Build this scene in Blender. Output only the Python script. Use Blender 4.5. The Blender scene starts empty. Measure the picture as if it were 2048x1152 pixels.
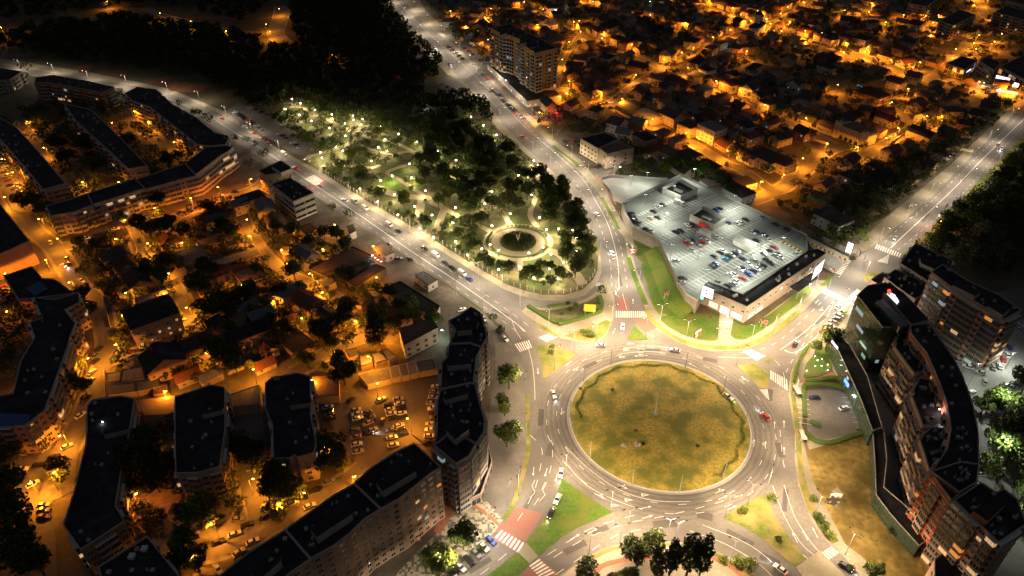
import bpy, bmesh, math, random
import numpy as np
from mathutils import Vector, Matrix
from mathutils.geometry import tessellate_polygon
random.seed(7)
S = bpy.context.scene
COL = S.collection
# ---------------------------------------------------------------- camera
FOC, DEP, H = 1420.0, math.radians(35.5), 200.0
cam = bpy.data.cameras.new('camera'); co = bpy.data.objects.new('camera', cam); COL.objects.link(co)
co.location = (0, 0, H); co.rotation_euler = (math.pi/2-DEP, 0, 0)
cam.sensor_width = 36; cam.lens = 36*FOC/2048; cam.clip_start = 1; cam.clip_end = 5000
S.camera = co
# ---------------------------------------------------------------- world (night) and faint moonlight
W = bpy.data.worlds.new('World'); S.world = W; W.use_nodes = True
nt = W.node_tree; bg = nt.nodes['Background']
tc = nt.nodes.new('ShaderNodeTexCoord'); sx = nt.nodes.new('ShaderNodeSeparateXYZ'); rp = nt.nodes.new('ShaderNodeValToRGB')
nt.links.new(tc.outputs['Generated'], sx.inputs[0]); nt.links.new(sx.outputs['Z'], rp.inputs[0]); nt.links.new(rp.outputs[0], bg.inputs[0])
rp.color_ramp.elements[0].color = (1.0, .66, .42, 1); rp.color_ramp.elements[1].color = (.62, .68, .85, 1); rp.color_ramp.elements[1].position = .45
bg.inputs[1].default_value = 0.075
sun = bpy.data.lights.new('moonlight', 'SUN'); so = bpy.data.objects.new('moonlight', sun); COL.objects.link(so)
sun.energy = 0.012; sun.angle = math.radians(10); sun.color = (.7, .8, 1); so.rotation_euler = (math.radians(35), 0, math.radians(40))
S.view_settings.view_transform = 'Standard'; S.view_settings.look = 'None'; S.view_settings.exposure = 0; S.view_settings.gamma = 1
S.render.engine = 'CYCLES'
S.cycles.use_denoising = True; S.cycles.max_bounces = 4; S.cycles.diffuse_bounces = 2; S.cycles.glossy_bounces = 2
S.cycles.use_light_tree = True; S.cycles.sample_clamp_indirect = 3; S.cycles.caustics_reflective = False; S.cycles.caustics_refractive = False
K_AVE, K_TWIN, K_SOD, K_PARK, K_DECK = 14500, 25500, 18500, 4900, 20000
WARM = (1.0, .70, .42); NEUT = (1.0, .80, .58); SODC = (1.0, .305, .016); PARKC = (1.0, .76, .42); COOL = (.97, 1.0, .80)
# ---------------------------------------------------------------- photograph pixel (2048x1152) -> point on a level plane
cD, sD = math.cos(DEP), math.sin(DEP)
def g(u, v, z=0.0):
    x = (u-1024)/FOC; y = -(v-576)/FOC
    d = (x, y*sD+cD, y*cD-sD)
    t = (z-H)/d[2]
    return Vector((d[0]*t, d[1]*t, z))
def pj(p):
    dx, dy, dz = p[0], p[1], p[2]-H
    zz = dy*cD-dz*sD
    return (1024+FOC*dx/zz, 576-FOC*(dy*sD+dz*cD)/zz)
def ang(a, b, z=0):
    p = g(*a, z); q = g(*b, z); return math.atan2(q.y-p.y, q.x-p.x)
# ---------------------------------------------------------------- materials
MATS = {}
def mat(name, c1, c2=None, scale=1.0, rough=.85, metal=0, spec=.3, detail=6, lo=.35, hi=.65, c3=None, s3=.1, bump=0, obj=False, rnd=0.0, coat=0):
    if name in MATS: return MATS[name]
    m = bpy.data.materials.new(name); m.use_nodes = True; t = m.node_tree; b = t.nodes['Principled BSDF']
    b.inputs['Roughness'].default_value = rough; b.inputs['Metallic'].default_value = metal; b.inputs['Specular IOR Level'].default_value = spec
    if coat: b.inputs['Coat Weight'].default_value = coat; b.inputs['Coat Roughness'].default_value = .08
    co_ = t.nodes.new('ShaderNodeTexCoord')
    src = None
    if c2 is None: c2 = tuple(x*.8 for x in c1)
    n = t.nodes.new('ShaderNodeTexNoise'); n.inputs['Scale'].default_value = scale; n.inputs['Detail'].default_value = detail
    t.links.new(co_.outputs['Object'], n.inputs['Vector'])
    r = t.nodes.new('ShaderNodeValToRGB'); r.color_ramp.elements[0].position = lo; r.color_ramp.elements[1].position = hi
    r.color_ramp.elements[0].color = (*c1, 1); r.color_ramp.elements[1].color = (*c2, 1)
    t.links.new(n.outputs[0], r.inputs[0]); src = r.outputs[0]
    if c3:
        n3 = t.nodes.new('ShaderNodeTexNoise'); n3.inputs['Scale'].default_value = s3; n3.inputs['Detail'].default_value = 4
        t.links.new(co_.outputs['Object'], n3.inputs['Vector'])
        r3 = t.nodes.new('ShaderNodeValToRGB'); r3.color_ramp.elements[0].position = .42; r3.color_ramp.elements[1].position = .6
        t.links.new(n3.outputs[0], r3.inputs[0])
        mx = t.nodes.new('ShaderNodeMix'); mx.data_type = 'RGBA'; t.links.new(r3.outputs[0], mx.inputs[0]); t.links.new(src, mx.inputs[6]); mx.inputs[7].default_value = (*c3, 1)
        src = mx.outputs[2]
    if rnd:
        oi = t.nodes.new('ShaderNodeObjectInfo'); mr = t.nodes.new('ShaderNodeMapRange'); mr.inputs[3].default_value = 1-rnd; mr.inputs[4].default_value = 1+rnd
        t.links.new(oi.outputs['Random'], mr.inputs[0])
        vm = t.nodes.new('ShaderNodeVectorMath'); vm.operation = 'SCALE'; t.links.new(src, vm.inputs[0]); t.links.new(mr.outputs[0], vm.inputs['Scale']); src = vm.outputs[0]
    t.links.new(src, b.inputs['Base Color'])
    if bump:
        bp = t.nodes.new('ShaderNodeBump'); bp.inputs['Strength'].default_value = bump; bp.inputs['Distance'].default_value = .15; t.links.new(n.outputs[0], bp.inputs['Height']); t.links.new(bp.outputs[0], b.inputs['Normal'])
    MATS[name] = m; return m
def emit(name, c, s):
    if name in MATS: return MATS[name]
    m = bpy.data.materials.new(name); m.use_nodes = True; t = m.node_tree; b = t.nodes['Principled BSDF']
    b.inputs['Base Color'].default_value = (*[min(1, x*.6) for x in c], 1); b.inputs['Emission Color'].default_value = (*c, 1); b.inputs['Emission Strength'].default_value = s
    m.cycles.emission_sampling = 'NONE' if s < 6 or True else 'AUTO'
    MATS[name] = m; return m
def banded(name, c1, c2, period, duty, rough=.85, noise=.12):
    # storey bands that are really painted / tiled on the wall, by height
    if name in MATS: return MATS[name]
    m = bpy.data.materials.new(name); m.use_nodes = True; t = m.node_tree; b = t.nodes['Principled BSDF']; b.inputs['Roughness'].default_value = rough; b.inputs['Specular IOR Level'].default_value = .2
    co_ = t.nodes.new('ShaderNodeTexCoord'); s = t.nodes.new('ShaderNodeSeparateXYZ'); t.links.new(co_.outputs['Object'], s.inputs[0])
    d = t.nodes.new('ShaderNodeMath'); d.operation = 'DIVIDE'; d.inputs[1].default_value = period; t.links.new(s.outputs['Z'], d.inputs[0])
    f = t.nodes.new('ShaderNodeMath'); f.operation = 'FRACT'; t.links.new(d.outputs[0], f.inputs[0])
    l = t.nodes.new('ShaderNodeMath'); l.operation = 'LESS_THAN'; l.inputs[1].default_value = duty; t.links.new(f.outputs[0], l.inputs[0])
    mx = t.nodes.new('ShaderNodeMix'); mx.data_type = 'RGBA'; mx.inputs[6].default_value = (*c1, 1); mx.inputs[7].default_value = (*c2, 1); t.links.new(l.outputs[0], mx.inputs[0])
    n = t.nodes.new('ShaderNodeTexNoise'); n.inputs['Scale'].default_value = .6; n.inputs['Detail'].default_value = 8; t.links.new(co_.outputs['Object'], n.inputs['Vector'])
    mr = t.nodes.new('ShaderNodeMapRange'); mr.inputs[3].default_value = 1-noise*2; mr.inputs[4].default_value = 1+noise*2; t.links.new(n.outputs[0], mr.inputs[0])
    vm = t.nodes.new('ShaderNodeVectorMath'); vm.operation = 'SCALE'; t.links.new(mx.outputs[2], vm.inputs[0]); t.links.new(mr.outputs[0], vm.inputs['Scale']); t.links.new(vm.outputs[0], b.inputs['Base Color'])
    MATS[name] = m; return m
M = dict(
 dirt=mat('dirt', (.075,.055,.032), (.11,.085,.05), .35, c3=(.05,.055,.022), s3=.05),
 yard=mat('yard', (.10,.085,.065), (.15,.125,.095), .5, c3=(.075,.065,.045), s3=.08),
 asph=mat('asphalt', (.125,.116,.104), (.168,.155,.14), .9, rough=.75, detail=10, c3=(.095,.09,.085), s3=.045, spec=.4),
 asph2=mat('asphalt_old', (.13,.12,.11), (.17,.155,.14), .6, rough=.8, detail=10, c3=(.10,.095,.085), s3=.06),
 pave=mat('paving', (.22,.195,.15), (.29,.26,.20), 1.2, detail=8, c3=(.19,.175,.12), s3=.1),
 plaza=mat('plaza_stone', (.32,.27,.21), (.40,.34,.27), 1.0, detail=8, c3=(.27,.23,.17), s3=.12),
 ringm=None, slabw=mat('slab_plaster', (.40,.27,.18), (.32,.21,.14), .35, detail=9), patch=mat('asphalt_patch', (.065,.062,.06), (.085,.08,.075), 1.5, detail=8), storew=mat('store_wall_panel', (.26,.22,.18), (.21,.18,.15), .3, detail=6), deckwall=mat('deck_wall_concrete', (.17,.155,.135), (.13,.12,.105), .4, detail=9), conc=mat('concrete', (.24,.24,.23), (.31,.31,.295), .8, detail=9, c3=(.20,.20,.195), s3=.07),
 deck=mat('deck_concrete', (.20,.205,.20), (.27,.275,.265), .7, detail=9, c3=(.155,.16,.15), s3=.06, rough=.7),
 kerb=mat('kerb_stone', (.36,.34,.30), (.46,.43,.38), 2),
 grass=mat('lawn', (.035,.085,.006), (.075,.14,.012), .9, lo=.3, hi=.7, detail=14, c3=(.10,.12,.02), s3=.09, bump=.6),
 grass2=mat('verge', (.07,.11,.014), (.13,.14,.03), 1.3, detail=12, c3=(.22,.18,.06), s3=.13, bump=.6),
 dry=mat('dry_grass', (.33,.235,.065), (.16,.12,.03), .5, lo=.38, hi=.66, detail=14, c3=(.12,.085,.02), s3=.07, bump=.8),
 isle=mat('island_grass', (.40,.29,.06), (.22,.195,.03), 1.1, lo=.36, hi=.62, detail=15, c3=(.135,.14,.022), s3=.13, bump=.8),
 parkg=mat('park_ground', (.14,.125,.07), (.06,.075,.025), .25, lo=.4, hi=.62, detail=10, c3=(.045,.065,.015), s3=.05),
 path=mat('park_path', (.25,.22,.15), (.33,.29,.20), 1.2, detail=8),
 clay=mat('clay_court', (.13,.05,.022), (.17,.07,.03), .4),
 red=mat('red_asphalt', (.25,.10,.08), (.19,.11,.09), .5, detail=12, lo=.3, hi=.7),
 brickpath=mat('brick_path', (.25,.10,.06), (.32,.14,.08), 1.5),
 paint=mat('road_paint', (.66,.64,.60), (.42,.40,.37), 1.3, lo=.45, hi=.8, detail=12, rough=.6),
 ypaint=mat('yellow_paint', (.70,.48,.06), (.55,.38,.05), 2),
 tar=mat('roof_tar', (.016,.016,.018), (.04,.04,.043), .22, detail=12, lo=.42, hi=.6, c3=(.012,.012,.014), s3=.12), ochre=mat('ochre_plaster', (.62,.36,.10), (.52,.30,.085), .4, detail=8), ring=None,
 steel=mat('galvanised_steel', (.42,.42,.40), (.33,.33,.31), 3, rough=.45, metal=.4),
 dark=mat('dark_metal', (.03,.03,.032), None, 3, rough=.5, metal=.3),
 white=mat('white_plaster', (.60,.59,.56), (.50,.49,.46), .5, detail=9),
 cream=mat('cream_plaster', (.50,.42,.28), (.42,.35,.23), .5, detail=9),
 beige=mat('beige_plaster', (.42,.34,.25), (.34,.27,.20), .5, detail=9),
 greyp=mat('grey_plaster', (.36,.34,.32), (.29,.27,.25), .5, detail=9),
 brownp=mat('brown_plaster', (.30,.19,.11), (.24,.15,.09), .5, detail=9),
 orangep=mat('orange_plaster', (.50,.22,.07), (.40,.17,.055), .5, detail=9),
 redbrick=mat('red_brick', (.36,.085,.03), (.28,.065,.025), .6, detail=10),
 salmon=mat('salmon_plaster', (.52,.33,.22), (.44,.27,.18), .5, detail=9),
 glass=mat('dark_glass', (.02,.024,.028), (.035,.04,.045), 1, rough=.12, spec=.7),
 gglass=mat('green_glass', (.020,.045,.034), (.05,.075,.05), .35, rough=.12, spec=.8),
 frame=mat('window_frame', (.55,.54,.52), None, 3, rough=.5),
 bframe=mat('bronze_frame', (.10,.09,.05), None, 3, rough=.4, metal=.5),
 concw=mat('facade_concrete', (.36,.32,.27), (.28,.25,.21), .45, detail=9),
 tile=mat('roof_tile', (.16,.055,.03), (.11,.04,.025), 1.2, detail=8, rnd=.35),
 tiled=mat('roof_tile_dark', (.06,.045,.04), (.04,.032,.03), 1.2, detail=8, rnd=.35),
 rsheet=mat('roof_sheet_brown', (.16,.10,.065), (.11,.075,.05), .8, detail=8, rnd=.3),
 gsheet=mat('roof_sheet_grey', (.16,.16,.16), (.11,.11,.11), .8, detail=8, rnd=.3),
 bark=mat('bark', (.07,.05,.035), (.04,.03,.02), 4),
 leaf=mat('foliage', (.045,.075,.014), (.09,.12,.025), .8, lo=.35, hi=.68, detail=3, rnd=.35, spec=.25, rough=.7),
 leafd=mat('foliage_dark', (.034,.048,.014), (.062,.078,.022), .8, lo=.35, hi=.68, detail=3, rnd=.3, spec=.2),
 leafy=mat('foliage_light', (.09,.13,.015), (.14,.16,.025), .8, lo=.35, hi=.68, detail=3, rnd=.25),
 hedge=mat('hedge_leaves', (.04,.085,.012), (.075,.12,.02), 2.5, detail=10, bump=.8),
 rubber=mat('tyre', (.018,.018,.018), None, 3),
 lamph=emit('lamp_lens_white', (1,.88,.68), 30), lampp=emit('lamp_globe', (1,.84,.55), 22), lamps=emit('lamp_lens_sodium', (1,.42,.05), 40),
 lampc=emit('lamp_lens_cool', (.85,1,.95), 25),
 litw=emit('lit_window_warm', (1,.62,.28), .6), lito=emit('lit_window_orange', (1,.36,.08), .65), litc=emit('lit_window_cool', (.62,.85,.95), .32), litg=emit('lit_window_green', (.45,.75,.62), .45),
 shopl=emit('shop_light', (1,.80,.55), .9), signw=emit('sign_white', (.92,.88,1), 1.5), signb=emit('sign_blue', (.06,.14,1), 5), signr=emit('sign_red', (1,.05,.02), 3), mag=emit('sign_magenta', (.62,.01,.12), .6), redl=emit('sign_bright_red', (.75,.03,.02), .35),
 mauve=emit('sign_mauve', (.8,.7,1), 3), signc=emit('sign_cyan', (.2,.95,.75), 2),
 head=emit('headlight', (.9,.92,1), 8), tail=emit('taillight', (1,.02,.01), 4), pool=emit('pool_light', (.02,.45,.6), 1.0),
 orangeb=mat('billboard_orange', (.75,.33,.02), (.65,.27,.02), 2), board=mat('billboard_print', (.03,.03,.035), (.30,.14,.09), .9, lo=.45, hi=.55, detail=2), boardr=mat('billboard_red', (.55,.05,.04), (.62,.55,.5), .5, lo=.48, hi=.52),
 tarpb=mat('blue_sheet', (.05,.10,.22), (.04,.08,.18), 1), skyblue=mat('blue_panel', (.05,.25,.45), None, 1),
)
# ---------------------------------------------------------------- object helpers
def ob(name, me, m=None, parent=None):
    o = bpy.data.objects.new(name, me); COL.objects.link(o)
    if m is not None:
        for x in (m if isinstance(m, (list, tuple)) else [m]): me.materials.append(M[x] if isinstance(x, str) else x)
    if parent is not None: o.parent = parent
    return o
def mesh(name, v, f, mi=None, smooth=False):
    me = bpy.data.meshes.new(name); me.from_pydata([tuple(x) for x in v], [], f); 
    if mi: me.polygons.foreach_set('material_index', mi)
    if smooth: me.polygons.foreach_set('use_smooth', [True]*len(me.polygons))
    me.update(); return me
def root(name, loc, rz=0, label=None, cat=None, group=None):
    o = bpy.data.objects.new(name, None); COL.objects.link(o); o.location = loc; o.rotation_euler = (0, 0, rz); o.empty_display_size = .3
    tag(o, label, cat, group); return o
def tag(o, label=None, cat=None, group=None, kind=None):
    if label: o['label'] = label
    if cat: o['category'] = cat
    if group: o['group'] = group
    if kind: o['kind'] = kind
    return o
class MB:
    def __init__(s): s.v = []; s.f = []; s.m = []
    def add(s, v, f, mi=0):
        n = len(s.v); s.v += [tuple(x) for x in v]; s.f += [tuple(i+n for i in q) for q in f]; s.m += [mi]*len(f)
    def box(s, x0, y0, z0, x1, y1, z1, mi=0, T=None):
        v = [Vector((x, y, z)) for z in (z0, z1) for y in (y0, y1) for x in (x0, x1)]
        if T: v = [T @ p for p in v]
        s.add(v, [(0,2,3,1), (4,5,7,6), (0,1,5,4), (2,6,7,3), (0,4,6,2), (1,3,7,5)], mi)
    def cyl(s, p, q, r0, r1=None, n=8, mi=0, cap=True):
        r1 = r0 if r1 is None else r1; p = Vector(p); q = Vector(q); d = (q-p).normalized()
        a = d.orthogonal().normalized(); b = d.cross(a); v = []
        for c, r in ((p, r0), (q, r1)):
            for i in range(n):
                t = 2*math.pi*i/n; v.append(c+a*math.cos(t)*r+b*math.sin(t)*r)
        f = [(i, (i+1) % n, n+(i+1) % n, n+i) for i in range(n)]
        if cap: f += [tuple(range(n-1, -1, -1)), tuple(range(n, 2*n))]
        s.add(v, f, mi)
    def prism(s, pts, z0, z1, top=0, side=0, bottom=False):
        pts = [Vector((p[0], p[1], 0)) for p in pts]
        if area(pts) < 0: pts = pts[::-1]
        n = len(pts); b = [Vector((p.x, p.y, z0)) for p in pts]; t = [Vector((p.x, p.y, z1)) for p in pts]
        s.add(b+t, [(i, (i+1) % n, n+(i+1) % n, n+i) for i in range(n)], side)
        tri = tessellate_polygon([pts]); 
        s.add(t, [orient(pts, x) for x in tri], top)
        if bottom: s.add(b, [orient(pts, x)[::-1] for x in tri], side)
    def build(s, name, m, parent=None, smooth=False):
        return ob(name, mesh(name, s.v, s.f, s.m, smooth), m, parent)
def area(p): return sum(p[i][0]*p[(i+1) % len(p)][1]-p[(i+1) % len(p)][0]*p[i][1] for i in range(len(p)))/2
def orient(p, t):
    a, b, c = (p[i] for i in t)
    return tuple(t) if (b[0]-a[0])*(c[1]-a[1])-(b[1]-a[1])*(c[0]-a[0]) > 0 else tuple(t)[::-1]
def px(pts, z=0): return [g(u, v, z) for u, v in pts]
def smooth_line(P, n=6, closed=False):
    P = [Vector(p) for p in P]; out = []; L = len(P)
    rng = range(L if closed else L-1)
    for i in rng:
        p0 = P[(i-1) % L] if (closed or i > 0) else P[0]; p1 = P[i]; p2 = P[(i+1) % L]; p3 = P[(i+2) % L] if (closed or i+2 < L) else P[-1]
        for k in range(n):
            t = k/n; out.append(.5*((2*p1)+(-p0+p2)*t+(2*p0-5*p1+4*p2-p3)*t*t+(-p0+3*p1-3*p2+p3)*t**3))
    if not closed: out.append(P[-1])
    return out
ZC = [0.02]
def sheet(name, pts, m, z=None, kind='structure', sm=0, world=False, label=None, cat=None):
    if z is None: ZC[0] += .004; z = ZC[0]
    P = pts if world else px(pts)
    if sm: P = smooth_line(P, sm, True)
    P = [Vector((p[0], p[1], 0)) for p in P]
    tri = [orient(P, t) for t in tessellate_polygon([P])]
    o = ob(name, mesh(name, [(p.x, p.y, z) for p in P], tri), m); tag(o, label, cat, kind=kind); return o
def slab(name, pts, m, h=.13, kind='structure', sm=0, world=False, kerbw=0, z0=0.0):
    P = pts if world else px(pts)
    if sm: P = smooth_line(P, sm, True)
    b = MB(); b.prism(P, z0, h, 0, 1)
    o = b.build(name, [m, 'kerb']); tag(o, kind=kind); return o
def ribbon_pts(P, w):
    L = []; R = []
    for i, p in enumerate(P):
        a = P[max(0, i-1)]; b = P[min(len(P)-1, i+1)]; d = Vector((b[0]-a[0], b[1]-a[1])).normalized(); n = Vector((-d.y, d.x))*(w/2)
        L.append((p[0]+n.x, p[1]+n.y)); R.append((p[0]-n.x, p[1]-n.y))
    return L, R
def ribbon(name, pts, w, m, z=None, kind='structure', world=False, n=6, b=None):
    P = smooth_line(pts if world else px(pts), n)
    if z is None: ZC[0] += .004; z = ZC[0]
    L, R = ribbon_pts(P, w); k = len(P)
    v = [(*p, z) for p in L]+[(*p, z) for p in R]; f = [(k+i, k+i+1, i+1, i) for i in range(k-1)]
    if b is not None: b.add(v, f); return
    o = ob(name, mesh(name, v, f), m); tag(o, kind=kind); return o
def wall(name, pts, h, t, m, label, cat='wall', z0=0, world=False, sm=0, posts=0):
    P = pts if world else px(pts, z0)
    if sm: P = smooth_line(P, sm)
    b = MB(); pb = []
    for i in range(len(P)-1):
        a, c = P[i], P[i+1]; d = Vector((c[0]-a[0], c[1]-a[1])); L = d.length
        if L < .01: continue
        T = Matrix.Translation((a[0], a[1], 0)) @ Matrix.Rotation(math.atan2(d.y, d.x), 4, 'Z')
        b.box(-t*.49, -t/2, z0, L+t*.49, t/2, z0+h-.003*(i % 2), 0, T)
    o = b.build(name, m); tag(o, label, cat); return o
def poly_in(p, P):
    c = False; n = len(P); j = n-1
    for i in range(n):
        if (P[i][1] > p[1]) != (P[j][1] > p[1]) and p[0] < (P[j][0]-P[i][0])*(p[1]-P[i][1])/(P[j][1]-P[i][1])+P[i][0]: c = not c
        j = i
    return c
REG = []   # (object, look, px) : labelled at the end from what stands near
def reg(o, look, cat, u=None, v=None, group=None, z=0):
    if u is None: u, v = pj(o.location)
    REG.append((o, look, u, v)); o['category'] = cat
    if group: o['group'] = group
    return o
# ================================================================ GROUND
sheet('ground', [(-1600,-400),(1600,-400)][:0] or [], 'dirt') if 0 else None
o = ob('terrain', mesh('terrain', [(-2500,-300,0),(2500,-300,0),(2500,4000,0),(-2500,4000,0)], [(0,1,2,3)]), 'dirt'); tag(o, kind='structure')
sheet('yard_ground', [(-200,235),(60,255),(230,300),(420,330),(640,470),(880,600),(900,700),(890,900),(640,1110),(330,1300),(-500,1300)], 'yard', .008)
sheet('yard_ground', [(60,255),(200,210),(420,245),(480,290),(600,375),(760,480),(900,575),(985,640),(1000,690),(985,780),(975,860),(985,930),(930,1000),(700,1300),(330,1300)], 'yard', .014)
sheet('yard_ground', [(1655,640),(1720,600),(1790,560),(1850,560),(2060,640),(2100,760),(1960,1160),(1960,1240),(1880,1240),(1830,1080),(1750,1020),(1735,860),(1665,740)], 'conc', .010)
sheet('yard_ground', [(800,-20),(1000,200),(1160,330),(1370,345),(1690,520),(1960,270),(2200,150),(2200,-100),(900,-100)], 'yard', .008)
sheet('car_park', [(1830,620),(2060,640),(2120,760),(2100,900),(2000,900),(1960,1160),(2200,1200),(2300,600),(2100,560)], 'asph2', .012)
# --- main carriageways: one sheet
J = [(-30,124),(42,133),(174,157),(278,173),(333,186),(385,203),(430,222),(475,250),(560,305),(640,352),(727,412),(834,472),(962,552),(1010,580),(1043,592),(1080,600),(1130,601),(1170,590),(1193,568),(1203,545),
 (1201,515),(1197,490),(1184,465),(1174,438),(1163,413),(1139,375),(1107,344),(1055,299),(1006,250),(982,215),(944,180),(902,139),(854,90),(819,59),(779,0),(752,-40),
 (778,-40),(808,0),(833,31),(878,69),(923,115),(968,149),(1010,194),(1055,240),(1097,285),(1149,333),(1176,361),(1199,388),(1214,428),(1236,460),(1249,475),(1256,513),(1264,538),(1276,581),(1289,613),(1306,648),(1321,663),(1349,681),(1386,696),(1424,703),(1474,702),(1499,696),(1536,681),
 (1611,618),(1636,591),(1653,576),(1671,545),(1701,522),(1716,514),(1736,500),(1756,485),(1781,463),(1823,428),(1861,395),(1911,345),(1948,308),(1968,288),(2048,208),(2110,150),
 (2190,150),(2048,268),(2028,288),(1986,333),(1948,370),(1911,408),(1861,460),(1831,485),(1801,515),(1790,560),(1760,580),(1722,600),(1700,618),(1696,626),(1641,664),(1618,691),(1593,721),(1581,746),(1577,784),(1583,826),(1590,864),(1590,927),(1596,969),(1618,1029),(1643,1074),(1666,1094),(1686,1112),(1721,1152),(1790,1235),
 (1600,1235),(1517,1152),(1474,1122),(1424,1099),(1374,1085),(1324,1083),(1249,1087),(1214,1094),(1179,1112),(1149,1129),(1119,1152),(1030,1235),(800,1235),
 (895,1152),(912,1138),(989,1064),(1010,1044),(1037,995),(1051,945),(1053,908),(1052,850),(1051,800),(1050,751),(1043,711),(1024,686),(1005,655),(960,615),(900,572),(819,518),(762,478),(700,440),(640,398),(600,372),(530,322),(450,270),(410,242),(370,222),(325,207),(270,192),(174,175),(42,148),(-30,140)]
sheet('main_road', J, 'asph', .03)
# --- surroundings of the roads: pavements and verges
slab('pavement', [(-30,112),(180,145),(340,178),(470,232),(480,246),(560,300),(640,343),(735,403),(840,463),(968,543),(1015,570),(1050,582),(1085,590),(1130,590),(1165,580),(1186,560),(1195,540),(1196,515),(1190,490),(1172,450),(1150,410),(1125,375),(1092,341),(1040,299),(990,252),(965,215),(925,180),(885,140),(840,92),(800,50),(770,10),(779,0),(819,59),(854,90),(902,139),(944,180),(982,215),(1006,250),(1055,299),(1107,344),(1139,375),(1163,413),(1174,438),(1184,465),(1197,490),(1201,515),(1203,545),(1193,568),(1170,590),(1130,601),(1080,600),(1043,592),(1010,580),(962,552),(834,472),(727,412),(640,352),(560,305),(475,250),(430,222),(385,203),(333,186),(278,173),(174,157),(-30,124)], 'pave')
slab('pavement', [(808,0),(833,31),(878,69),(923,115),(968,149),(1010,194),(1055,240),(1097,285),(1149,333),(1176,361),(1199,388),(1214,428),(1236,460),(1249,475),(1256,513),(1264,538),(1276,581),(1289,613),(1306,648),(1321,663),(1349,681),(1386,696),(1424,703),(1474,702),(1499,696),(1536,681),(1611,618),(1636,591),(1653,576),(1655,562),(1630,560),(1560,610),(1520,640),(1495,660),(1440,668),(1395,660),(1350,640),(1310,600),(1290,540),(1278,500),(1262,470),(1243,440),(1226,410),(1212,380),(1196,356),(1180,342),(1160,318),(1112,282),(1080,250),(1050,216),(1000,160),(940,110),(895,62),(850,20),(835,-10),(800,-20)], 'pave')
slab('verge', [(1712,506),(1736,500),(1756,485),(1781,463),(1823,428),(1861,395),(1911,345),(1948,308),(1968,288),(2048,208),(2060,190),(2040,200),(1950,283),(1900,330),(1840,380),(1790,420),(1750,455),(1715,485),(1690,505)], 'pave')
slab('verge', [(2048,268),(2028,288),(1986,333),(1948,370),(1911,408),(1861,460),(1831,485),(1801,515),(1812,520),(1850,482),(1885,450),(1935,400),(1975,362),(2070,272)], 'grass2')
slab('pavement', [(1696,626),(1641,664),(1618,691),(1593,721),(1581,746),(1577,784),(1583,826),(1590,864),(1590,927),(1596,969),(1618,1029),(1643,1074),(1666,1094),(1686,1112),(1721,1152),(1790,1235),(1850,1235),(1760,1152),(1722,1112),(1690,1088),(1660,1030),(1625,960),(1606,880),(1604,820),(1606,770),(1616,735),(1638,705),(1668,680),(1700,650)], 'pave')
sheet('service_road', [(962,624),(1002,660),(1024,686),(1043,711),(1050,751),(1052,850),(1053,908),(1037,995),(1010,1044),(989,1066),(960,1050),(945,1000),(985,930),(975,860),(985,780),(992,720),(990,690),(975,645)], 'asph2', .038)
for pts, m in (
  ([(1054,613),(1089,617),(1129,611),(1174,597),(1199,580),(1212,562),(1221,576),(1229,596),(1231,626),(1221,651),(1214,668),(1196,685),(1164,685),(1121,677),(1091,656),(1061,638),(1043,624)], 'pave'),
  ([(1071,693),(1090,687),(1144,705),(1151,711),(1120,735),(1090,757),(1086,756),(1084,731)], 'grass2'),
  ([(1268,651),(1298,680),(1254,680)], 'grass'),
  ([(1474,731),(1507,727),(1537,745),(1537,776),(1519,776),(1500,757)], 'grass2'),
  ([(1525,718),(1541,716),(1538,730)], 'grass2'),
  ([(1124,958),(1155,978),(1190,1003),(1226,1025),(1188,1043),(1152,1058),(1126,1074),(1077,1113),(1052,1084),(1080,1050),(1105,1010)], 'grass'),
  ([(1034,1105),(1060,1130),(1020,1165),(945,1235),(880,1235),(975,1152)], 'grass'),
  ([(1445,1036),(1471,1018),(1525,989),(1537,997),(1548,1027),(1563,1054),(1588,1088),(1612,1118),(1589,1133),(1532,1084),(1491,1056)], 'grass2'),
  ([(1612,1120),(1640,1101),(1722,1185),(1700,1235),(1660,1235),(1592,1135)], 'pave'),
  ([(1053,1086),(1076,1113),(1060,1128),(1036,1104)], 'pave'),
  ([(1725,553),(1735,545),(1755,545),(1765,553),(1752,566),(1733,566)], 'grass2')):
    slab('traffic_island', pts, m, .15)
# round central island, slightly domed
RC = g(1319, 845)+Vector((0, 1.5, 0)); RR = 34.5
def disc(name, c, r, m, z, n=96, r_in=0, kind='structure'):
    if r_in:
        v = [(c[0]+q*math.cos(2*math.pi*i/n), c[1]+q*math.sin(2*math.pi*i/n), z) for q in (r_in, r) for i in range(n)]
        f = [(i, n+i, n+(i+1) % n, (i+1) % n) for i in range(n)]
    else:
        v = [(c[0]+r*math.cos(2*math.pi*i/n), c[1]+r*math.sin(2*math.pi*i/n), z) for i in range(n)]; f = [tuple(range(n))]
    o = ob(name, mesh(name, v, f), m); tag(o, kind=kind); return o
v = []; f = []; n = 96; rings = [(RR-.5, .16), (RR-2, .3), (RR*.8, .9), (RR*.6, 1.5), (RR*.4, 2.0), (RR*.2, 2.25), (0.6, 2.3)]
for r, z in rings:
    for i in range(n): v.append((RC.x+r*math.cos(2*math.pi*i/n), RC.y+r*math.sin(2*math.pi*i/n), z))
for k in range(len(rings)-1):
    for i in range(n): f.append((k*n+i, k*n+(i+1) % n, (k+1)*n+(i+1) % n, (k+1)*n+i))
f.append(tuple(range((len(rings)-1)*n, len(rings)*n)))
o = ob('central_island', mesh('central_island', v, f, smooth=True), 'isle'); tag(o, kind='structure')
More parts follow.
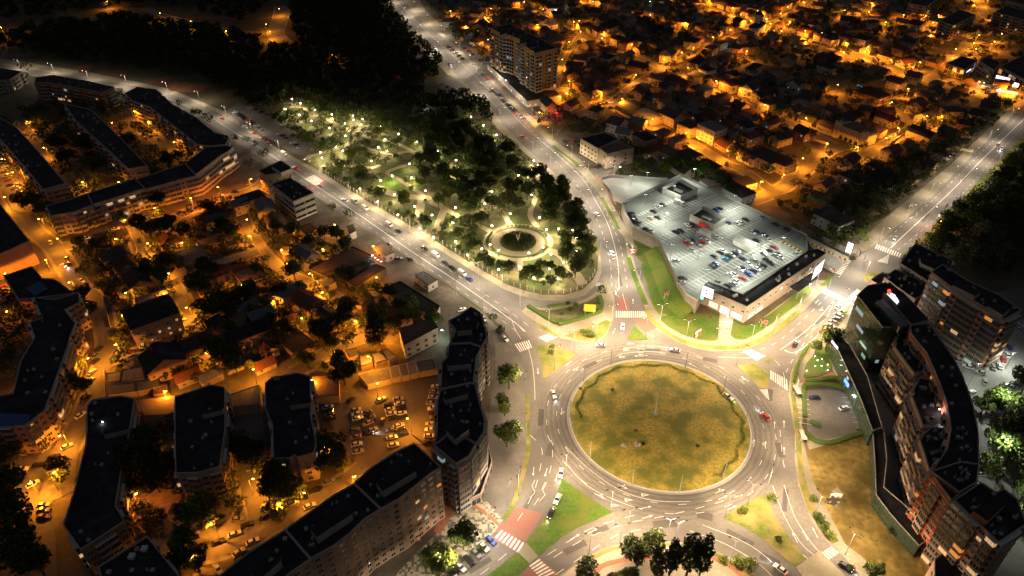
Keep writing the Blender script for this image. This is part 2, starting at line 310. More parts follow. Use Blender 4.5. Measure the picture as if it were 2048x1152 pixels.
def zdome(p):
    r = math.hypot(p[0]-RC.x, p[1]-RC.y)
    for (a, za), (b, zb) in zip(rings, rings[1:]):
        if b <= r <= a: return za+(zb-za)*(a-r)/(a-b)
    return 2.3 if r < 1 else .15
b = MB()
for i in range(n):
    a0, a1 = 2*math.pi*i/n, 2*math.pi*(i+1)/n
    for q0, q1 in ((RR-.5, RR),): 
        p = [(RC.x+q*math.cos(a), RC.y+q*math.sin(a)) for q, a in ((q0, a0), (q1, a0), (q1, a1), (q0, a1))]
        b.add([(*p[0], .2), (*p[1], .2), (*p[2], .2), (*p[3], .2), (*p[1], 0), (*p[2], 0)], [(0,1,2,3), (1,4,5,2)], 0)
tag(b.build('island_kerb', ['kerb']), kind='structure')
disc('ring_gutter', RC, RR+.9, 'conc', .036, r_in=RR+.01)
def ring_mat():
    m = M['asph'].copy(); m.name = 'worn_ring_asphalt'; t = m.node_tree; bs = t.nodes['Principled BSDF']; src = bs.inputs['Base Color'].links[0].from_socket
    tc = t.nodes.new('ShaderNodeTexCoord'); sb = t.nodes.new('ShaderNodeVectorMath'); sb.operation = 'SUBTRACT'; sb.inputs[1].default_value = (RC.x, RC.y, 0); t.links.new(tc.outputs['Object'], sb.inputs[0])
    ml = t.nodes.new('ShaderNodeVectorMath'); ml.operation = 'MULTIPLY'; ml.inputs[1].default_value = (1, 1, 0); t.links.new(sb.outputs[0], ml.inputs[0]); ln = t.nodes.new('ShaderNodeVectorMath'); ln.operation = 'LENGTH'; t.links.new(ml.outputs[0], ln.inputs[0])
    n = t.nodes.new('ShaderNodeTexNoise'); n.inputs['Scale'].default_value = .12; t.links.new(tc.outputs['Object'], n.inputs['Vector'])
    a = t.nodes.new('ShaderNodeMath'); a.operation = 'MULTIPLY_ADD'; t.links.new(n.outputs[0], a.inputs[0]); a.inputs[1].default_value = 1.6; t.links.new(ln.outputs['Value'], a.inputs[2])
    w = t.nodes.new('ShaderNodeMath'); w.operation = 'MULTIPLY'; w.inputs[1].default_value = 2*math.pi/1.95; t.links.new(a.outputs[0], w.inputs[0]); sn = t.nodes.new('ShaderNodeMath'); sn.operation = 'SINE'; t.links.new(w.outputs[0], sn.inputs[0])
    mr = t.nodes.new('ShaderNodeMapRange'); mr.inputs[1].default_value = -1; mr.inputs[3].default_value = .84; mr.inputs[4].default_value = 1.14; t.links.new(sn.outputs[0], mr.inputs[0])
    sc = t.nodes.new('ShaderNodeVectorMath'); sc.operation = 'SCALE'; t.links.new(src, sc.inputs[0]); t.links.new(mr.outputs[0], sc.inputs['Scale']); t.links.new(sc.outputs[0], bs.inputs['Base Color']); M['ringm'] = m
ring_mat()
disc('ring_road', RC, RR+11.2, 'ringm', .0335, r_in=RR+.05)
# plaza south of the junction
sheet('plaza', [(1119,1156),(1149,1133),(1179,1116),(1214,1098),(1249,1091),(1324,1087),(1374,1089),(1424,1103),(1474,1126),(1517,1156),(1590,1235),(1010,1235)], 'plaza', .14)
slab('plaza_kerb', [(1119,1152),(1149,1129),(1179,1112),(1214,1094),(1249,1087),(1324,1083),(1374,1085),(1424,1099),(1474,1122),(1517,1152),(1600,1235),(1000,1235)], 'pave', .13)
sheet('verge_grass', [(1180,1114),(1214,1098),(1249,1090),(1324,1086),(1374,1088),(1424,1102),(1474,1126),(1517,1156),(1560,1200),(1535,1190),(1490,1156),(1440,1122),(1395,1105),(1350,1094),(1300,1092),(1250,1096),(1215,1106),(1192,1118)], 'grass2', .15)
ribbon('brick_path', [(1190,1152),(1200,1135),(1230,1124),(1280,1116),(1340,1110),(1390,1108),(1440,1122),(1480,1148),(1520,1190)], 1.6, 'brickpath', .155)
# green strips and lawns by the supermarket
for pts, m in (([(1266,512),(1283,510),(1292,545),(1300,576),(1318,620),(1345,650),(1337,655),(1305,610),(1281,560)], 'asph2'),
   ([(1276,497),(1310,495),(1322,520),(1280,522)], 'grass'), ([(1284,526),(1326,524),(1345,570),(1352,590),(1362,612),(1372,628),(1320,628),(1302,600),(1292,560)], 'grass'),
   ([(1322,632),(1436,632),(1437,672),(1425,682),(1385,676),(1350,662)], 'grass'), ([(1461,640),(1492,652),(1540,628),(1608,576),(1622,585),(1600,605),(1540,650),(1505,672),(1485,680),(1462,672)], 'grass'),
   ([(1640,570),(1650,563),(1662,550),(1668,553),(1652,572)], 'grass'), ([(1266,468),(1288,484),(1290,492),(1270,490)], 'grass')):
    sheet('lawn' if m == 'grass' else 'footpath', pts, m, .14 if m == 'grass' else .137, sm=3)
for pts, w, m in (([(1079,249),(1092,262),(1108,281)],2.2,'grass2'), ([(1106,292),(1120,303),(1150,325),(1155,334)],2.2,'grass'), ([(1203,395),(1214,415),(1225,435),(1238,459)],2.0,'grass'), ([(1257,515),(1266,545),(1277,573),(1292,610)],2.4,'grass'),
   ([(1294,620),(1304,640),(1322,656),(1349,675),(1386,689),(1424,695),(1470,695),(1500,689),(1540,670),(1600,622)],2.6,'grass2'), ([(1186,470),(1192,490),(1197,512)],2.0,'grass2'), ([(1193,352),(1216,385),(1232,410)],.9,'brickpath')):
    ribbon('green_strip', px(w and pts), w, m, .146 if m != 'brickpath' else .15, world=True)
ribbon('green_strip', [(1055,790),(1055,850),(1056,900),(1048,940),(1038,975),(1028,1005),(1008,1040)], 1.6, 'grass2', .05)
ribbon('green_strip', [(1625,690),(1603,715),(1590,745),(1586,785),(1592,830),(1598,900),(1604,960)], 1.8, 'grass2', .145)
ribbon('green_strip', [(1604,960),(1622,1015),(1650,1060),(1672,1085)], 2.6, 'grass2', .145)
# NW island greenery
sheet('planting_bed', [(1058,617),(1092,622),(1130,617),(1175,604),(1198,590),(1206,600),(1206,622),(1116,652),(1090,640)], 'parkg', .16)
sheet('dry_lawn', [(1130,672),(1160,660),(1190,652),(1212,640),(1224,645),(1212,667),(1194,682),(1160,682)], 'grass2', .16)
sheet('dry_lawn', [(1064,640),(1094,655),(1120,674),(1110,674),(1085,660)], 'grass2', .16)
# dirt plot, restaurant garden and car park east of the junction
sheet('dry_field', [(1606,880),(1625,862),(1735,862),(1748,950),(1747,1015),(1780,1047),(1830,1090),(1880,1150),(1900,1240),(1850,1240),(1760,1152),(1722,1112),(1690,1088),(1660,1030),(1625,960)], 'dry', .145)
sheet('restaurant_car_park', [(1612,782),(1640,778),(1680,782),(1712,800),(1722,850),(1700,872),(1660,884),(1632,884),(1614,860)], 'asph2', .149)
sheet('restaurant_lawn', [(1606,756),(1612,728),(1635,700),(1660,690),(1664,735),(1640,752)], 'grass', .149)
ribbon('brick_path', [(1604,762),(1640,758),(1668,748)], 2.2, 'brickpath', .152)
sheet('paved_corner', [(1618,900),(1660,888),(1700,878),(1690,872),(1630,884),(1612,880)], 'pave', .153)
# patterned paving by the corner block and beside the bottom boulevard
def mosaic():
    m = bpy.data.materials.new('mosaic_paving'); m.use_nodes = True; t = m.node_tree; b = t.nodes['Principled BSDF']; b.inputs['Roughness'].default_value = .8
    tc = t.nodes.new('ShaderNodeTexCoord'); c = t.nodes.new('ShaderNodeTexVoronoi'); c.distance = 'MANHATTAN'; c.inputs['Scale'].default_value = 1.15; c.inputs['Randomness'].default_value = .35
    t.links.new(tc.outputs['Object'], c.inputs['Vector']); r = t.nodes.new('ShaderNodeValToRGB'); r.color_ramp.interpolation = 'CONSTANT'
    e = r.color_ramp.elements; e[0].color = (.36,.32,.22,1); e[1].position = .45; e[1].color = (.10,.10,.09,1); x = e.new(.7); x.color = (.24,.21,.16,1)
    t.links.new(c.outputs['Color'], r.inputs[0]); t.links.new(r.outputs[0], b.inputs['Base Color']); MATS['mosaic'] = m; M['mosaic'] = m
mosaic()
sheet('mosaic_paving', [(955,1000),(975,1004),(1006,1040),(992,1060),(960,1095),(900,1140),(880,1152),(820,1235),(740,1235),(800,1140),(850,1090),(890,1050),(920,1012)], 'mosaic', .135)
sheet('bay_road', [(985,1078),(1000,1092),(905,1160),(830,1235),(800,1235),(880,1160)], 'asph2', .139)
ribbon('brick_path', [(945,1010),(975,1030),(1000,1052)], 1.2, 'brickpath', .142)
# park
sheet('park_ground', [(540,240),(600,200),(720,215),(900,225),(985,260),(1040,303),(1092,345),(1125,378),(1150,414),(1172,453),(1188,492),(1193,515),(1192,540),(1182,558),(1160,577),(1128,586),(1085,586),(1050,578),(1015,566),(968,539),(840,459),(735,399),(640,339),(615,322)], 'parkg', .10)
PC = g(1036, 484)
disc('park_circle', PC, 18.8, 'pave', .112, r_in=9.5); disc('park_ring_lawn', PC, 15.8, 'parkg', .116, r_in=14.2)
ZK = ZC[0]; ZC[0] = .125
for pts, w in (([(612,321),(622,312),(650,305),(690,292),(703,284)],4), ([(640,345),(650,332),(690,332),(740,336),(760,330)],3), ([(575,215),(600,215),(640,232),(700,262),(740,275),(800,290),(850,320),(900,350),(950,380)],3.2),
   ([(750,375),(795,390),(845,396),(855,400),(890,415)],6), ([(845,394),(838,430),(833,462)],5), ([(890,415),(880,440),(872,468)],4.5), ([(855,396),(800,360),(775,345),(815,330)],3.2),
   ([(832,462),(858,475),(870,480)],6), ([(785,312),(800,306),(825,304),(850,315)],3.5), ([(885,415),(930,440),(965,455),(985,465)],3.5), ([(1090,500),(1120,510),(1150,545),(1165,570)],5), ([(940,530),(975,512),(990,505)],3.5), ([(1040,520),(1045,545),(1080,560),(1120,555)],3),
   ([(1075,455),(1060,430),(1070,400),(1080,370),(1060,330),(1000,290)],3), ([(700,262),(720,290),(790,312)],3), ([(960,400),(1000,420),(1020,450)],3.5), ([(662,235),(680,262),(760,262)],2.6), ([(1075,340),(1060,360),(1075,395)],4), ([(935,240),(955,262),(990,285)],3)):
    ribbon('park_path', pts, w, 'path')
sheet('park_lawn', [(745,372),(775,352),(800,345),(830,360),(845,372),(820,385),(780,380)], 'grass', .120)
sheet('park_lawn', [(785,420),(800,412),(828,420),(826,448),(800,440)], 'parkg', .120)
ZC[0] = ZK
# side streets
ST = {}
def street(key, pts, w, m='asph2', pave=True):
    if pave: ribbon('pavement', pts, w+3.0, 'pave', None)
    ST[key] = (px(pts), w)
STREETS = dict(
 s1=([(1150,232),(1179,219),(1224,205),(1249,185),(1301,150),(1324,137),(1356,122),(1399,97),(1449,80),(1494,62),(1536,50),(1600,18),(1640,-10)], 7),
 s2=([(1320,138),(1290,120),(1244,107),(1199,90),(1164,72),(1144,60),(1111,47),(1086,32),(1040,5)], 5.5),
 s3=([(1335,145),(1374,160),(1424,182),(1461,197),(1499,212),(1536,232),(1611,262),(1650,280),(1680,300)], 6.5),
 s4=([(1340,-12),(1366,0),(1399,10),(1424,20),(1461,35),(1499,48),(1536,60),(1598,80),(1641,97),(1691,108),(1751,125),(1811,147),(1861,160),(1911,172),(1961,185),(2048,200),(2130,215)], 12),
 s5=([(1224,207),(1259,238),(1311,252),(1349,270),(1386,288),(1410,302),(1449,325),(1487,341),(1530,372),(1556,385)], 7),
 s6=([(1500,402),(1530,392),(1566,375),(1598,350),(1623,330),(1653,303),(1690,292)], 9),
 s7=([(1700,330),(1740,306),(1768,290),(1801,270),(1831,250),(1813,240),(1790,222),(1760,210)], 7),
 s8=([(1813,243),(1836,250),(1873,260),(1923,277)], 5), s9=([(1860,158),(1890,135),(1920,112),(1960,88),(2005,68)], 7),
 s10=([(1160,72),(1120,150),(1150,190),(1180,215)][:1]+[(1110,165),(1135,180),(1165,200),(1185,218)], 6), s11=([(1560,0),(1620,22),(1700,35),(1790,45),(1860,60),(1930,80)], 6), s12=([(1050,20),(1000,25),(960,60),(985,95)], 6),
 s13=([(1150,0),(1200,22),(1260,30),(1330,50),(1400,70)], 5), s14=([(2048,60),(1980,40),(1960,10),(1955,-20)], 8),
 L1=([(57,448),(82,473),(107,495),(140,545),(160,575),(190,598),(203,614),(210,650),(215,685),(207,731),(195,771),(180,801),(165,838),(150,864),(140,891),(112,924),(75,941),(32,946),(0,929),(-60,900)], 7.5),
 L2=([(100,497),(175,485),(225,468),(265,458),(325,448),(375,423),(450,398),(512,375),(540,350)], 7),
 L3=([(265,458),(282,503),(312,528),(350,573),(370,606),(375,638),(385,662)], 5.5),
 L4=([(395,652),(337,681),(287,701),(240,715),(208,724)], 6),
 L5=([(478,400),(487,440),(500,470),(520,500),(545,527),(575,550),(610,565),(652,586),(680,603),(707,621),(725,641),(735,668),(700,683),(662,701),(625,726),(587,746)], 6.5),
 L6=([(200,1215),(280,1140),(325,1114),(400,1104),(462,1089),(512,1064),(570,1036),(625,1009),(667,979),(707,955),(737,930)], 7.5),
 L7=([(365,1010),(380,1050),(375,1100)], 8), L8=([(500,900),(500,960),(515,1010),(520,1050)], 7), L9=([(20,70),(120,90)][:0]+[(36,240),(60,270),(95,330),(140,390)], 6), L10=([(250,235),(290,262),(330,290),(345,310)], 8), L11=([(-10,330),(10,360),(30,400),(60,450)], 9),
 L12=([(520,55),(535,30),(545,5)][:0]+[(565,12),(560,40),(552,70),(575,92)], 14), L13=([(290,18),(340,35),(400,48),(450,60),(490,75)], 6))
for k, (p, w) in STREETS.items(): street(k, p, w)
for k, (p, w) in STREETS.items(): ribbon('side_street', p, w, 'asph2')
sheet('square', [(0,919),(100,900),(160,884),(150,981),(105,1004),(100,1039),(112,1076),(120,1235),(20,1235),(70,1064),(60,1004),(15,969)], 'asph2')
sheet('block_car_park', [(640,815),(722,773),(875,756),(882,800),(885,864),(872,889),(830,889),(745,939),(712,924),(690,905),(672,864)], 'asph2')
sheet('courtyard', [(300,800),(350,800),(350,870),(355,960),(300,930),(270,870)], 'asph2'); sheet('courtyard', [(460,800),(520,800),(530,860),(540,930),(510,960),(480,930),(462,860)], 'asph2'); sheet('courtyard', [(320,1010),(370,1000),(480,990),(500,1060),(420,1100),(340,1110),(300,1080)], 'asph2')
sheet('park_car_park', [(450,225),(475,205),(520,220),(560,240),(620,285),(628,305),(600,312),(560,292),(500,255)], 'asph2')
sheet('far_car_park', [(1900,105),(1936,72),(2000,66),(2016,78),(1965,108),(1925,115)], 'asph2'); sheet('front_square', [(1925,165),(1990,170),(2060,185),(2060,215),(1990,205),(1930,190)], 'pave')
sheet('verge_car_park', [(905,100),(960,130),(990,180),(1010,215),(1065,255),(1100,285),(1080,292),(1045,262),(990,215),(945,170)][:0] or [(880,62),(960,138),(1018,190),(1062,232),(1075,228),(1020,170),(960,110),(905,60)], 'asph2', .14)
sheet('lay_by', [(870,165),(900,150),(944,184),(925,200),(890,195)], 'asph2', .14)
sheet('side_lane', [(1176,340),(1200,330),(1245,345),(1240,360),(1215,372),(1195,360)], 'asph2', .14)
for pts in ([(155,135),(190,129),(180,146),(158,146)], [(195,143),(262,143),(248,158),(200,150)], [(330,172),(352,163),(425,172),(400,187),(340,182)], [(300,160),(335,152),(345,160),(318,176)]): sheet('clay_court', pts, 'clay')
sheet('fallow_field', [(-40,85),(60,62),(160,78),(110,112),(-40,118)], 'yard')
sheet('vacant_lot', [(1500,282),(1545,262),(1600,275),(1650,292),(1625,325),(1590,335),(1530,310)], 'yard'); sheet('vacant_lot', [(1545,395),(1600,380),(1640,420),(1700,480),(1640,470),(1590,440)], 'dirt')
# concrete ramp yard beside the deck
sheet('ramp_yard', [(1204,360),(1222,355),(1335,362),(1244,408),(1228,402),(1220,380)], 'conc', .16)
# --- repaired patches of darker asphalt
for u, v, w, h, a in ((1100,900,6,2.6,1.3),(1082,835,9,2.2,1.5),(1330,1048,8,3,.1),(1410,1032,5,3,-.3),(1560,900,7,2.5,1.5),(1570,1000,10,1.6,1.2),(1480,1075,9,2,-.6),(1540,1120,6,3,-.6),(1180,730,7,2,.6),(1300,700,9,1.6,0),(1420,720,6,2.4,-.3),(1540,790,7,2,1.2),(1640,640,9,2,.7),(1600,670,5,3,.7),(1240,560,10,1.5,1.6),(1215,500,8,2,1.9),(1160,380,9,1.8,2.1),(1080,280,10,2,2.2),(960,170,10,2,2.3),(880,535,12,1.6,-.6),(780,468,9,1.8,-.6),(700,420,12,1.5,-.6),(1850,435,12,2,.85),(1930,355,14,1.6,.85),(1000,625,9,2,-.6),(1150,1095,8,2.4,.5),(1200,1060,6,2,.4),(960,1130,8,2,.6),(1060,1000,8,1.5,1.1)):
    p = g(u, v); q = [Matrix.Rotation(a, 2) @ Vector((x*w/2, y*h/2)) for x, y in ((-1,-1),(1,-1),(1,1),(-1,1))]; sheet('asphalt_patch', [(p.x+t.x, p.y+t.y) for t in q], 'patch', .0425, world=True)
# --- road markings
b = MB()
def dash(P, L=3.0, gap=4.0, w=.16, z=.046):
    P = smooth_line(P, 8); d = 0; on = True; cur = [P[0]]
    for i in range(1, len(P)):
        a = P[i-1]; c = P[i]; s = (c-a).length; pos = 0
        while True:
            lim = (L if on else gap)-d
            if s-pos < lim: d += s-pos; 
            if s-pos < lim:
                if on: cur.append(c)
                break
            pos += lim; p = a.lerp(c, pos/s) if s else a
            if on:
                cur.append(p)
                if len(cur) > 1:
                    Lf, Rt = ribbon_pts(cur, w); k = len(cur); b.add([(*q, z) for q in Lf]+[(*q, z) for q in Rt], [(k+j, k+j+1, j+1, j) for j in range(k-1)])
            on = not on; d = 0; cur = [p]
def line(pts, w=.16, z=.046, world=False):
    P = smooth_line(pts if world else px(pts), 6); Lf, Rt = ribbon_pts(P, w); k = len(P)
    b.add([(*q, z) for q in Lf]+[(*q, z) for q in Rt], [(k+j, k+j+1, j+1, j) for j in range(k-1)])
def zebra(p0, p1, q0, q1, n, z=.050, mat_=None, duty=.5, name='zebra_crossing'):
    # stripes run from edge p (p0->p1) to edge q (q0->q1)
    P0, P1, Q0, Q1 = px([p0, p1, q0, q1]); bb = MB()
    for i in range(n):
        a, c = i/n, (i+duty)/n
        bb.add([(*P0.lerp(P1, a).xy, z), (*P0.lerp(P1, c).xy, z), (*Q0.lerp(Q1, c).xy, z), (*Q0.lerp(Q1, a).xy, z)], [(0,1,2,3)])
    o = bb.build(name, mat_ or 'paint'); tag(o, kind='structure')
def arrow(u, v, du, dv, turn=0, L=4.0):
    p = g(u, v); a = ang((u, v), (u+du, v+dv)); T = Matrix.Translation((p.x, p.y, .047)) @ Matrix.Rotation(a, 4, 'Z')
    def q(pts): 
        vv = [T @ Vector((x, y, 0)) for x, y in pts]; t = tessellate_polygon([vv]); b.add(vv, [orient(vv, x) for x in t])
    q([(-L/2,-.09),(L/2-1.1,-.09),(L/2-1.1,.09),(-L/2,.09)]); q([(L/2-1.1,-.45),(L/2,0),(L/2-1.1,.45)])
    if turn: q([(-.2,.09*turn),(.6,.8*turn),(.35,.95*turn),(-.5,.09*turn)]); q([(.2,.6*turn),(.9,.65*turn),(.15,1.35*turn)])
for k in (1, 2):
    r = RR+1+k*3.9
    for s in range(0, 26):
        a0 = 2*math.pi*(s+k*.5)/26
        if s % 1 == 0: line([Vector((RC.x+r*math.cos(a0+t*.034), RC.y+r*math.sin(a0+t*.034), 0)) for t in range(3)], world=True)
P = px([(547,313),(622,365),(697,415),(762,460),(819,500),(932,575),(1024,641),(1051,663)]); line(P, .3, world=True)
line([(0,141),(174,166),(278,183),(333,197),(375,212),(417,231),(462,260),(547,313)], .25)
for off in (-3.4, 3.4): 
    PP = smooth_line(P, 4); Lf, Rt = ribbon_pts(PP, 2*abs(off)); dash([Vector((*q, 0)) for q in (Lf if off > 0 else Rt)][::4])
for pts in ([(790,0),(866,75),(925,128),(996,198),(1048,252),(1115,310),(1165,358),(1190,400),(1212,440),(1226,480),(1236,530),(1238,580)],): line(pts, .2)
for pts in ([(783,0),(842,72),(910,133),(985,205),(1020,250),(1085,300),(1140,352),(1172,400),(1196,445),(1212,490),(1222,540),(1224,600)], [(800,0),(850,50),(905,100),(965,155),(1030,225),(1085,282),(1145,335),(1182,372),(1204,410),(1224,450),(1240,490),(1250,540),(1256,590)]): dash(px(pts))
line([(1781,496),(1830,450),(1911,374),(1968,315),(2048,238)], .35)
for pts in ([(1770,484),(1812,444),(1861,405),(1948,320),(2048,222)], [(1795,500),(1845,460),(1920,392),(1976,330),(2048,252)]): dash(px(pts))
line([(1705,596),(1665,640),(1625,680),(1590,705),(1568,700)], .3); line([(1666,604),(1620,655),(1560,700)], .2)
for pts in ([(1655,592),(1610,636),(1560,680),(1520,700)], [(1682,600),(1640,648),(1590,690)], [(1690,622),(1650,655),(1610,685),(1585,720),(1565,760)]): dash(px(pts))
for pts in ([(1070,1140),(1160,1083),(1250,1048),(1330,1032),(1420,1010),(1500,985)], [(1110,1150),(1170,1110),(1240,1068),(1330,1055)], [(1095,1110),(1150,1075),(1200,1050),(1290,1025)],
   [(1560,860),(1566,920),(1575,960)], [(1060,870),(1084,900),(1075,960),(1060,1000),(1030,1050)], [(1095,870),(1105,900),(1098,950),(1075,1000),(1050,1035)], [(1480,705),(1540,715),(1566,745),(1575,800)],
   [(930,1140),(985,1100),(1010,1075)], [(960,1150),(1010,1110),(1030,1090)]): dash(px(pts), 3.5, 4)
for pts in ([(1131,893),(1180,940),(1240,980),(1306,1001),(1380,1003)], [(1129,924),(1170,968),(1225,998),(1270,1015)], [(1538,1000),(1555,1050),(1590,1095),(1625,1125)], [(1568,970),(1588,1030),(1620,1082),(1645,1110)], [(1545,971),(1570,1035),(1605,1090),(1640,1118)],
   [(1405,1050),(1490,1085),(1550,1130),(1590,1180)], [(1380,1062),(1450,1088),(1520,1130),(1570,1180)], [(1055,690),(1065,730),(1069,770),(1070,800)], [(1024,641),(1030,658),(1042,678)], [(1246,698),(1290,692),(1340,696)], [(1240,708),(1290,703),(1330,706)], [(1245,588),(1254,620)], [(1436,714),(1500,716),(1530,712)]): line(pts)
for a in ((1040,745,3,14,1),(1076,742,1,14,0),(1137,727,-12,9,0),(1152,737,-12,9,1),(1282,698,-14,-2,0),(1286,710,-14,-2,0),(1278,712,-14,0,0),(1228,662,-6,12,0),(1300,670,12,8,0),(1318,661,12,8,0),(1385,730,-14,-8,0),(1490,758,-12,-8,1),(1123,823,-1,14,1),(1067,943,-1,14,0),(1092,945,-4,14,0),(1113,955,-4,14,0),(1292,1015,14,-3,0),(1295,1034,14,-4,0),(1440,983,12,-5,1),(1446,995,12,-5,0),(1463,1016,12,-5,0),(1245,973,12,6,1),(1199,992,12,6,1),(1508,886,1,-14,1),(1531,890,0,-14,1),(1568,902,0,-14,0),(1549,850,0,-14,0),(1568,848,0,-14,0),(1634,603,-8,9,0),(1642,618,-8,9,1),(1660,620,8,-9,0),(1668,632,8,-9,0),(1590,1075,-6,-12,0),(1610,1070,-6,-12,0),(1630,1065,-6,-12,0),(1150,1074,12,-7,0),(1185,1062,12,-6,0),(1266,603,0,-12,0),(1231,585,2,12,0)): arrow(*a)
for u, v, du, dv in ((1262,687,0,0),(1253,700,0,0),(1245,714,0,0),(1291,990,0,0),(1258,1000,0,0),(1230,1011,0,0)):   # give-way triangles
    p = g(u, v); b.add([(p.x-1.4, p.y-.7, .047), (p.x+1.4, p.y, .047), (p.x-1.4, p.y+.7, .047), (p.x-.9, p.y-.35, .0475), (p.x+.5, p.y, .0475), (p.x-.9, p.y+.35, .0475)], [(0,1,4,3), (1,2,5,4), (2,0,3,5)])
# parking bays
def bays(p0, p1, n, L, a_off=math.pi/2, z=.05, world=False):
    A, B = (p0, p1) if world else (g(*p0), g(*p1)); a = math.atan2(B.y-A.y, B.x-A.x)+a_off
    for i in range(n+1):
        p = A.lerp(B, i/n); q = p+Vector((math.cos(a)*L, math.sin(a)*L, 0)); 
        d = Vector((-math.sin(a), math.cos(a), 0))*.07
        b.add([(p+d).xy.to_3d()+Vector((0,0,z)), (p-d).xy.to_3d()+Vector((0,0,z)), (q-d).xy.to_3d()+Vector((0,0,z)), (q+d).xy.to_3d()+Vector((0,0,z))], [(0,1,2,3)])
bays((702,815),(708,905),9,4.8,z=.20); bays((735,815),(741,905),9,-4.8,z=.20); bays((780,800),(785,880),8,4.8,z=.20); bays((650,815),(668,860),6,4.5,z=.20); bays((870,770),(862,880),12,-4.5,z=.20)
bays((1618,800),(1624,850),5,5,-math.pi/2,z=.156); bays((1684,795),(1712,856),6,-4.8,-math.pi/2,z=.156)
bays((1700,640),(1650,672),7,4.6,z=.146)
# zig-zag lines
for pts in ([(1860,402),(1850,404),(1852,412),(1842,415),(1844,422),(1833,424),(1834,432),(1822,434)], [(1230,572),(1236,580),(1231,588),(1240,595)], [(1070,960),(1064,972),(1070,985),(1060,996)], [(1090,965),(1084,978),(1090,990),(1078,1003)]):
    for i in range(len(pts)-1): line([pts[i], pts[i+1]], .14)
tag(b.build('lane_markings', 'paint'), kind='structure')
zebra((1078,674),(1104,666),(1096,684),(1122,674),8) if 0 else None
zebra((1077,675),(1101,666),(1094,684),(1117,674),8); zebra((1029,688),(1060,680),(1040,704),(1066,695),7)
zebra((1232,622),(1299,623),(1232,635),(1300,635),16, mat_='paint'); zebra((1187,568),(1197,576),(1194,564),(1206,570),5)
zebra((1485,702),(1502,698),(1513,722),(1532,712),7); zebra((1541,740),(1541,762),(1576,758),(1577,782),6) if 0 else zebra((1541,741),(1576,760),(1541,758),(1578,784),8)
zebra((1754,488),(1805,508),(1750,497),(1801,516),11); zebra((1643,585),(1712,613),(1652,577),(1705,604),14); zebra((1670,545),(1690,518),(1682,550),(1703,520),10)
zebra((1617,1120),(1664,1092),(1633,1136),(1680,1105),11); zebra((1188,360),(1201,376),(1198,358),(1206,376),6) if 0 else zebra((1187,360),(1198,377),(1196,359),(1206,376),9)
zebra((609,358),(632,372),(628,350),(648,362),9); zebra((990,1075),(1040,1108),(1003,1060),(1052,1088),7); 
zebra((1519,779),(1536,779),(1537,800),(1539,800),6, name='hatching'); zebra((1696,596),(1728,608),(1714,578),(1728,586),8, name='hatching'); zebra((1755,523),(1776,528),(1775,510),(1779,508),7, name='hatching'); zebra((1040,655),(1052,664),(1036,652),(1046,663),5, name='hatching')
sheet('red_paving', [(1232,595),(1257,595),(1260,621),(1232,621)], 'red', .044); sheet('red_paving', [(1268,638),(1299,638),(1316,655),(1290,667)], 'red', .044); sheet('red_paving', [(1231,623),(1299,624),(1300,636),(1231,636)], 'red', .0455)
sheet('red_paving', [(1035,1013),(1086,1028),(1052,1082),(990,1062)], 'red', .044); sheet('red_paving', [(986,1078),(1003,1058),(1053,1087),(1036,1106)], 'red', .0455)
sheet('red_paving', [(1080,1116),(1120,1150),(1080,1185),(1030,1160)], 'red', .044); zebra((1058,1132),(1085,1160),(1078,1118),(1112,1148),6, name='zebra_crossing'); sheet('red_paving', [(612,372),(622,380),(640,372),(655,362),(645,352)], 'red', .044) 
# ================================================================ BUILDINGS
WM = {}; LASTQ = []; FOOT = []; LM = []
def win_mesh(kind, glass='glass', frame='frame', w=1.5, h=1.4):
    key = (kind, glass, frame, w, h)
    if key in WM: return WM[key]
    b = MB()
    if kind == 'w':      # framed window, x along the wall, y outward
        b.box(-w/2, -.02, 0, w/2, .05, h, 0); b.box(-w/2+.09, .052, .09, -.04, .058, h-.09, 1); b.box(.04, .052, .09, w/2-.09, .058, h-.09, 1)
    elif kind == 'b':    # glazed loggia: parapet, posts and panes
        b.box(-w/2, -.02, -.15, w/2, 1.0, -.01, 0); b.box(-w/2, .9, 0, w/2, 1.0, .95, 2); b.box(-w/2, -.02, 0, -w/2+.08, .9, .95, 2); b.box(w/2-.08, -.02, 0, w/2, .9, .95, 2)
        b.box(-w/2+.03, .02, .96, w/2-.03, .93, h-.12, 1); k = max(2, int(w/.8))
        for i in range(k+1):
            x = -w/2+.04+(w-.08)*i/k; b.box(x-.04, .9, .955, x+.04, .96, h-.125, 0)
        b.box(-w/2, -.02, h-.118, w/2, .98, h-.02, 0)
    elif kind == 'o':    # open balcony
        b.box(-w/2, -.02, -.15, w/2, 1.2, -.01, 0); b.box(-w/2, 1.1, 0, w/2, 1.2, 1.0, 2); b.box(-w/2, -.02, 0, -w/2+.08, 1.1, 1.0, 2); b.box(w/2-.08, -.02, 0, w/2, 1.1, 1.0, 2)
        b.box(-w/2+.4, -.01, 0, w/2-.4, .03, 2.1, 1)
    me = mesh('window', b.v, b.f, b.m)
    for x in (frame, glass, 'greyp'): me.materials.append(M[x])
    WM[key] = me; return me
def variant(me, par):
    key = (me.name, par)
    if key not in WM: m2 = me.copy(); m2.materials[2] = M[par]; WM[key] = m2
    return WM[key]
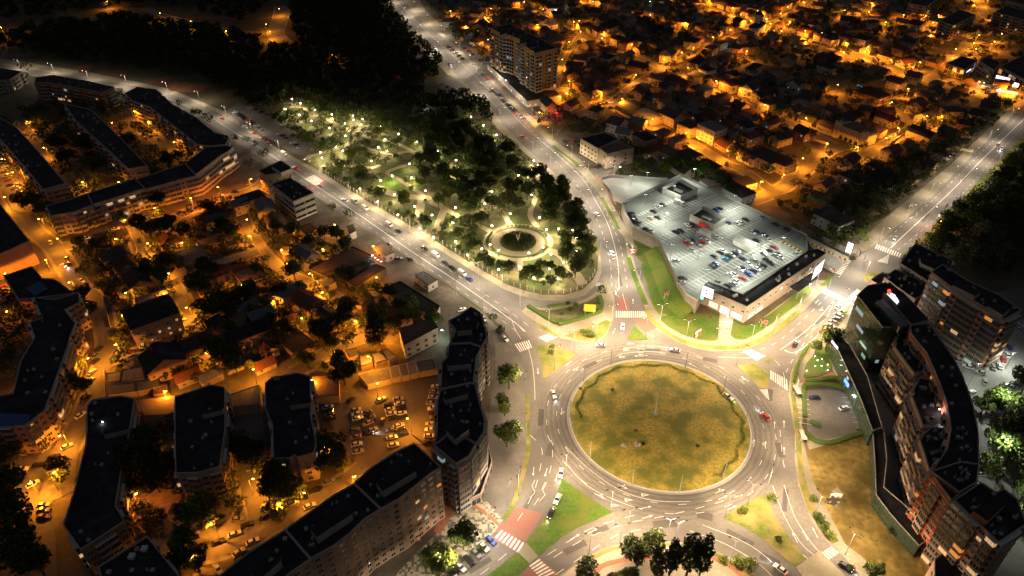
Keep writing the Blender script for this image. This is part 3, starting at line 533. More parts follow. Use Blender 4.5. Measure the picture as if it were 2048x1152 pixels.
def facade(T, a, c, z0, z1, fh, pat, par, lit, out, bay, glass, frame):
    d = Vector((c[0]-a[0], c[1]-a[1], 0)); L = d.length
    if L < 2.2: return
    n = Vector((d.y, -d.x, 0)).normalized(); mid = (Vector(a)+Vector(c))/2
    if n.dot(Vector((-mid[0], -mid[1], 0)).normalized()) < -.25: return
    rz = math.atan2(d.y, d.x)+math.pi; k = max(1, int(L/bay)); bw = L/k
    nf = int((z1-z0+.2)/fh)
    for f in range(nf):
        for i in range(k):
            t = pat[i % len(pat)] if isinstance(pat, str) else pat[f % len(pat)][i % len(pat[f % len(pat)])]
            if t == ' ': continue
            p = Vector((a[0], a[1], 0))+d*((i+.5)/k); z = z0+f*fh
            gl = glass
            if random.random() < lit*1.25: gl = random.choice(['litw', 'litw', 'lito', 'litc'])
            if t in 'bo': me = variant(win_mesh(t, gl, frame, round(bw-.12, 1), fh-.1), par); zz = z+.15
            else:
                me = win_mesh('w', gl, frame, {'w': min(1.7, bw-.5), 's': .8, 'W': bw-.25, 'l': bw-.3}[t] if bw > 1.2 else .7, {'w': 1.4, 's': .8, 'W': 1.7, 'l': fh-.5}[t]); zz = z+(.9 if t != 'l' else .3)
            out.append(('balcony' if t in 'bo' else 'window', me, p+n*.01, zz, rz, gl))
def building(name, label, cat, roof, h, wallm='greyp', roofm='tar', fh=2.8, pat='wbw', par='greyp', lit=.03, z0=0.0, bay=3.2, ground=0.0, parapet=.6, glass='glass', frame='frame', world=False, group=None, extras=(), only=None, cap='greyp', rise=0):
    P = roof if world else px(roof, h+rise)
    P = [Vector((p[0], p[1], 0)) for p in P]
    if area(P) < 0: P = P[::-1]
    FOOT.append(P); c = sum(P, Vector())/len(P); r = root(name, (c.x, c.y, 0), 0, label, cat, group); LM.append((label, r)); h0 = h; h = h+rise
    Q = [p-c for p in P]; LASTQ[:] = Q
    b = MB(); n = len(Q)
    b.prism(Q, z0, h, 1, 0)
    o = b.build('wall', [wallm, roofm], r)
    # roof edge
    if parapet:
        b = MB()
        for i in range(n):
            a, e = Q[i], Q[(i+1) % n]; d = e-a; L = d.length
            if L < .1: continue
            T = Matrix.Translation((a.x, a.y, 0)) @ Matrix.Rotation(math.atan2(d.y, d.x), 4, 'Z')
            b.box(-.05, -.08, h+.002, L+.05, .22, h+parapet-.004*(i % 3), 0, T)
        b.build('parapet', cap, r)
    out = []
    for i in range(n):
        if only is not None and i not in only: continue
        a, e = Q[i], Q[(i+1) % n]
        aw, ew = P[i], P[(i+1) % n]; tmp = []
        facade(None, aw, ew, z0+ground, h-.1, fh, pat, par, lit, tmp, bay, glass, frame)
        out += tmp
    for kindn in ('window', 'balcony'):
        L_ = [x for x in out if x[0] == kindn]; L_.sort(key=lambda x: (x[2].x**2+x[2].y**2+(H-x[3])**2)-(1e4 if x[5] != glass else 0))
        for q in L_[:96]:
            w = ob(kindn, q[1], None, r); w.location = (q[2].x-c.x, q[2].y-c.y, q[3]); w.rotation_euler = (0, 0, q[4])
            if q[5] != glass: w['label'] = 'lit '+kindn
        if len(L_) > 96:
            bb = MB(); mats = []; 
            for q in L_[96:]:
                T = Matrix.Translation((q[2].x-c.x, q[2].y-c.y, q[3])) @ Matrix.Rotation(q[4], 4, 'Z'); vs = [T @ vv.co for vv in q[1].vertices]; k0 = len(bb.v)
                bb.v += [tuple(x) for x in vs]
                for pl in q[1].polygons:
                    mn = q[1].materials[pl.material_index].name
                    if mn not in mats: mats.append(mn)
                    bb.f.append(tuple(k0+i for i in pl.vertices)); bb.m.append(mats.index(mn))
            o2 = ob(kindn, mesh(kindn+'s', bb.v, bb.f, bb.m), [bpy.data.materials[x] for x in mats], r); o2['kind'] = 'stuff'
    for ex in extras: ex(r, c, h)
    return r
def stairhead(pts, dh, m='greyp', top='tar', name='stair_head'):
    def f(r, c, h):
        P = px(pts, h+dh); b = MB(); b.prism([Vector((p.x-c.x, p.y-c.y)) for p in P], h+.01, h+dh, 1, 0); b.build(name, [m, top], r)
    return f
def chimneys(pts, hh=1.2, w=.5, m='greyp', name='chimney'):
    def f(r, c, h):
        for u, v in pts:
            p = g(u, v, h); b = MB(); b.box(-w, -w, 0, w, w, hh, 0); b.box(-w-.1, -w-.1, hh+.001, w+.1, w+.1, hh+.15, 0)
            o = b.build(name, m, r); o.location = (p.x-c.x, p.y-c.y, h)
    return f
def roofbits(n, seed, m='steel', name='roof_vent'):
    def f(r, c, h):
        rr = random.Random(seed); P = [(v.x, v.y) for v in LASTQ]; x0, x1 = min(p[0] for p in P), max(p[0] for p in P); y0, y1 = min(p[1] for p in P), max(p[1] for p in P); k = 0
        half = P
        for _ in range(200):
            if k >= n: break
            p = (rr.uniform(x0, x1), rr.uniform(y0, y1))
            if not all(poly_in((p[0]+dx, p[1]+dy), half) for dx in (-1, 1) for dy in (-1, 1)): continue
            b = MB(); s = rr.uniform(.25, .6); b.box(-s, -s, 0, s, s, rr.uniform(.5, 1.1), 0); b.cyl((0, 0, .4), (0, 0, 1.5), .15, .15, 8, 0)
            o = b.build(name, m, r); o.location = (*p, h+.01); k += 1
    return f
banded('stripe_red', (.52,.12,.04), (.68,.60,.52), 2.8, .16); banded('stripe_wing', (.70,.52,.40), (.55,.26,.13), 2.8, .42); banded('stripe_block', (.50,.17,.08), (.58,.50,.42), 2.8, .42); banded('stripe_tower', (.36,.34,.32), (.08,.075,.07), 2.8, .2)
banded('lbslab', (.50,.25,.13), (.58,.50,.42), 2.7, .30)
for k in ('lbslab', 'stripe_red', 'stripe_wing', 'stripe_block', 'stripe_tower'): M[k] = MATS[k]
B = building
AB = 'apartment block'
# twelve-storey tower by the avenue
tower_r = [(981,57),(1010,70),(1014,64),(1040,78),(1036,87),(1072,107),(1115,97),(1088,82),(1090,74),(1062,60),(1020,46)]
B('apartment_tower', 'tall ochre and white apartment tower with banded balconies beside the avenue', 'tower', [(981,57),(1005,70),(1019,71),(1040,80),(1043,89),(1072,107),(1115,97),(1066,71),(1020,48)], 35, 'ochre', fh=2.75, pat='oo wo ', par='white', lit=.07, bay=2.6, extras=[stairhead([(1000,62),(1014,57),(1014,66),(1000,70)], 3), stairhead([(1040,78),(1053,74),(1053,84),(1040,88)], 3), stairhead([(1066,100),(1082,94),(1082,102),(1070,106)], 3), chimneys([(1012,50),(1050,70),(1076,88)], 3, .3), roofbits(15, 3)], z0=5)
B('shop_podium', 'low glazed shop strip with lit windows at the foot of the tall tower', 'shop', [(975,128),(1054,203),(1122,192),(1110,180),(1080,180),(1045,150),(1010,125)], 5, 'greyp', fh=4, pat='w', lit=.45, bay=4.5, parapet=.4)
# supermarket with car park on its roof
DECK = [(1361,351),(1614,472),(1614,504),(1485,592),(1416,565),(1404,585),(1394,603),(1372,589),(1357,568),(1319,482),(1307,474),(1267,455),(1250,425),(1244,408)]
r = B('supermarket_hall', 'supermarket hall with a lit rooftop car park behind a dark roof edge', 'supermarket', DECK, 7, 'deckwall', 'deck', pat=' ', parapet=1.1, cap='conc', only=[])
r2 = B('supermarket_hall', 'long supermarket front with black flat roof and lit shop windows on the lawn', 'supermarket', [(1416,565),(1485,592),(1614,504),(1635,499),(1651,507),(1494,613),(1406,574)], 9.4, 'storew', fh=4.5, ground=4.4, pat='w ', bay=2.3, lit=0, parapet=.5, cap='tar', only=None, extras=[roofbits(19, 11)])
def front_extra(r, lst, m, name, zlo, zhi, off=.08, thick=.1):
    for a, c in lst:
        A, Cc = g(*a, zlo), g(*c, zlo); d = Cc-A; T = Matrix.Translation((A.x, A.y, 0)) @ Matrix.Rotation(math.atan2(d.y, d.x), 4, 'Z')
        b = MB(); b.box(0, -off-thick, zlo, d.length, -off, zhi, 0, T); o = b.build(name, m, None); o.parent = r; o.location = (-r.location.x, -r.location.y, 0)
# light wells on the deck
def pen(label, pts, h, z, m='greyp', name='rooftop_pavilion'):
    P = px(pts, h); c = sum(P, Vector())/4; r = root(name, (c.x, c.y, z), 0, label, 'pavilion')
    b = MB(); Q = [p-c for p in P]
    if area(Q) < 0: Q = Q[::-1]
    for i in range(4):
        a, e = Q[i], Q[(i+1) % 4]; d = e-a; T = Matrix.Translation((a.x, a.y, 0)) @ Matrix.Rotation(math.atan2(d.y, d.x), 4, 'Z'); b.box(.1, 0, 0, d.length, .1, h-z-.003*i, 0, T)
    b.build('screen_wall', 'white', r)
    b = MB(); b.prism([q*.985 for q in Q], .02, (h-z)*.45, 0, 0); b.build('inner_roof', 'tar', r)
    for k in range(4):
        b = MB(); q = Q[0].lerp(Q[1], .2+.18*k)*.5+Q[2].lerp(Q[3], .5)*.35; b.box(-.9, -.6, 0, .9, .6, 1.0, 0); o = b.build('air_unit', 'steel', r); o.location = (q.x, q.y, (h-z)*.45)
    return r, c, Q
p1, c1, Q1 = pen('grey screen-walled plant pavilion at the far corner of the rooftop car park', [(1325,375),(1362,391),(1396,376),(1360,357)], 11, 7)
p2_, c2, Q2 = pen('grey screen-walled pavilion with a red panel in the middle of the rooftop car park', [(1380,428),(1428,449),(1452,435),(1405,411)], 11, 7)
def textobj(s, size, m, parent, loc, rot, ext=.03, name='lettering'):
    cu = bpy.data.curves.new(name, 'FONT'); cu.body = s; cu.size = size; cu.extrude = ext; cu.align_x = 'CENTER'; cu.align_y = 'CENTER'; cu.resolution_u = 2
    t_ = bpy.data.objects.new(name, cu); me = bpy.data.meshes.new_from_object(t_); bpy.data.objects.remove(t_); me.materials.clear(); o = ob(name, me, m, parent); o.location = loc; o.rotation_euler = rot; return o
def panel(name, label, cat, a, c, zl, zh, m, t=.35, posts=None, marks=None, framem='dark', group=None):
    # upright sign between ground points a and c (pixels at height zl)
    A, Cc = g(*a, zl), g(*c, zl); d = Cc-A; rz = math.atan2(d.y, d.x); r = root(name, (A.x, A.y, 0), rz, label, cat, group); L = d.length
    b = MB(); b.box(0, -t/2, zl, L, t/2, zh, 0); b.build('frame', framem, r)
    b = MB(); b.box(.12, -t/2-.03, zl+.12, L-.12, -t/2-.005, zh-.12, 0); b.build('panel', m, r)
    if posts is not None:
        for x in ([L*.15, L*.85] if posts != 1 else [L/2]):
            b = MB(); b.cyl((x, 0, posts if posts not in (1, True) else 0), (x, 0, zl), .14); b.build('post', 'steel', r)
    if marks: marks(r, L, zl, zh, -t/2-.035)
    return r
def kmarks(r, L, zl, zh, y):
    cx, cz = L*.5, (zl+zh)/2; s = (zh-zl)/6
    for (x, z, w, hh) in ((-1.2, .5, 1.1, .8), (-1.2, -1.1, 1.1, .8), (.6, .7, .5, .3), (.6, -1.5, .5, .3)):
        b = MB(); b.box(cx+x*s, y-.12, cz+z*s, cx+(x+w)*s, y+.02, cz+(z+hh)*s, 0); b.build('emblem', 'mag', r)
    b = MB(); b.box(cx+.1*s, y-.02, cz-.1*s, cx+.6*s, y, cz+.15*s, 0); b.build('emblem', 'mag', r)
panel('illuminated_sign', 'white lit square sign with a red emblem on the supermarket roof corner', 'sign', (1402,590), (1425,599), 7.6, 13.2, 'signw', marks=kmarks)
panel('illuminated_sign', 'white lit sign board with a small emblem on the supermarket street side', 'sign', (1622,560), (1642,541), 6, 13, 'signw', posts=0.0, marks=kmarks)
panel('lit_box_sign', 'small cyan box sign left of the large white roof sign', 'sign', (1400,597), (1407,600), 5.2, 7.4, 'signc')
panel('pylon_sign', 'tall white lit pylon sign on two legs by the ramp entrance', 'sign', (1690,503), (1702,508), 8.5, 14.5, 'signw', posts=0.0)
panel('sign_board', 'small white notice board beside the pylon sign', 'sign', (1712,507), (1718,513), 1.5, 5, 'white', posts=0.0)
r = panel('poster_panel', 'red advertising panel with white line on the rooftop pavilion wall', 'poster', (1397,452), (1412,459), 7.6, 10.4, 'redl', t=.12)
def on_edge(r, a, c, h, f0, f1, m, name, zlo, zhi, off=.12):
    A, Cc = g(*a, h), g(*c, h); P0, P1 = A.lerp(Cc, f0), A.lerp(Cc, f1); d = P1-P0; T = Matrix.Translation((P0.x, P0.y, 0)) @ Matrix.Rotation(math.atan2(d.y, d.x), 4, 'Z')
    b = MB(); b.box(0, -off, zlo, d.length, -.02, zhi, 0, T); o = b.build(name, m, None); o.parent = r; o.location = (-r.location.x, -r.location.y, 0)
for f0, f1, nm, z0_, z1_ in ((.20,.40,'shop_window',1.0,3.8), (.46,.66,'entrance',.2,4.2), (.71,.95,'shop_window',.8,3.6)): on_edge(r2, (1406,574), (1494,613), 9.4, f0, f1, 'shopl', nm, z0_, z1_)
for f0, f1 in ((.05,.12), (.14,.22), (.66,.74), (.76,.86), (.88,.95)): on_edge(r2, (1494,613), (1651,507), 9.4, f0, f1, 'shopl', 'shop_window', .6, 3.0)
for f0 in (.42, .80): on_edge(r2, (1494,613), (1651,507), 9.4, f0, f0+.025, 'litc', 'window', 5.2, 6.6)
b = MB(); P = px([(1580,573),(1597,583),(1637,555),(1622,545)], 4.4); b.prism(P, 4.0, 4.4, 0, 0); r = root('entrance_canopy', (0,0,0)); r.location = (P[0].x, P[0].y, 0); o = b.build('roof', 'tar', None); o.parent = r; o.location = (-P[0].x, -P[0].y, 0); tag(r, 'dark flat canopy over the lit side entrance of the supermarket', 'canopy')
for q in P[:3]:
    b = MB(); b.cyl((q.x-P[0].x, q.y-P[0].y, 0), (q.x-P[0].x, q.y-P[0].y, 4), .12); b.build('post', 'steel', r)
# steps and forecourt at the entrance
for k, (a, c) in enumerate((((1438,645),(1461,645)), ((1438,651),(1460,651)), ((1438,657),(1459,657)), ((1438,663),(1458,663)))):
    P = px([a, c, (c[0], c[1]+3), (a[0], a[1]+3)]); b = MB(); b.prism(P, .1, .45-.06*k, 0, 0); tag(b.build('entrance_step', 'plaza'), 'pale stone step of the supermarket stairs, '+['nearest the doors', 'second from the doors', 'third from the doors', 'nearest the road'][k], 'step', 'steps up to the supermarket')
sheet('forecourt', [(1440,622),(1468,632),(1461,668),(1463,690),(1436,690),(1438,640)], 'plaza', .15)
# ramp to the street and its striped kerbs
A = px([(1602,466),(1622,492)], 7); Bq = px([(1700,516),(1668,547)], .06)
b = MB(); b.add([(*A[0].xy, 7.02), (*Bq[0].xy, .07), (*Bq[1].xy, .07), (*A[1].xy, 7.02), (*A[0].xy, 0), (*Bq[0].xy, 0), (*Bq[1].xy, 0), (*A[1].xy, 0)], [(0,3,2,1), (0,1,5,4), (2,3,7,6), (0,4,7,3)])
tag(b.build('ramp_road', 'deck'), kind='structure')
def stripes(name, label, a, c, za, zc, w=.8, hh=.5):
    A, Cc = g(*a, za), g(*c, zc); d = Cc-A; n = int(d.length/1.1); b = MB(); t = Vector((-d.y, d.x, 0)).normalized()*w/2
    for i in range(n):
        p, q = A.lerp(Cc, i/n), A.lerp(Cc, (i+1)/n)
        v = [p-t, p+t, q+t, q-t]; b.add([(x.x, x.y, x.z) for x in v]+[(x.x, x.y, x.z+hh) for x in v], [(4,5,6,7), (0,1,5,4), (2,3,7,6), (1,2,6,5), (3,0,4,7)], i % 2)
    tag(b.build(name, ['ypaint', 'dark']), label, 'kerb')
stripes('striped_kerb', 'yellow and black striped kerb along the outer edge of the exit ramp', (1602,478), (1672,512), 7.05, 1.2)
stripes('striped_kerb', 'yellow and black striped kerb on the deck beside the ramp mouth', (1562,482), (1608,506), 7.02, 7.02, 1.3, .15)
stripes('striped_kerb', 'short yellow and black kerb by the pylon sign', (1672,513), (1697,522), 1.0, .1)
wall('ramp_wall', [(1600,462),(1640,480),(1700,512)], 3.2, .3, 'conc', 'pale concrete wall along the exit ramp of the rooftop car park')
# deck markings
b = MB(); O = g(1361,351,7); e1 = (g(1610,471,7)-O).normalized(); e2 = Vector((-e1.y, e1.x, 0)); 
if e2.dot(g(1244,408,7)-O) < 0: e2 = -e2
DP = px(DECK, 7)
def dl(p, q, w=.11):
    t = (q-p); t = Vector((-t.y, t.x, 0)).normalized()*w
    if poly_in((p+q)/2, DP) and poly_in(p, DP) and poly_in(q, DP): b.add([(*(p-t).xy, 7.012), (*(p+t).xy, 7.012), (*(q+t).xy, 7.012), (*(q-t).xy, 7.012)], [(0,1,2,3)])
for s in (3, 24, 41, 58, 75, 92):
    for k in range(-2, 40):
        p = O+e1*s+e2*(k*2.5+4); dl(p, p+e1*4.8)
        if s > 3: dl(p+e1*4.8, p+e1*9.6)
    for k in range(-2, 40): dl(O+e1*(s+(4.8 if s > 3 else 0))+e2*(k*2.5+4), O+e1*(s+(4.8 if s > 3 else 0))+e2*(k*2.5+6.5))
for k in range(22): p = O+e1*18+e2*(8+k*2.2); dl(p, p+e1*2.4, .3)
tag(b.build('deck_markings', 'paint'), kind='structure')
# sloping lawn against the deck wall
b = MB(); I = [q for q in smooth_line(px([(1310,476),(1319,482),(1340,527),(1357,568),(1372,589),(1390,601)], 7), 4)]; n_ = len(I); vv = []
for i, q in enumerate(I):
    a_, c_ = I[max(0, i-1)], I[min(n_-1, i+1)]; d_ = (c_-a_).normalized(); nn = Vector((-d_.y, d_.x, 0)); nn = nn if nn.x < 0 or nn.y < -.5 else -nn
    t_ = math.sin(math.pi*min(1, (i+.3)/n_))**.5; vv += [(q.x-nn.x*.3, q.y-nn.y*.3, .15+4.2*t_), (q.x+nn.x*3, q.y+nn.y*3, .15+2.2*t_), (q.x+nn.x*7.5, q.y+nn.y*7.5, .143)]
b.add(vv, [(3*i+k, 3*i+k+1, 3*i+k+4, 3*i+k+3) for i in range(n_-1) for k in (0, 1)]); tag(b.build('grass_bank', 'grass'), kind='structure')
# white tent and trolley shelters on the deck
def shelter(name, label, cat, u, v, w, d, h, m, z=7, arch=True, rz=None):
    p = g(u, v, z); rz = math.atan2(e1.y, e1.x) if rz is None else rz; r = root(name, (p.x, p.y, z), rz, label, cat)
    b = MB(); b.box(-w/2, -d/2, .01, w/2, d/2, h*.7, 0); b.build('side_wall', m, r)
    b = MB(); N = 8
    for i in range(N):
        y0, y1 = -d/2-.1+(d+.2)*i/N, -d/2-.1+(d+.2)*(i+1)/N; f = lambda y: h*.7+.01+(h*.3*math.cos(y/(d+.2)*math.pi) if arch else .1)
        b.add([(-w/2-.1, y0, f(y0)), (w/2+.1, y0, f(y0)), (w/2+.1, y1, f(y1)), (-w/2-.1, y1, f(y1))], [(0,1,2,3)])
        b.add([(-w/2-.1, y0, f(y0)), (-w/2-.1, y1, f(y1)), (-w/2-.1, y1, h*.7), (-w/2-.1, y0, h*.7)], [(0,1,2,3)]); b.add([(w/2+.1, y0, f(y0)), (w/2+.1, y1, f(y1)), (w/2+.1, y1, h*.7), (w/2+.1, y0, h*.7)], [(3,2,1,0)])
    b.build('roof', m, r); 
    b = MB(); b.box(-w/2-.03, -.8, .1, -w/2-.005, .8, h*.55, 0); b.build('door', 'greyp', r); return r
shelter('trolley_tent', 'white arched trolley tent standing among the parked cars on the deck', 'tent', 1488, 492, 10, 6.5, 3.6, 'white')
r = shelter('escalator_cover', 'glazed pale lift cover beside the red-panelled pavilion', 'shelter', 1410, 468, 6, 3.5, 3, 'frame', arch=False)
wall('yard_wall', [(1204,360),(1222,355),(1335,362)], 2.0, .3, 'conc', 'curved pale concrete wall around the ramp yard')
wall('boundary_wall', [(1215,352),(1265,318),(1300,310),(1330,335),(1352,345)], 2.6, .25, 'greyp', 'pale wall between the overgrown lot and the ramp yard')
wall('blue_fence', [(1614,396),(1655,412),(1700,433)], 2.2, .15, 'skyblue', 'blue sheet fence beside the dark vacant lot', 'fence')
# glass office tower
r = B('glass_office_tower', 'green glass office tower with lit floors and a roof sign', 'office tower', [(1714,591),(1765,655),(1800,655),(1856,638),(1806,586),(1771,566),(1735,572)], 24, 'gglass', 'tar', fh=3.0, pat='W', glass='gglass', frame='bframe', bay=1.9, lit=.0, parapet=.4, cap='steel', extras=[stairhead([(1751,603),(1800,655),(1818,650),(1766,598)], 3.2, 'gglass', 'gsheet', 'penthouse'), stairhead([(1768,584),(1823,648),(1857,639),(1806,586),(1778,563)], 4.2, 'beige', 'tar', 'penthouse')])
k = 0
for w in [c for c in r.children if c.name.startswith('window') and c.location.z > 2]:
    pass
for nm, lst in (('upper', [((1716,596),(1730,614), 18, 20)]), ):
    pass
LITW = [((1712,610),(1726,628),19.5,21.3), ((1719,650),(1731,664),13.2,14.8)]
GT = r
r = root('roof_sign', g(1776,590,28.2)); r.rotation_euler = (0, 0, ang((1776,590), (1789,603), 28.2)); tag(r, 'red and white lit sign on the roof of the green glass tower', 'sign')
b = MB(); b.box(-.6, -.25, .1, 6.6, -.05, .4, 0); b.build('base_rail', 'signw', r)
b = MB(); b.cyl((0,-.3,1.9), (0,.1,1.9), .9, .9, 14); b.build('round_emblem', 'signr', r)
textobj('OPTIC', 2.3, 'signw', r, (3.6, -.2, 1.5), (math.pi/2, 0, 0), .12) if 0 else None
for i, (x, rr_) in enumerate(((1.9, .85), (3.3, 1.05), (4.8, .9), (6.0, .7))):
    b = MB(); b.cyl((x,-.3,.5+rr_), (x,.1,.5+rr_), rr_, rr_, 14); b.build('cloud_shape', 'signw', r)
for f0, f1, zl, zh, m_ in ((.10,.38,18.6,20.4,'litc'), (.30,.55,12.6,14.0,'litc'), (.72,.86,4.5,6,'litg'), (.55,.8,8.5,9.6,'litg')): on_edge(GT, (1714,591), (1765,655), 24, f0, f1, m_, 'lit_window_band', zl, zh, .2)
for f0, f1, zl in ((.35,.55,5.5),): on_edge(GT, (1765,655), (1799,655), 24, f0, f1, 'litc', 'lit_window_band', zl, zl+1.6, .2)
# curved glass gallery at its foot
B('glass_gallery', 'low curved building with sloping glass front below the green office tower', 'gallery', [(1661,668),(1678,672),(1700,690),(1735,752),(1765,855),(1745,862),(1722,800),(1690,730)], 8, 'gglass', 'tar', fh=3.4, pat='l', glass='gglass', frame='bframe', bay=2.2, lit=.02, parapet=.3)
B('glass_gallery', 'long low glass gallery curving along the dry field', 'gallery', [(1745,864),(1768,858),(1774,918),(1768,975),(1812,1012),(1864,1075),(1838,1092),(1782,1030),(1752,990),(1750,935)], 6, 'gglass', 'tar', fh=2.9, pat='l', glass='gglass', frame='bframe', bay=2.4, lit=.0, parapet=.3)
wall('garden_wall', [(1741,866),(1750,930),(1752,948),(1747,1015),(1782,1050),(1800,1062),(1850,1110),(1880,1150)], 1.8, .4, 'plaza', 'pale stone wall edging the dry field', sm=3)
panel('lit_strip_sign', 'long white lit strip sign on the gallery roof corner', 'sign', (1663,684), (1676,700), 8.3, 9.6, 'mauve'); panel('blue_sign', 'round-ended blue neon sign above the gallery entrance', 'sign', (1688,762), (1697,776), 5.5, 7.5, 'signb')
# orange and cream curved complex
OC = [(1820,651),(1858,648),(1883,683),(1906,716),(1926,756),(1946,813),(1956,864),(1957,930),(1942,968),(1902,1003),(1861,946),(1893,900),(1901,860),(1893,808),(1878,766),(1853,708),(1821,668)]
B('curved_apartment_block', 'long curved apartment block with orange walls and broad black roof', AB, OC, 27, 'stripe_red', pat='wb', par='salmon', lit=.03, extras=[roofbits(23, 5)])
for lab, P in (('nearest the green glass tower', [(1787,692),(1828,748),(1862,740),(1853,708),(1821,668),(1800,664)]), ('in the middle of the curved complex', [(1822,790),(1845,852),(1893,845),(1893,808),(1878,766),(1840,755)]), ('beside the red brick end tower', [(1838,878),(1858,940),(1866,946),(1893,900),(1901,860),(1862,856)])):
    B('apartment_wing', 'cream and orange stepped apartment wing '+lab, 'apartment wing', P, 22, 'stripe_wing', pat=['bbw', 'wbb'], par='salmon', lit=.04, frame='frame', bay=2.8, extras=[roofbits(11, len(lab)), chimneys([P[0]], 1.5, .6, 'salmon', 'roof_pillar')], group='stepped wings of the curved complex')
B('brick_tower', 'red brick banded end tower with pale floor lines', AB, [(1861,944),(1918,987),(1953,966),(1957,930),(1920,925)], 28, 'stripe_red', pat='s  ww', par='salmon', lit=.03, bay=2.6, extras=[roofbits(9, 9)])
B('striped_apartment_tower', 'apartment tower with brown and white balcony stripes and a round gable window', AB, [(1907,1002),(1996,1087),(2052,1050),(2034,1000),(2007,979),(1991,986),(1961,966)], 28, 'stripe_block', pat='bbbwbb', par='brownp', lit=.08, bay=2.6, extras=[stairhead([(1946,1022),(1975,1042),(2010,1010),(1990,990)], 2.5, 'orangep'), roofbits(13, 19)])
B('small_front_building', 'low cream building with dark roof in front of the striped tower', 'building', [(1868,1120),(1905,1090),(1960,1130),(1985,1180),(1920,1200),(1868,1160)], 9, 'salmon', pat='w', bay=4, lit=.02)
# back block
B('apartment_block', 'nine-storey block with red balcony bands behind the glass tower', AB, [(1862,545),(1905,578),(2008,640),(2042,622),(1996,590),(1934,562),(1885,530)], 27, 'stripe_block', pat='wbbbwbb', par='brownp', lit=.09, bay=2.9, extras=[stairhead([(1905,570),(1950,592),(1962,583),(1915,560)], 2.5), stairhead([(1975,612),(2005,630),(2020,618),(1990,604)], 2.5), roofbits(13, 2)])
B('apartment_block', 'lower dark-roofed block between the boulevard and the nine-storey block', AB, [(1830,488),(1905,522),(1895,560),(1868,572),(1800,528)], 14, 'concw', pat='wbw', par='greyp', lit=.04, extras=[stairhead([(1840,515),(1868,527),(1868,538),(1842,526)], 2.5), roofbits(11, 6)])
B('terrace_building', 'low building with an orange-lit roof terrace beside the mini roundabout', 'building', [(1740,561),(1764,546),(1800,553),(1775,572),(1765,576)], 8, 'brownp', 'rsheet', pat='w', lit=.1)
B('link_building', 'low black-roofed building between glass tower and stepped block', 'building', [(1768,556),(1790,540),(1836,560),(1862,580),(1830,600),(1800,580)], 12, 'concw', pat='ww', lit=.05, extras=[roofbits(11, 8)])
# corner block with 9
r = B('corner_apartment_block', 'tall corner block with balconies and a white 9 near its roof', AB, [(867,891),(880,884),(905,862),(952,890),(937,914),(912,929)], 24, 'salmon', pat=['bbwbb'], par='greyp', lit=.02, bay=2.6, extras=[stairhead([(892,860),(911,879),(938,858),(924,845)], 3), chimneys([(928,858)], 3.5, .2, 'steel', 'antenna_mast')])
A9 = px([(912,929),(937,914)], 24); d9 = A9[1]-A9[0]; textobj('9', 2.6, 'frame', r, (A9[0].x+d9.x*.62-r.location.x+.35*d9.y/d9.length, A9[0].y+d9.y*.62-r.location.y-.35*d9.x/d9.length, 22.2), (math.pi/2, 0, math.atan2(d9.y, d9.x)), .08, 'number')
B('curved_street_block', 'middle part of the curved block facing the tree-lined service road', AB, [(868,891),(874,870),(875,801),(882,781),(940,768),(950,770),(957,801),(969,841),(967,866),(953,888),(905,861),(880,884)], 23, 'concw', pat='bbwb', par='greyp', lit=.02, bay=2.8, extras=[stairhead([(886,790),(936,776),(936,787),(890,800)], 2.6), roofbits(13, 22)])
B('curved_street_block', 'upper part of the curved block opposite the west arm of the junction', AB, [(882,780),(884,726),(895,716),(898,690),(940,688),(962,696),(952,718),(947,763),(949,769),(940,767)], 23, 'concw', pat='bwb', par='greyp', lit=.02, bay=2.8, extras=[stairhead([(893,720),(942,718),(942,728),(895,732)], 2.6), roofbits(9, 23)])
B('curved_street_block', 'rounded top end of the curved block with a lit orange side wall', AB, [(899,689),(912,663),(897,643),(917,633),(942,615),(960,626),(968,650),(974,676),(963,695),(940,687)], 23, 'beige', pat='wb', par='greyp', lit=.03, bay=2.8, extras=[stairhead([(914,650),(944,650),(944,660),(914,662)], 2.6), roofbits(9, 24)])
B('shop_podium', 'dark curved shop podium wrapping the foot of the corner block', 'shop', [(967,884),(975,880),(984,924),(962,988),(922,1008),(912,1000),(950,975),(968,930)], 4.4, 'brownp', fh=3.4, pat='l', lit=0, bay=3.5, parapet=.5, glass='glass')
sheet('stair_terrace', [(888,1008),(912,1000),(932,1010),(905,1030),(880,1070),(868,1065)], 'brickpath', .2)
# bottom boulevard slab, three sections
LB = dict(wallm='orangep', par='concw', bay=2.55, lit=.035, fh=2.75)
def lb(lab, P, ex, w='orangep'): B('long_apartment_block', lab, AB, P, 25, 'slabw', pat='wwbbbbww', par='white', bay=2.5, lit=.035, fh=2.7, extras=ex)
lb('right section of the long black-roofed slab beside the corner block', [(829,888),(882,936),(868,944),(852,956),(824,979),(799,999),(762,1019),(709,968),(742,937),(792,905)], [stairhead([(752,965),(765,983),(832,942),(830,927)], 3, 'greyp'), roofbits(11, 31)], 'brownp')
lb('middle section of the long black-roofed slab along the bottom boulevard', [(708,969),(761,1020),(730,1039),(697,1071),(668,1093),(622,1119),(571,1060),(612,1031),(670,990)], [stairhead([(620,1056),(633,1075),(705,1027),(703,1016)], 3, 'greyp'), roofbits(11, 32)], 'brownp')
lb('lower left section of the long black-roofed slab cut by the picture edge', [(570,1061),(621,1120),(582,1147),(540,1180),(470,1240),(395,1240),(440,1152),(500,1105)], [stairhead([(500,1145),(512,1165),(562,1122),(560,1112)], 3, 'greyp'), roofbits(9, 33)], 'brownp')
panel('lit_shop_sign', 'bright violet and white shop sign under the long slab', 'sign', (720,1146), (741,1131), 3.5, 5.5, 'mauve')
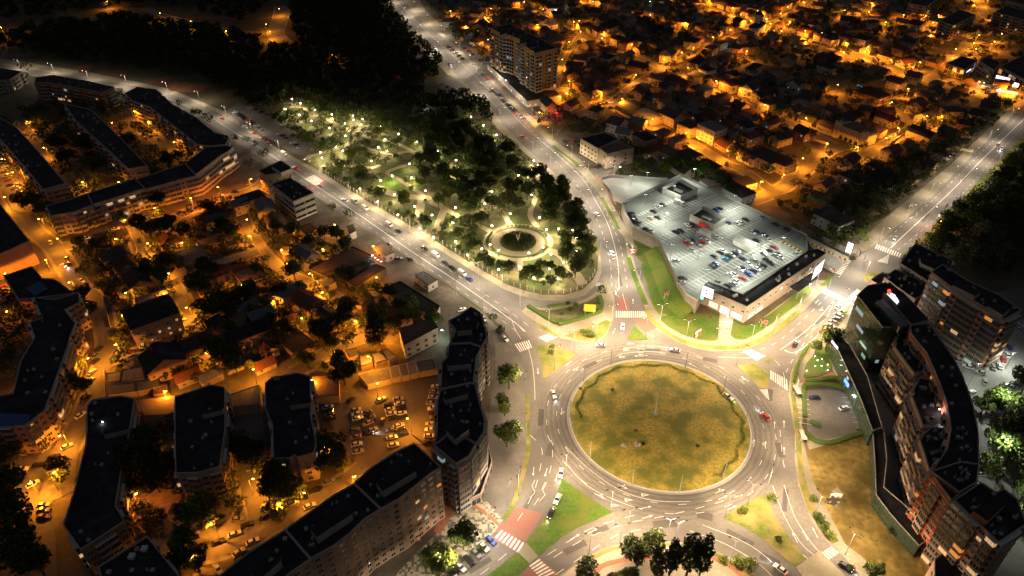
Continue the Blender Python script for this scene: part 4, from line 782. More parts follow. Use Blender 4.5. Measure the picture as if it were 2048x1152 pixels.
panel('framed_sign', 'small dark red framed sign on the stair tower by the planting', 'sign', (833,1083), (841,1080), 3, 5.5, 'boardr')
# three parallel slabs, bottom left
def slb(lab, P, ex=(), h=13, **k): B('apartment_block', lab, AB, P, h, k.pop('w', 'beige'), pat=k.pop('pat', 'wbbw'), par='beige', bay=3, lit=k.pop('lit', .03), extras=list(ex), **k)
slb('right one of three parallel black-roofed blocks left of the walled car park', [(531,767),(545,756),(595,747),(621,754),(622,834),(633,888),(628,907),(594,917),(590,912),(580,918),(547,919),(545,850),(531,819)], [stairhead([(577,801),(622,795),(622,805),(579,812)], 2.2), roofbits(9, 41)])
slb('middle one of three parallel black-roofed blocks', [(350,795),(422,771),(450,776),(451,860),(440,935),(395,947),(352,948),(350,870)], [stairhead([(402,822),(446,812),(446,820),(404,830)], 2.2), roofbits(9, 42)])
slb('long left one of three parallel blocks with slats on its roof', [(175,813),(185,801),(242,793),(270,798),(260,864),(243,944),(232,1014),(250,1044),(162,1101),(127,1051),(150,981),(172,889)], [stairhead([(205,862),(258,850),(258,858),(207,870)], 2.2), roofbits(11, 43)], w='brownp')
slb('black-roofed building cut by the bottom edge below the long left block', [(197,1136),(295,1074),(358,1152),(330,1230),(230,1230)], [chimneys([(265,1115), (290,1100)], 1, .8, 'white', 'skylight'), roofbits(9, 44)], 11)
slb('big black-roofed corner block with bay-windowed facade at left', [(68,596),(110,600),(158,586),(160,606),(130,621),(152,648),(142,672),(135,698),(117,748),(90,823),(50,853),(0,856),(-40,850),(-40,800),(27,788),(42,723),(70,676),(60,646),(85,636)], [roofbits(13, 45)], 14, w='salmon', pat='bwbb')
b = MB(); P = px([(0,826),(60,829),(58,848),(0,852)], 14.12); b.prism(P, 14.05, 14.12, 0, 0); tag(b.build('roof_sheet', 'tarpb'), 'pale blue-grey sheet patch on the big left corner block roof', 'roof sheet')
slb('windowless pale gable of a black-roofed block at the left edge', [(0,408),(15,428),(52,473),(60,483),(0,510),(-40,520),(-40,400)], (), 13, w='salmon', pat=' ')
slb('low dark-roofed building with a blue roof patch', [(8,553),(65,534),(85,558),(110,560),(150,588),(66,598),(38,600)], (), 8, w='brownp', pat='w')
b = MB(); P = px([(38,577),(60,568),(88,566),(70,598),(48,598)], 8.1); P = px([(50,576),(80,562),(97,577),(70,592)], 8.7); b.prism(P, 8.61, 8.7, 0, 0); tag(b.build('roof_sheet', 'tarpb'), 'blue sheet patch on the low dark-roofed building', 'roof sheet')
# upper left blocks
slb('front block of the lit row, left end, above the small street', [(92,413),(140,400),(175,388),(185,411),(150,425),(103,433)], (), 12, w='cream', pat='bw')
slb('front block of the lit row, second from its left end', [(175,388),(270,358),(290,378),(187,410)], (), 12.2, w='cream', pat='bw', lit=.08)
slb('front block of the lit row, third from its left end', [(272,360),(370,328),(395,352),(345,365),(292,380)], (), 12, w='cream', pat='bwb')
slb('curved right end of the lit row by the avenue', [(370,328),(400,305),(415,295),(440,290),(467,295),(455,305),(442,312),(398,346),(392,350)], (), 13, w='cream', pat='b', lit=.08)
slb('black-roofed block curving beside the avenue, upper left', [(250,188),(275,175),(312,180),(345,210),(392,236),(430,267),(458,273),(452,290),(420,293),(395,290),(345,250),(300,215),(265,202)], [roofbits(13, 51)], 14, w='beige')
slb('slim black-roofed block between two planted courtyards', [(128,208),(180,219),(243,278),(295,333),(257,339),(222,306),(153,243)], [roofbits(13, 52)], 13, w='beige')
slb('left slim black-roofed block with grey gable', [(0,236),(35,257),(69,295),(132,368),(87,380),(52,337),(0,278),(-30,260),(-30,225)], [roofbits(13, 53)], 13, w='beige')
slb('orange-lit block with black roof beside the avenue at far left', [(71,156),(107,151),(170,162),(228,175),(205,186),(140,174),(95,166),(70,166)], [roofbits(11, 54)], 13, w='orangep', lit=.08)
slb('dark low-roofed block at the far left edge with a blue light', [(-30,134),(0,137),(45,144),(20,160),(-30,165)], (), 9, w='greyp')
panel('blue_light_sign', 'bright blue-white light strip on the far left block', 'sign', (0,168), (10,166), 3, 5, 'mauve')
# commercial buildings beside the west avenue
B('office_building', 'white three-storey office building with black roof beside the west avenue', 'office', [(543,369),(580,356),(628,387),(587,404)], 12, 'white', pat='W', fh=3.6, bay=5.5, lit=0, extras=[roofbits(7, 61)])
B('office_building', 'brown and white building with two roof levels behind the white office', 'office', [(517,343),(562,322),(584,337),(560,347),(531,352)], 12.5, 'beige', pat='w', fh=3.4, bay=4, lit=0, extras=[stairhead([(543,332),(562,323),(583,337),(562,345)], 2.4, 'white')])
def hall(lab, P, h, w='beige', rf='rsheet', pat=' ', cat='shed', name='shed', **k): return B(name, lab, cat, P, h, w, rf, pat=pat, parapet=.15, cap='dark', fh=k.pop('fh', 3), bay=4, lit=0, **k)
hall('long brown sheet roof hall beside the white spotlights', [(619,538),(705,493),(748,512),(655,553)], 5, 'dirt'); hall('narrower brown roof hall below the long one', [(694,563),(752,528),(772,536),(712,573)], 5, 'dirt'); hall('dark roof annex between the two brown halls', [(660,552),(735,517),(750,527),(690,560)], 4, 'dirt')
hall('grey kiosk building with dark awning on the avenue forecourt', [(830,550),(847,543),(875,560),(856,571)], 4, 'greyp', 'gsheet', 'w', 'kiosk', 'kiosk'); hall('kiosk with red sign beside the avenue forecourt', [(745,493),(767,482),(789,505),(772,512)], 4, 'beige', 'gsheet', 'w', 'kiosk', 'kiosk')
hall('small white-walled shed under the trees by the avenue', [(693,452),(707,448),(712,462),(697,470)], 4, 'white', 'tar')
hall('dark-roofed shop strip beside the forecourt above the corner block', [(775,572),(800,562),(880,612),(872,628),(845,622)], 5, 'greyp', 'tar', 'w', 'shop', 'shop')
hall('brown-roofed hall with white side wall and green spotlight', [(808,690),(798,658),(862,636),(876,655)], 8, 'white', 'rsheet', 'w')
for k, (P, w) in enumerate((([(717,748),(778,735),(783,758),(735,770)], 'a'), ([(779,735),(796,731),(802,753),(784,757)], 'b'), ([(797,731),(813,727),(819,750),(803,753)], 'c'), ([(814,727),(830,723),(836,746),(820,749)], 'd'), ([(831,723),(867,716),(875,738),(837,745)], 'e'))):
    B('garage', 'brown-roofed garage in the row above the walled car park, '+['leftmost', 'second from left', 'middle', 'fourth from left', 'rightmost'][k], 'garage', P, 3, 'beige', 'gsheet', pat=' ', parapet=.12, group='row of garages', only=[])
hall('low brown flat annex joined to the right parallel block', [(622,753),(677,748),(678,790),(632,792)], 4.5, 'cream', 'rsheet', ' ', 'annex', 'annex'); hall('low flat annex between the left and middle blocks', [(275,798),(350,791),(347,828),(287,833)], 6, 'cream', 'rsheet', ' ', 'annex', 'annex'); hall('lit yellow flat annex between middle and right blocks', [(460,790),(520,768),(520,808),(463,815)], 5, 'cream', 'gsheet', ' ', 'annex', 'annex')
for k, P in enumerate(([(215,748),(243,741),(240,762),(213,765)], [(245,740),(285,733),(290,756),(243,762)], [(286,733),(312,728),(318,750),(292,755)], [(213,770),(270,765),(272,782),(215,790)], [(272,764),(318,756),(322,772),(274,782)])): hall('flat grey shed roof in the yard right of the left corner block, '+['upper left', 'upper middle', 'upper right', 'lower left', 'lower right'][k], P, 3, 'beige', 'gsheet', group='yard sheds')
hall('small lit shed under the lamp right of the yard sheds', [(304,770),(336,768),(338,785),(306,788)], 2.6, 'orangep', 'rsheet')
hall('flat shed beside the lamp in the middle of the orange courtyard', [(718,712),(742,705),(745,725),(722,732)], 3, 'beige', 'gsheet'); hall('bright yellow lit flat roof next to the courtyard lamp', [(742,707),(765,703),(775,720),(750,726)], 3, 'cream', 'gsheet'); hall('dark flat shed right of the lit courtyard roof', [(757,703),(775,697),(795,715),(778,722)], 3, 'greyp', 'gsheet'); hall('flat shed with pale fence in the courtyard, upper left', [(690,700),(712,695),(718,710),(698,715)], 3, 'beige', 'gsheet')
for k, P in enumerate(([(0,460),(0,460),(0,460),(0,460)],)[:0]): pass
hall('long brown tin roof beside the lit lane, upper', [(390,482),(460,460),(485,470),(400,492)], 4); hall('long grey tin roof with pale yard, middle', [(420,520),(512,495),(520,508),(430,535)], 4, 'beige', 'gsheet'); hall('tin roof building with small yard light', [(350,505),(400,490),(418,512),(362,530)], 5, 'beige', 'gsheet', 'w'); hall('brown roof building lit from the lane lamp', [(467,545),(515,528),(535,550),(486,570)], 6, 'cream', 'rsheet', 'w'); hall('low pale shed by the lane, left', [(332,527),(350,522),(360,540),(342,548)], 3.5, 'cream', 'gsheet')
hall('small brown roof in the dark garden by the avenue', [(597,455),(620,446),(634,458),(612,470)], 4); hall('lean-to roof lit by the lane lamp', [(552,500),(575,490),(592,500),(570,512)], 4); hall('yellow lit shed at the lane bend', [(634,560),(658,550),(672,562),(650,575)], 4, 'cream', 'gsheet'); hall('brown sheet roof with green light beside it', [(708,600),(738,585),(748,595),(722,612)], 4)
# two-part beige building near the avenue
B('office_building', 'cream three-storey building with black roof near the avenue', 'building', [(1161,278),(1208,266),(1238,278),(1196,298)], 10, 'cream', pat='w', bay=3.4, lit=.03); B('office_building', 'beige building with solar panels and brown roof beside the cream one', 'building', [(1198,297),(1235,284),(1268,297),(1214,309)], 10, 'beige', 'rsheet', pat=' w w', bay=3.4, lit=.05)
# commercial centre, top right
B('shopping_centre', 'dark-roofed shopping centre with lit signs at the right edge', 'shopping centre', [(2000,134),(2048,110),(2120,130),(2120,165),(2048,160)], 9, 'greyp', pat='l', fh=4, bay=4, lit=.1); B('restaurant_building', 'two-storey lit restaurant with black roof on the corner', 'restaurant', [(1893,127),(1925,113),(1955,122),(1930,140)], 8, 'orangep', pat='l', fh=3.8, bay=3, lit=.25); B('shop_building', 'terraced shop building between restaurant and shopping centre', 'shop', [(1958,122),(1975,115),(2000,125),(1988,142)], 8, 'greyp', pat='W', fh=3.6, lit=.1)
r = panel('cinema_sign', 'bright white and blue sign reading CITY on the shopping centre', 'sign', (1990,158), (2018,165), 5.2, 8.6, 'mauve'); textobj('CITY', 2.6, 'ypaint', r, (4.5, -.3, 8.2), (math.pi/2, 0, 0), .1)
panel('lit_sign', 'round-topped white lit sign right of the CITY sign', 'sign', (2026,172), (2036,175), 4, 7, 'mauve'); panel('lit_sign', 'small violet sign at the restaurant corner', 'sign', (1932,146), (1941,140), 6, 7.5, 'mauve'); panel('lit_awning', 'row of lit shop windows under the shopping centre', 'awning', (1990,183), (2035,190), .8, 3, 'shopl')
# far blocks at the top right
for lab, P, h in (('pale four-storey block at the top edge with lamps along its wall', [(1817,7),(1836,-12),(1895,-14),(1852,14)], 14), ('four-storey block right of the first, lit end wall', [(1880,42),(1918,20),(1952,30),(1905,52)], 14), ('dark-roofed block at the right edge above the shopping centre', [(1990,25),(2010,12),(2110,35),(2080,50)], 14), ('white upper block at the top right corner', [(2012,2),(2025,-10),(2110,5),(2090,20)], 16), ('far apartment block beyond the four-storey blocks', [(1700,-20),(1760,-28),(1800,-22),(1745,-10)], 14)): slb(lab, P, (), h, w='beige', pat='wbw')
# villa and houses, left
# ================================================================ HOUSES
JW = px(J)
def dseg(p, a, b):
    ab = b-a; t = max(0, min(1, (p-a).dot(ab)/max(ab.length_squared, 1e-9))); return (p-(a+ab*t)).length
SEG = []
for k, (p, w) in STREETS.items():
    P = [Vector((q.x, q.y)) for q in smooth_line(px(p), 3)]
    for a, b in zip(P, P[1:]): SEG.append((a, b, w/2))
OCC = []
def free(p, r, road=True, foot=True, occ=True, ol=OCC):
    q = Vector((p[0], p[1]))
    if road:
        if poly_in(q, JW): return False
        for a, b, w in SEG:
            if dseg(q, a, b) < w+r: return False
        n = len(JW)
        for i in range(n):
            if dseg(q, JW[i].xy, JW[(i+1) % n].xy) < r: return False
    if foot:
        for P in FOOT:
            if abs(P[0].x-q.x)+abs(P[0].y-q.y) > 180: continue
            if poly_in(q, P): return False
            for i in range(len(P)):
                if dseg(q, P[i].xy, P[(i+1) % len(P)].xy) < r: return False
    if occ:
        for c, rr in ol:
            if (c-q).length < r+rr: return False
    return True
WALLS = ['white', 'cream', 'beige', 'salmon', 'greyp', 'cream', 'brownp']; ROOFS = ['tile', 'tiled', 'rsheet', 'gsheet', 'tile', 'tiled', 'tar']
WN = dict(white='white', cream='cream', beige='beige', salmon='pink', greyp='grey', brownp='brown', orangep='orange'); RN = dict(tile='red tiled', tiled='dark tiled', rsheet='brown sheet', gsheet='grey sheet', tar='flat black')
def house(u, v, w, d, rz, h=5.5, style='gable', wm=None, rm=None, label=None, at=None, lit=.06, cat='house', name='house', detail=True):
    rr = random.Random(int(u*31+v*17)); wm = wm or rr.choice(WALLS); rm = rm or rr.choice(ROOFS[:6])
    c = at or g(u, v, h); r = root(name, (c.x, c.y, 0), rz, None, cat)
    b = MB(); b.box(-w/2, -d/2, 0, w/2, d/2, h, 0)
    rh = min(w, d)*.30 if style != 'flat' else .5
    if style == 'gable': b.add([(-w/2, -d/2, h), (-w/2, d/2, h), (-w/2, 0, h+rh), (w/2, -d/2, h), (w/2, d/2, h), (w/2, 0, h+rh)], [(0,2,1), (3,4,5)], 0)
    b.build('wall', wm, r); e = .45; b = MB(); sl = e*rh/(d/2)
    if style == 'gable':
        for s in (-1, 1):
            v_ = [(-w/2-e, s*(d/2+e), h-sl), (w/2+e, s*(d/2+e), h-sl), (w/2+e, 0, h+rh+.02), (-w/2-e, 0, h+rh+.02)]; v2 = [(x, y, z+.18) for x, y, z in v_]
            F = [(0,1,2,3), (4,7,6,5), (0,4,5,1), (0,3,7,4), (1,5,6,2)]
            b.add(v_+v2, F if s > 0 else [f[::-1] for f in F])
    elif style == 'hip':
        k = min(w, d)/2; x = max(w/2-k, .05); rh = k*.55
        v_ = [(-w/2-e, -d/2-e, h-.05), (w/2+e, -d/2-e, h-.05), (w/2+e, d/2+e, h-.05), (-w/2-e, d/2+e, h-.05), (-x, 0, h+rh), (x, 0, h+rh)]
        b.add(v_, [(0,1,5,4), (1,2,5), (2,3,4,5), (3,0,4), (3,2,1,0)])
    else:
        b.box(-w/2-.2, -d/2-.2, h+.002, w/2+.2, d/2+.2, h+.3, 0)
    rf = b.build('roof', rm, r)
    if style != 'flat' and detail:
        b = MB(); cx, cy = w*.22, d*.15; b.box(cx-.3, cy-.3, h+rh*.4, cx+.3, cy+.3, h+rh+.7, 0); b.box(cx-.36, cy-.36, h+rh+.702, cx+.36, cy+.36, h+rh+.82, 0); b.build('chimney', 'redbrick', rf)
    fl = max(1, int(h/2.8)); lst = []
    for s, L, rot in ((0, w, 0), (1, w, math.pi), (2, d, math.pi/2), (3, d, -math.pi/2)):
        fw = {0: (0, -1), 1: (0, 1), 2: (1, 0), 3: (-1, 0)}[s]; n3 = Vector((fw[0]*math.cos(rz)-fw[1]*math.sin(rz), fw[0]*math.sin(rz)+fw[1]*math.cos(rz)))
        if n3.dot(Vector((-c.x, -c.y)).normalized()) < .05: continue
        k = max(1, int(L/3.6))
        for f in range(fl):
            for i in range(k):
                t = (i+.5)/k*L-L/2; off = (d/2 if s < 2 else w/2)+.01
                p = (fw[0]*off+(t if s < 2 else 0), fw[1]*off+(t if s > 1 else 0)); z = .9+f*2.8
                if f == 0 and i == k//2 and s in (0, 2) and not any(x[0] == 'door' for x in lst): lst.append(('door', p, .05, s)); continue
                lst.append(('window', p, z, s))
    for nm, p, z, s in lst:
        gl = 'glass' if rr.random() > lit else rr.choice(['litw', 'lito', 'litc'])
        me = win_mesh('w', gl, 'frame', 1.2, 1.25) if nm == 'window' else win_mesh('w', 'brownp', 'frame', 1.1, 2.1)
        q = ob(nm, me, None, r); q.location = (p[0], p[1], z); q.rotation_euler = (0, 0, {0: math.pi, 1: 0, 2: -math.pi/2, 3: math.pi/2}[s])
        if gl != 'glass' and nm == 'window': q['label'] = 'lit window'
    OCC.append((Vector((c.x, c.y)), max(w, d)*.52))
    if label: r['label'] = label
    else: reg(r, f"{'two-storey ' if h > 5 else ''}{WN[wm]} house, {RN[rm]} roof", cat, *pj((c.x, c.y, h)))
    return r
AA = ang((1249,185), (1449,80)); AB_ = ang((1424,182), (1611,262)); AC = ang((1598,80), (1751,125)); AD = ang((0,0), (1,0)); AL = ang((265,458), (450,398)); AM = ang((240,715), (385,660)); AN = ang((1224,207), (1386,288)); AV = ang((1530,392), (1653,303))
def hip(u, v, w, d, a, h=5.5, **k): return house(u, v, w, d, a, h, 'hip', **k)
hip(300,622,20,17,AM,10.5,wm='beige',rm='tar',lit=.3,label='big grey villa with dark hipped roof beside the dark garden, two lit windows')
hip(225,386+90,15,11,AL,6,wm='cream',rm='tiled') if 0 else hip(228,506,13,11,AL,6,wm='cream',rm='tiled',label='cream house with dark hipped roof among trees left of the lit lane')
house(324,716,13,15,AM+math.pi/2,7,'gable','salmon','tar',label='black-roofed pink house with a balcony, left of the spreading roofs')
hip(385,690,17,14,AM,4.5,wm='beige',rm='tiled',label='low house with wide brown hipped roofs in the middle of the left quarter')
house(492,662,19,9,AM,6,'gable','salmon','tar',label='long pink-walled house with black roof and one white window'); house(520,712-85,10,8,AM,4.5,'gable','beige','gsheet')
house(500,393,15,9,AL,7,'flat','cream','tar',label='cream two-storey house with balconies beside the orange lane'); house(478,405,9,8,AL,6,'gable','cream','gsheet')
for a in ((345,550,12,7,AL),(452,545,16,8,AL),(440,560,10,6,AL),(395,770,0,0,0)): 
    if a[2]: house(*a, 4, 'gable')
# top right, recognisable ones first
house(1214,113,12,10,AA,6.5,'flat','white','tar',label='small white cube house with one lit side in the dark garden'); house(1337,104,10,11,AA,9,'gable','cream','rsheet',label='narrow yellow-lit gabled house at the street fork')
house(1235,243,11,12,AN+.3,7,'gable','white','tiled',label='white gabled house with brown roof below the street bend'); house(1290,272,13,11,AN,7,'flat','cream','tar',label='flat black-roofed cream house above the two-part office')
house(1378,248,12,10,AN,7.5,'hip','cream','tiled',label='yellow-lit house with balconies left of the modern white house'); house(1425,252,16,12,AN,10,'flat','white','gsheet',lit=.15,label='tall modern white house with glass roof panels'); house(1345,228,16,11,AN,7,'gable','greyp','tiled',label='grey gabled house with brown roof right of the yellow tent hall')
for u, v, lab in ((1264,212,'dark arched sheet hall beside the street bend'), (1303,228,'brightly yellow lit arched tent hall')):
    p = g(u, v, 4); r = root('arched_hall', (p.x, p.y, 0), AN, lab, 'hall'); b = MB(); N = 12; w, L = 8, 20; rm = 'gsheet' if u < 1290 else 'cream'
    P = [(-w*math.cos(math.pi*i/N), 5.5*math.sin(math.pi*i/N)) for i in range(N+1)]
    for i in range(N): b.add([(-L/2, P[i][0], P[i][1]), (L/2, P[i][0], P[i][1]), (L/2, P[i+1][0], P[i+1][1]), (-L/2, P[i+1][0], P[i+1][1])], [(0,1,2,3)])
    b.build('roof', rm, r); b = MB()
    for x in (-L/2+.02, L/2-.02): b.add([(x, p_[0], p_[1]) for p_ in P], [tuple(range(N+1))])
    b.build('end_wall', rm, r); OCC.append((Vector((p.x, p.y)), 11))
for a in ((1217,52,17,12,AA,7,'flat','cream','tar'),(1250,64,13,10,AA,6.5,'gable'),(1283,78,14,10,AA,7,'flat','greyp','tar'),(1310,84,12,10,AA,7,'gable','brownp','tiled'),(1330,62,18,9,AA,6,'gable','greyp','tar'),(1260,42,14,9,AA,6,'gable'),(1385,80,13,11,AA,7,'hip','cream','tiled'),(1372,42,14,12,AA,7,'hip','cream','tiled'),
  (1432,58,12,10,AA,7,'hip','cream','tiled'),(1466,52,10,8,AA,6.5,'gable','salmon','tile'),(1394,122,15,10,AA,7,'hip','greyp','tiled'),(1415,137,10,10,AB_,8,'flat','white','tar'),(1396,148,12,12,AA,5,'flat','greyp','gsheet'),(1508,133,19,8,AA,6.5,'flat','white','tar'),(1500,172,16,11,AA,6.5,'gable','white','tiled'),(1535,205,10,8,AB_,6,'flat','cream','tar'),
  (1493,248,12,10,AB_,6,'flat','white','tar'),(1515,256,10,9,AB_,3.5,'hip','brownp','tile'),(1535,310,20,15,AN,7,'hip','white','tiled'),(1565,320,14,12,AN,6.5,'hip','cream','tile'),(1500,308,14,8,AN,5.5,'gable','white','tiled'),(1381,306,13,10,AN,6,'hip','white','tiled'),(1418,328,13,10,AN,6,'hip','white','tar'),(1345,305,15,11,AN,5,'hip','cream','rsheet'),
  (1475,378,18,12,AN,5.5,'hip','white','tiled'),(1440,262,11,9,AN,5,'gable'),(1462,268,11,8,AN,4.5,'gable','greyp','gsheet'),(1700,318,13,9,AV,5.5,'gable','white','tiled'),(1711,352,15,12,AN,6.5,'hip','white','tar'),(1768,362,14,8,AN,4,'gable','white','tiled'),(1650,365,12,7,AV,3.5,'gable','cream','rsheet'),(1668,432,17,13,AN,7,'hip','white','tar'),
  (1608,20,15,9,AC+.1,4.5,'gable','brownp','tiled'),(1643,33,12,10,AC,5,'hip','brownp','tiled'),(1683,60,13,10,AC,6.5,'gable','cream','tile'),(1724,76,14,9,AC,6,'flat','white','tar'),(1820,82,13,10,AC,6,'gable','cream','tiled'),(1773,110,12,8,AC,6,'hip','cream','tile'),(1580,115,11,9,AA,6.5,'gable','cream','tile'),(1655,132,15,10,AC,5.5,'flat','white','tar'),
  (1670,108,12,8,AA,5,'gable','cream','tile'),(1730,130,20,14,AC,4,'flat','beige','rsheet'),(1760,140,15,9,AC,5,'gable','beige','rsheet'),(1590,165,11,10,AA,7.5,'gable','white','tiled'),(1640,172,12,9,AA,6.5,'gable','brownp','tar'),(1795,162,12,10,AC,6,'gable','cream','tile'),(1745,185,22,15,AC,6,'hip','salmon','tile'),(1870,182,14,11,AA,5,'gable','greyp','tiled'),
  (1835,208,14,12,AA,6,'gable','cream','tile'),(1775,235,15,8,AB_,5,'gable','cream','tile'),(1845,265,17,10,AB_,5,'gable','beige','tar'),(1900,262,12,9,AB_,5,'gable','greyp','tiled'),(1930,245,10,8,AA,6,'flat','orangep','tar'),(1955,225,14,10,AA,6,'flat','white','tar'),(960,50,14,12,AA+.4,8,'gable','beige','tiled'),(985,35,12,9,AA,6,'hip'),(1030,65,11,9,AA,5,'gable')):
    house(*a)
# crenellated villa
p = g(1715, 258, 8); r = root('crenellated_villa', (p.x, p.y, 0), AB_, 'beige castle-like villa with battlements and arched windows', 'villa'); OCC.append((Vector((p.x, p.y)), 13))
b = MB(); b.box(-11, -7, 0, 11, 7, 8.5, 0); b.build('wall', 'cream', r)
for x in (-10.5, 10.5):
    b = MB(); b.cyl((x, -6.5, 0), (x, -6.5, 10.5), 2.2, 2.2, 14)
    for k in range(7): a = k*2*math.pi/7; b.box(x+2*math.cos(a)-.35, -6.5+2*math.sin(a)-.35, 10.502, x+2*math.cos(a)+.35, -6.5+2*math.sin(a)+.35, 11.3, 0)
    b.build('corner_tower', 'cream', r)
b = MB()
for k in range(11): b.box(-8+k*1.6-.4, -7.05, 8.502, -8+k*1.6+.4, -6.6, 9.4, 0)
b.build('battlement', 'cream', r); b = MB(); b.box(-8.5, -5, 8.51, 8.5, 6, 9.2, 0); b.build('roof', 'rsheet', r)
for k in range(9): w = ob('window', win_mesh('w', 'glass', 'frame', .9, 1.9), None, r); w.location = (-7.2+k*1.8, -7.01, 4.6); w.rotation_euler = (0, 0, math.pi)
for k in range(4): b = MB(); b.cyl((-6+k*4, -7.03, 1.6), (-6+k*4, -7.06, 1.6), 1.3, 1.3, 16); b.box(-7.3+k*4, -7.055, 0.1, -4.7+k*4, -7.025, 1.6); b.build('arch', 'glass', r)
# church
p = g(1512, 66, 0); r = root('church', (p.x, p.y, 0), AA, 'small white church with dark domed turrets by the lit street', 'church'); OCC.append((Vector((p.x, p.y)), 14))
b = MB(); b.box(-9, -5, 0, 9, 5, 8, 0); b.cyl((-9, 0, 0), (-9, 0, 7.99), 4.6, 4.6, 14); b.build('nave', 'white', r)
b = MB(); b.add([(-9.4,-5.4,7.9), (9.4,-5.4,7.9), (9.4,5.4,7.9), (-9.4,5.4,7.9), (-7,0,10.8), (7,0,10.8)], [(0,1,5,4), (1,2,5), (2,3,4,5), (3,0,4)]); b.cyl((-9,0,7.9), (-9,0,10), 4.9, .5, 14); b.build('roof', 'tiled', r)
for x, s in ((-2, 1.25), (6.5, .8), ):
    t = root('turret', (x, 0, 8)); t.parent = r; b = MB(); b.cyl((0,0,0), (0,0,8*s), 2*s, 2*s, 12); o = b.build('drum', 'white', None); o.parent = t
    b = MB(); prev = None
    for k in range(8): a = k/7*math.pi/2; b.cyl((0,0,8*s+2.6*s*math.sin(a)-.01), (0,0,8*s+2.6*s*math.sin(min(math.pi/2, a+math.pi/14))+.1), 2.4*s*math.cos(a)+.05, max(.06, 2.4*s*math.cos(min(math.pi/2, a+math.pi/14))), 14)
    b.cyl((0,0,10.5*s), (0,0,12.6*s), .09, .09, 6); o = b.build('dome', 'tar', None); o.parent = t
# the rest of the quarter along its streets
def along(key, d0, step, smin, smax, sides=(-1, 1), depth=(0, 1)):
    P = smooth_line(px(STREETS[key][0]), 5); w = STREETS[key][1]; acc = 0; nxt = d0
    for i in range(len(P)-1):
        a, c = P[i], P[i+1]; L = (c-a).length
        while acc+L > nxt:
            p = a.lerp(c, (nxt-acc)/L); d = (c-a).normalized(); n = Vector((-d.y, d.x, 0)); 
            for s in sides:
                for k in depth:
                    W_, D_ = random.uniform(9, 14), random.uniform(8, 10.5); q = p+n*s*(w/2+4+D_/2+k*21+random.uniform(0, 3))+d*random.uniform(-3, 3)
                    u, v = pj(q)
                    if not (-30 < u < 2080 and -25 < v < 1170): continue
                    if free(q, max(W_, D_)*.5): house(u, v, W_, D_, math.atan2(d.y, d.x)+random.choice((0, 0, math.pi/2))+random.uniform(-.06, .06), random.choice((3.6, 4, 5.8, 6.2)), random.choice(('gable', 'gable', 'hip', 'flat')), at=q.copy(), detail=v > 40)
            nxt += step*random.uniform(.85, 1.2)
        acc += L
for k in ('s1', 's2', 's3', 's4', 's5', 's7', 's8', 's11', 's13', 's12'): along(k, 8, 16.5, 9, 14)
along('s10', 5, 17, 9, 14); along('L4', 8, 17, 8, 12, depth=(0,)); along('L3', 10, 17, 8, 12, depth=(0,)); along('L5', 10, 16, 8, 12, depth=(0,))
random.seed(44); LQ = px([(230,470),(300,470),(360,450),(470,430),(520,520),(640,600),(720,660),(600,720),(440,780),(330,760),(240,735),(225,650),(180,590)])
for k in range(900):
    u, v = random.uniform(180, 730), random.uniform(430, 780); q = g(u, v); w_, d_ = random.uniform(6.5, 10), random.uniform(5, 7)
    if poly_in(q, LQ) and free(q, w_*.52): house(u, v, w_, d_, AL+random.choice((0, math.pi/2))+random.uniform(-.1, .1), random.choice((2.8, 3.2, 3.6)), random.choice(('gable', 'gable', 'flat')), at=q.copy())
# flat orange lit roofs and long garden walls of the quarter
for pts in ([(1190,84),(1250,116),(1300,140)], [(1205,175),(1250,160),(1295,135)], [(1380,172),(1425,194),(1465,210)], [(1560,252),(1600,272),(1655,290)], [(1560,235),(1600,250),(1650,268),(1690,280)], [(1625,85),(1690,103),(1750,118),(1780,128)], [(1365,20),(1430,42),(1500,66)], [(1230,225),(1262,248),(1310,268)], [(1400,315),(1440,338),(1480,356)], [(1340,135),(1400,112),(1450,92)], [(1540,72),(1600,94),(1640,110)], [(1870,275),(1920,300),(1945,305)], [(1820,262),(1790,282),(1770,300)]):
    w_ = wall('garden_wall', pts, 1.8, .25, random.choice(['cream', 'greyp', 'beige']), None, sm=2); o = w_; P = pts[len(pts)//2]; reg(o, 'long pale garden wall', 'wall', *P)
for pts in ([(205,595),(213,620),(222,655)], [(262,470),(275,500),(270,512)], [(292,505),(320,535),(352,585)], [(430,690),(500,668),(560,645)], [(590,640),(598,662),(632,690)], [(715,628),(738,648),(760,664)], [(400,642),(430,630),(460,620)], [(210,745),(212,790)], [(500,478),(512,500),(530,520)]):
    o = wall('garden_wall', pts, 1.6, .25, random.choice(['cream', 'beige']), None, sm=2); reg(o, 'low lit garden wall', 'wall', *pts[1])
# park fence with posts
FP = [(640,340),(735,400),(840,460),(968,540),(1015,567),(1050,579),(1085,587),(1130,587),(1162,577),(1183,558),(1192,540)]
P = smooth_line(px(FP), 5); fr = root('park_fence', (0,0,0), 0, 'pale post and rail fence curving round the lower park edge', 'fence'); fr.location = (P[0].x, P[0].y, .13); pm = MB(); pm.box(-.2, -.2, 0, .2, .2, 2.0, 0); pm.box(-.26, -.26, 2.002, .26, .26, 2.15, 0); pme = mesh('post', pm.v, pm.f, pm.m); pme.materials.append(M['plaza']); d = 0; nxt = 0; rb = MB()
for i in range(len(P)-1):
    a, c = P[i]-P[0], P[i+1]-P[0]; L = (c-a).length
    T = Matrix.Translation(a) @ Matrix.Rotation(math.atan2((c-a).y, (c-a).x), 4, 'Z'); rb.box(0, -.04, .3, L, .04, .4, 0, T); rb.box(0, -.04, 1.5, L, .04, 1.6, 0, T)
    while d+L > nxt:
        q = a.lerp(c, (nxt-d)/L); o = ob('post', pme, None, fr); o.location = q; nxt += 3.6
    d += L
rb.build('rail', 'dark', fr)
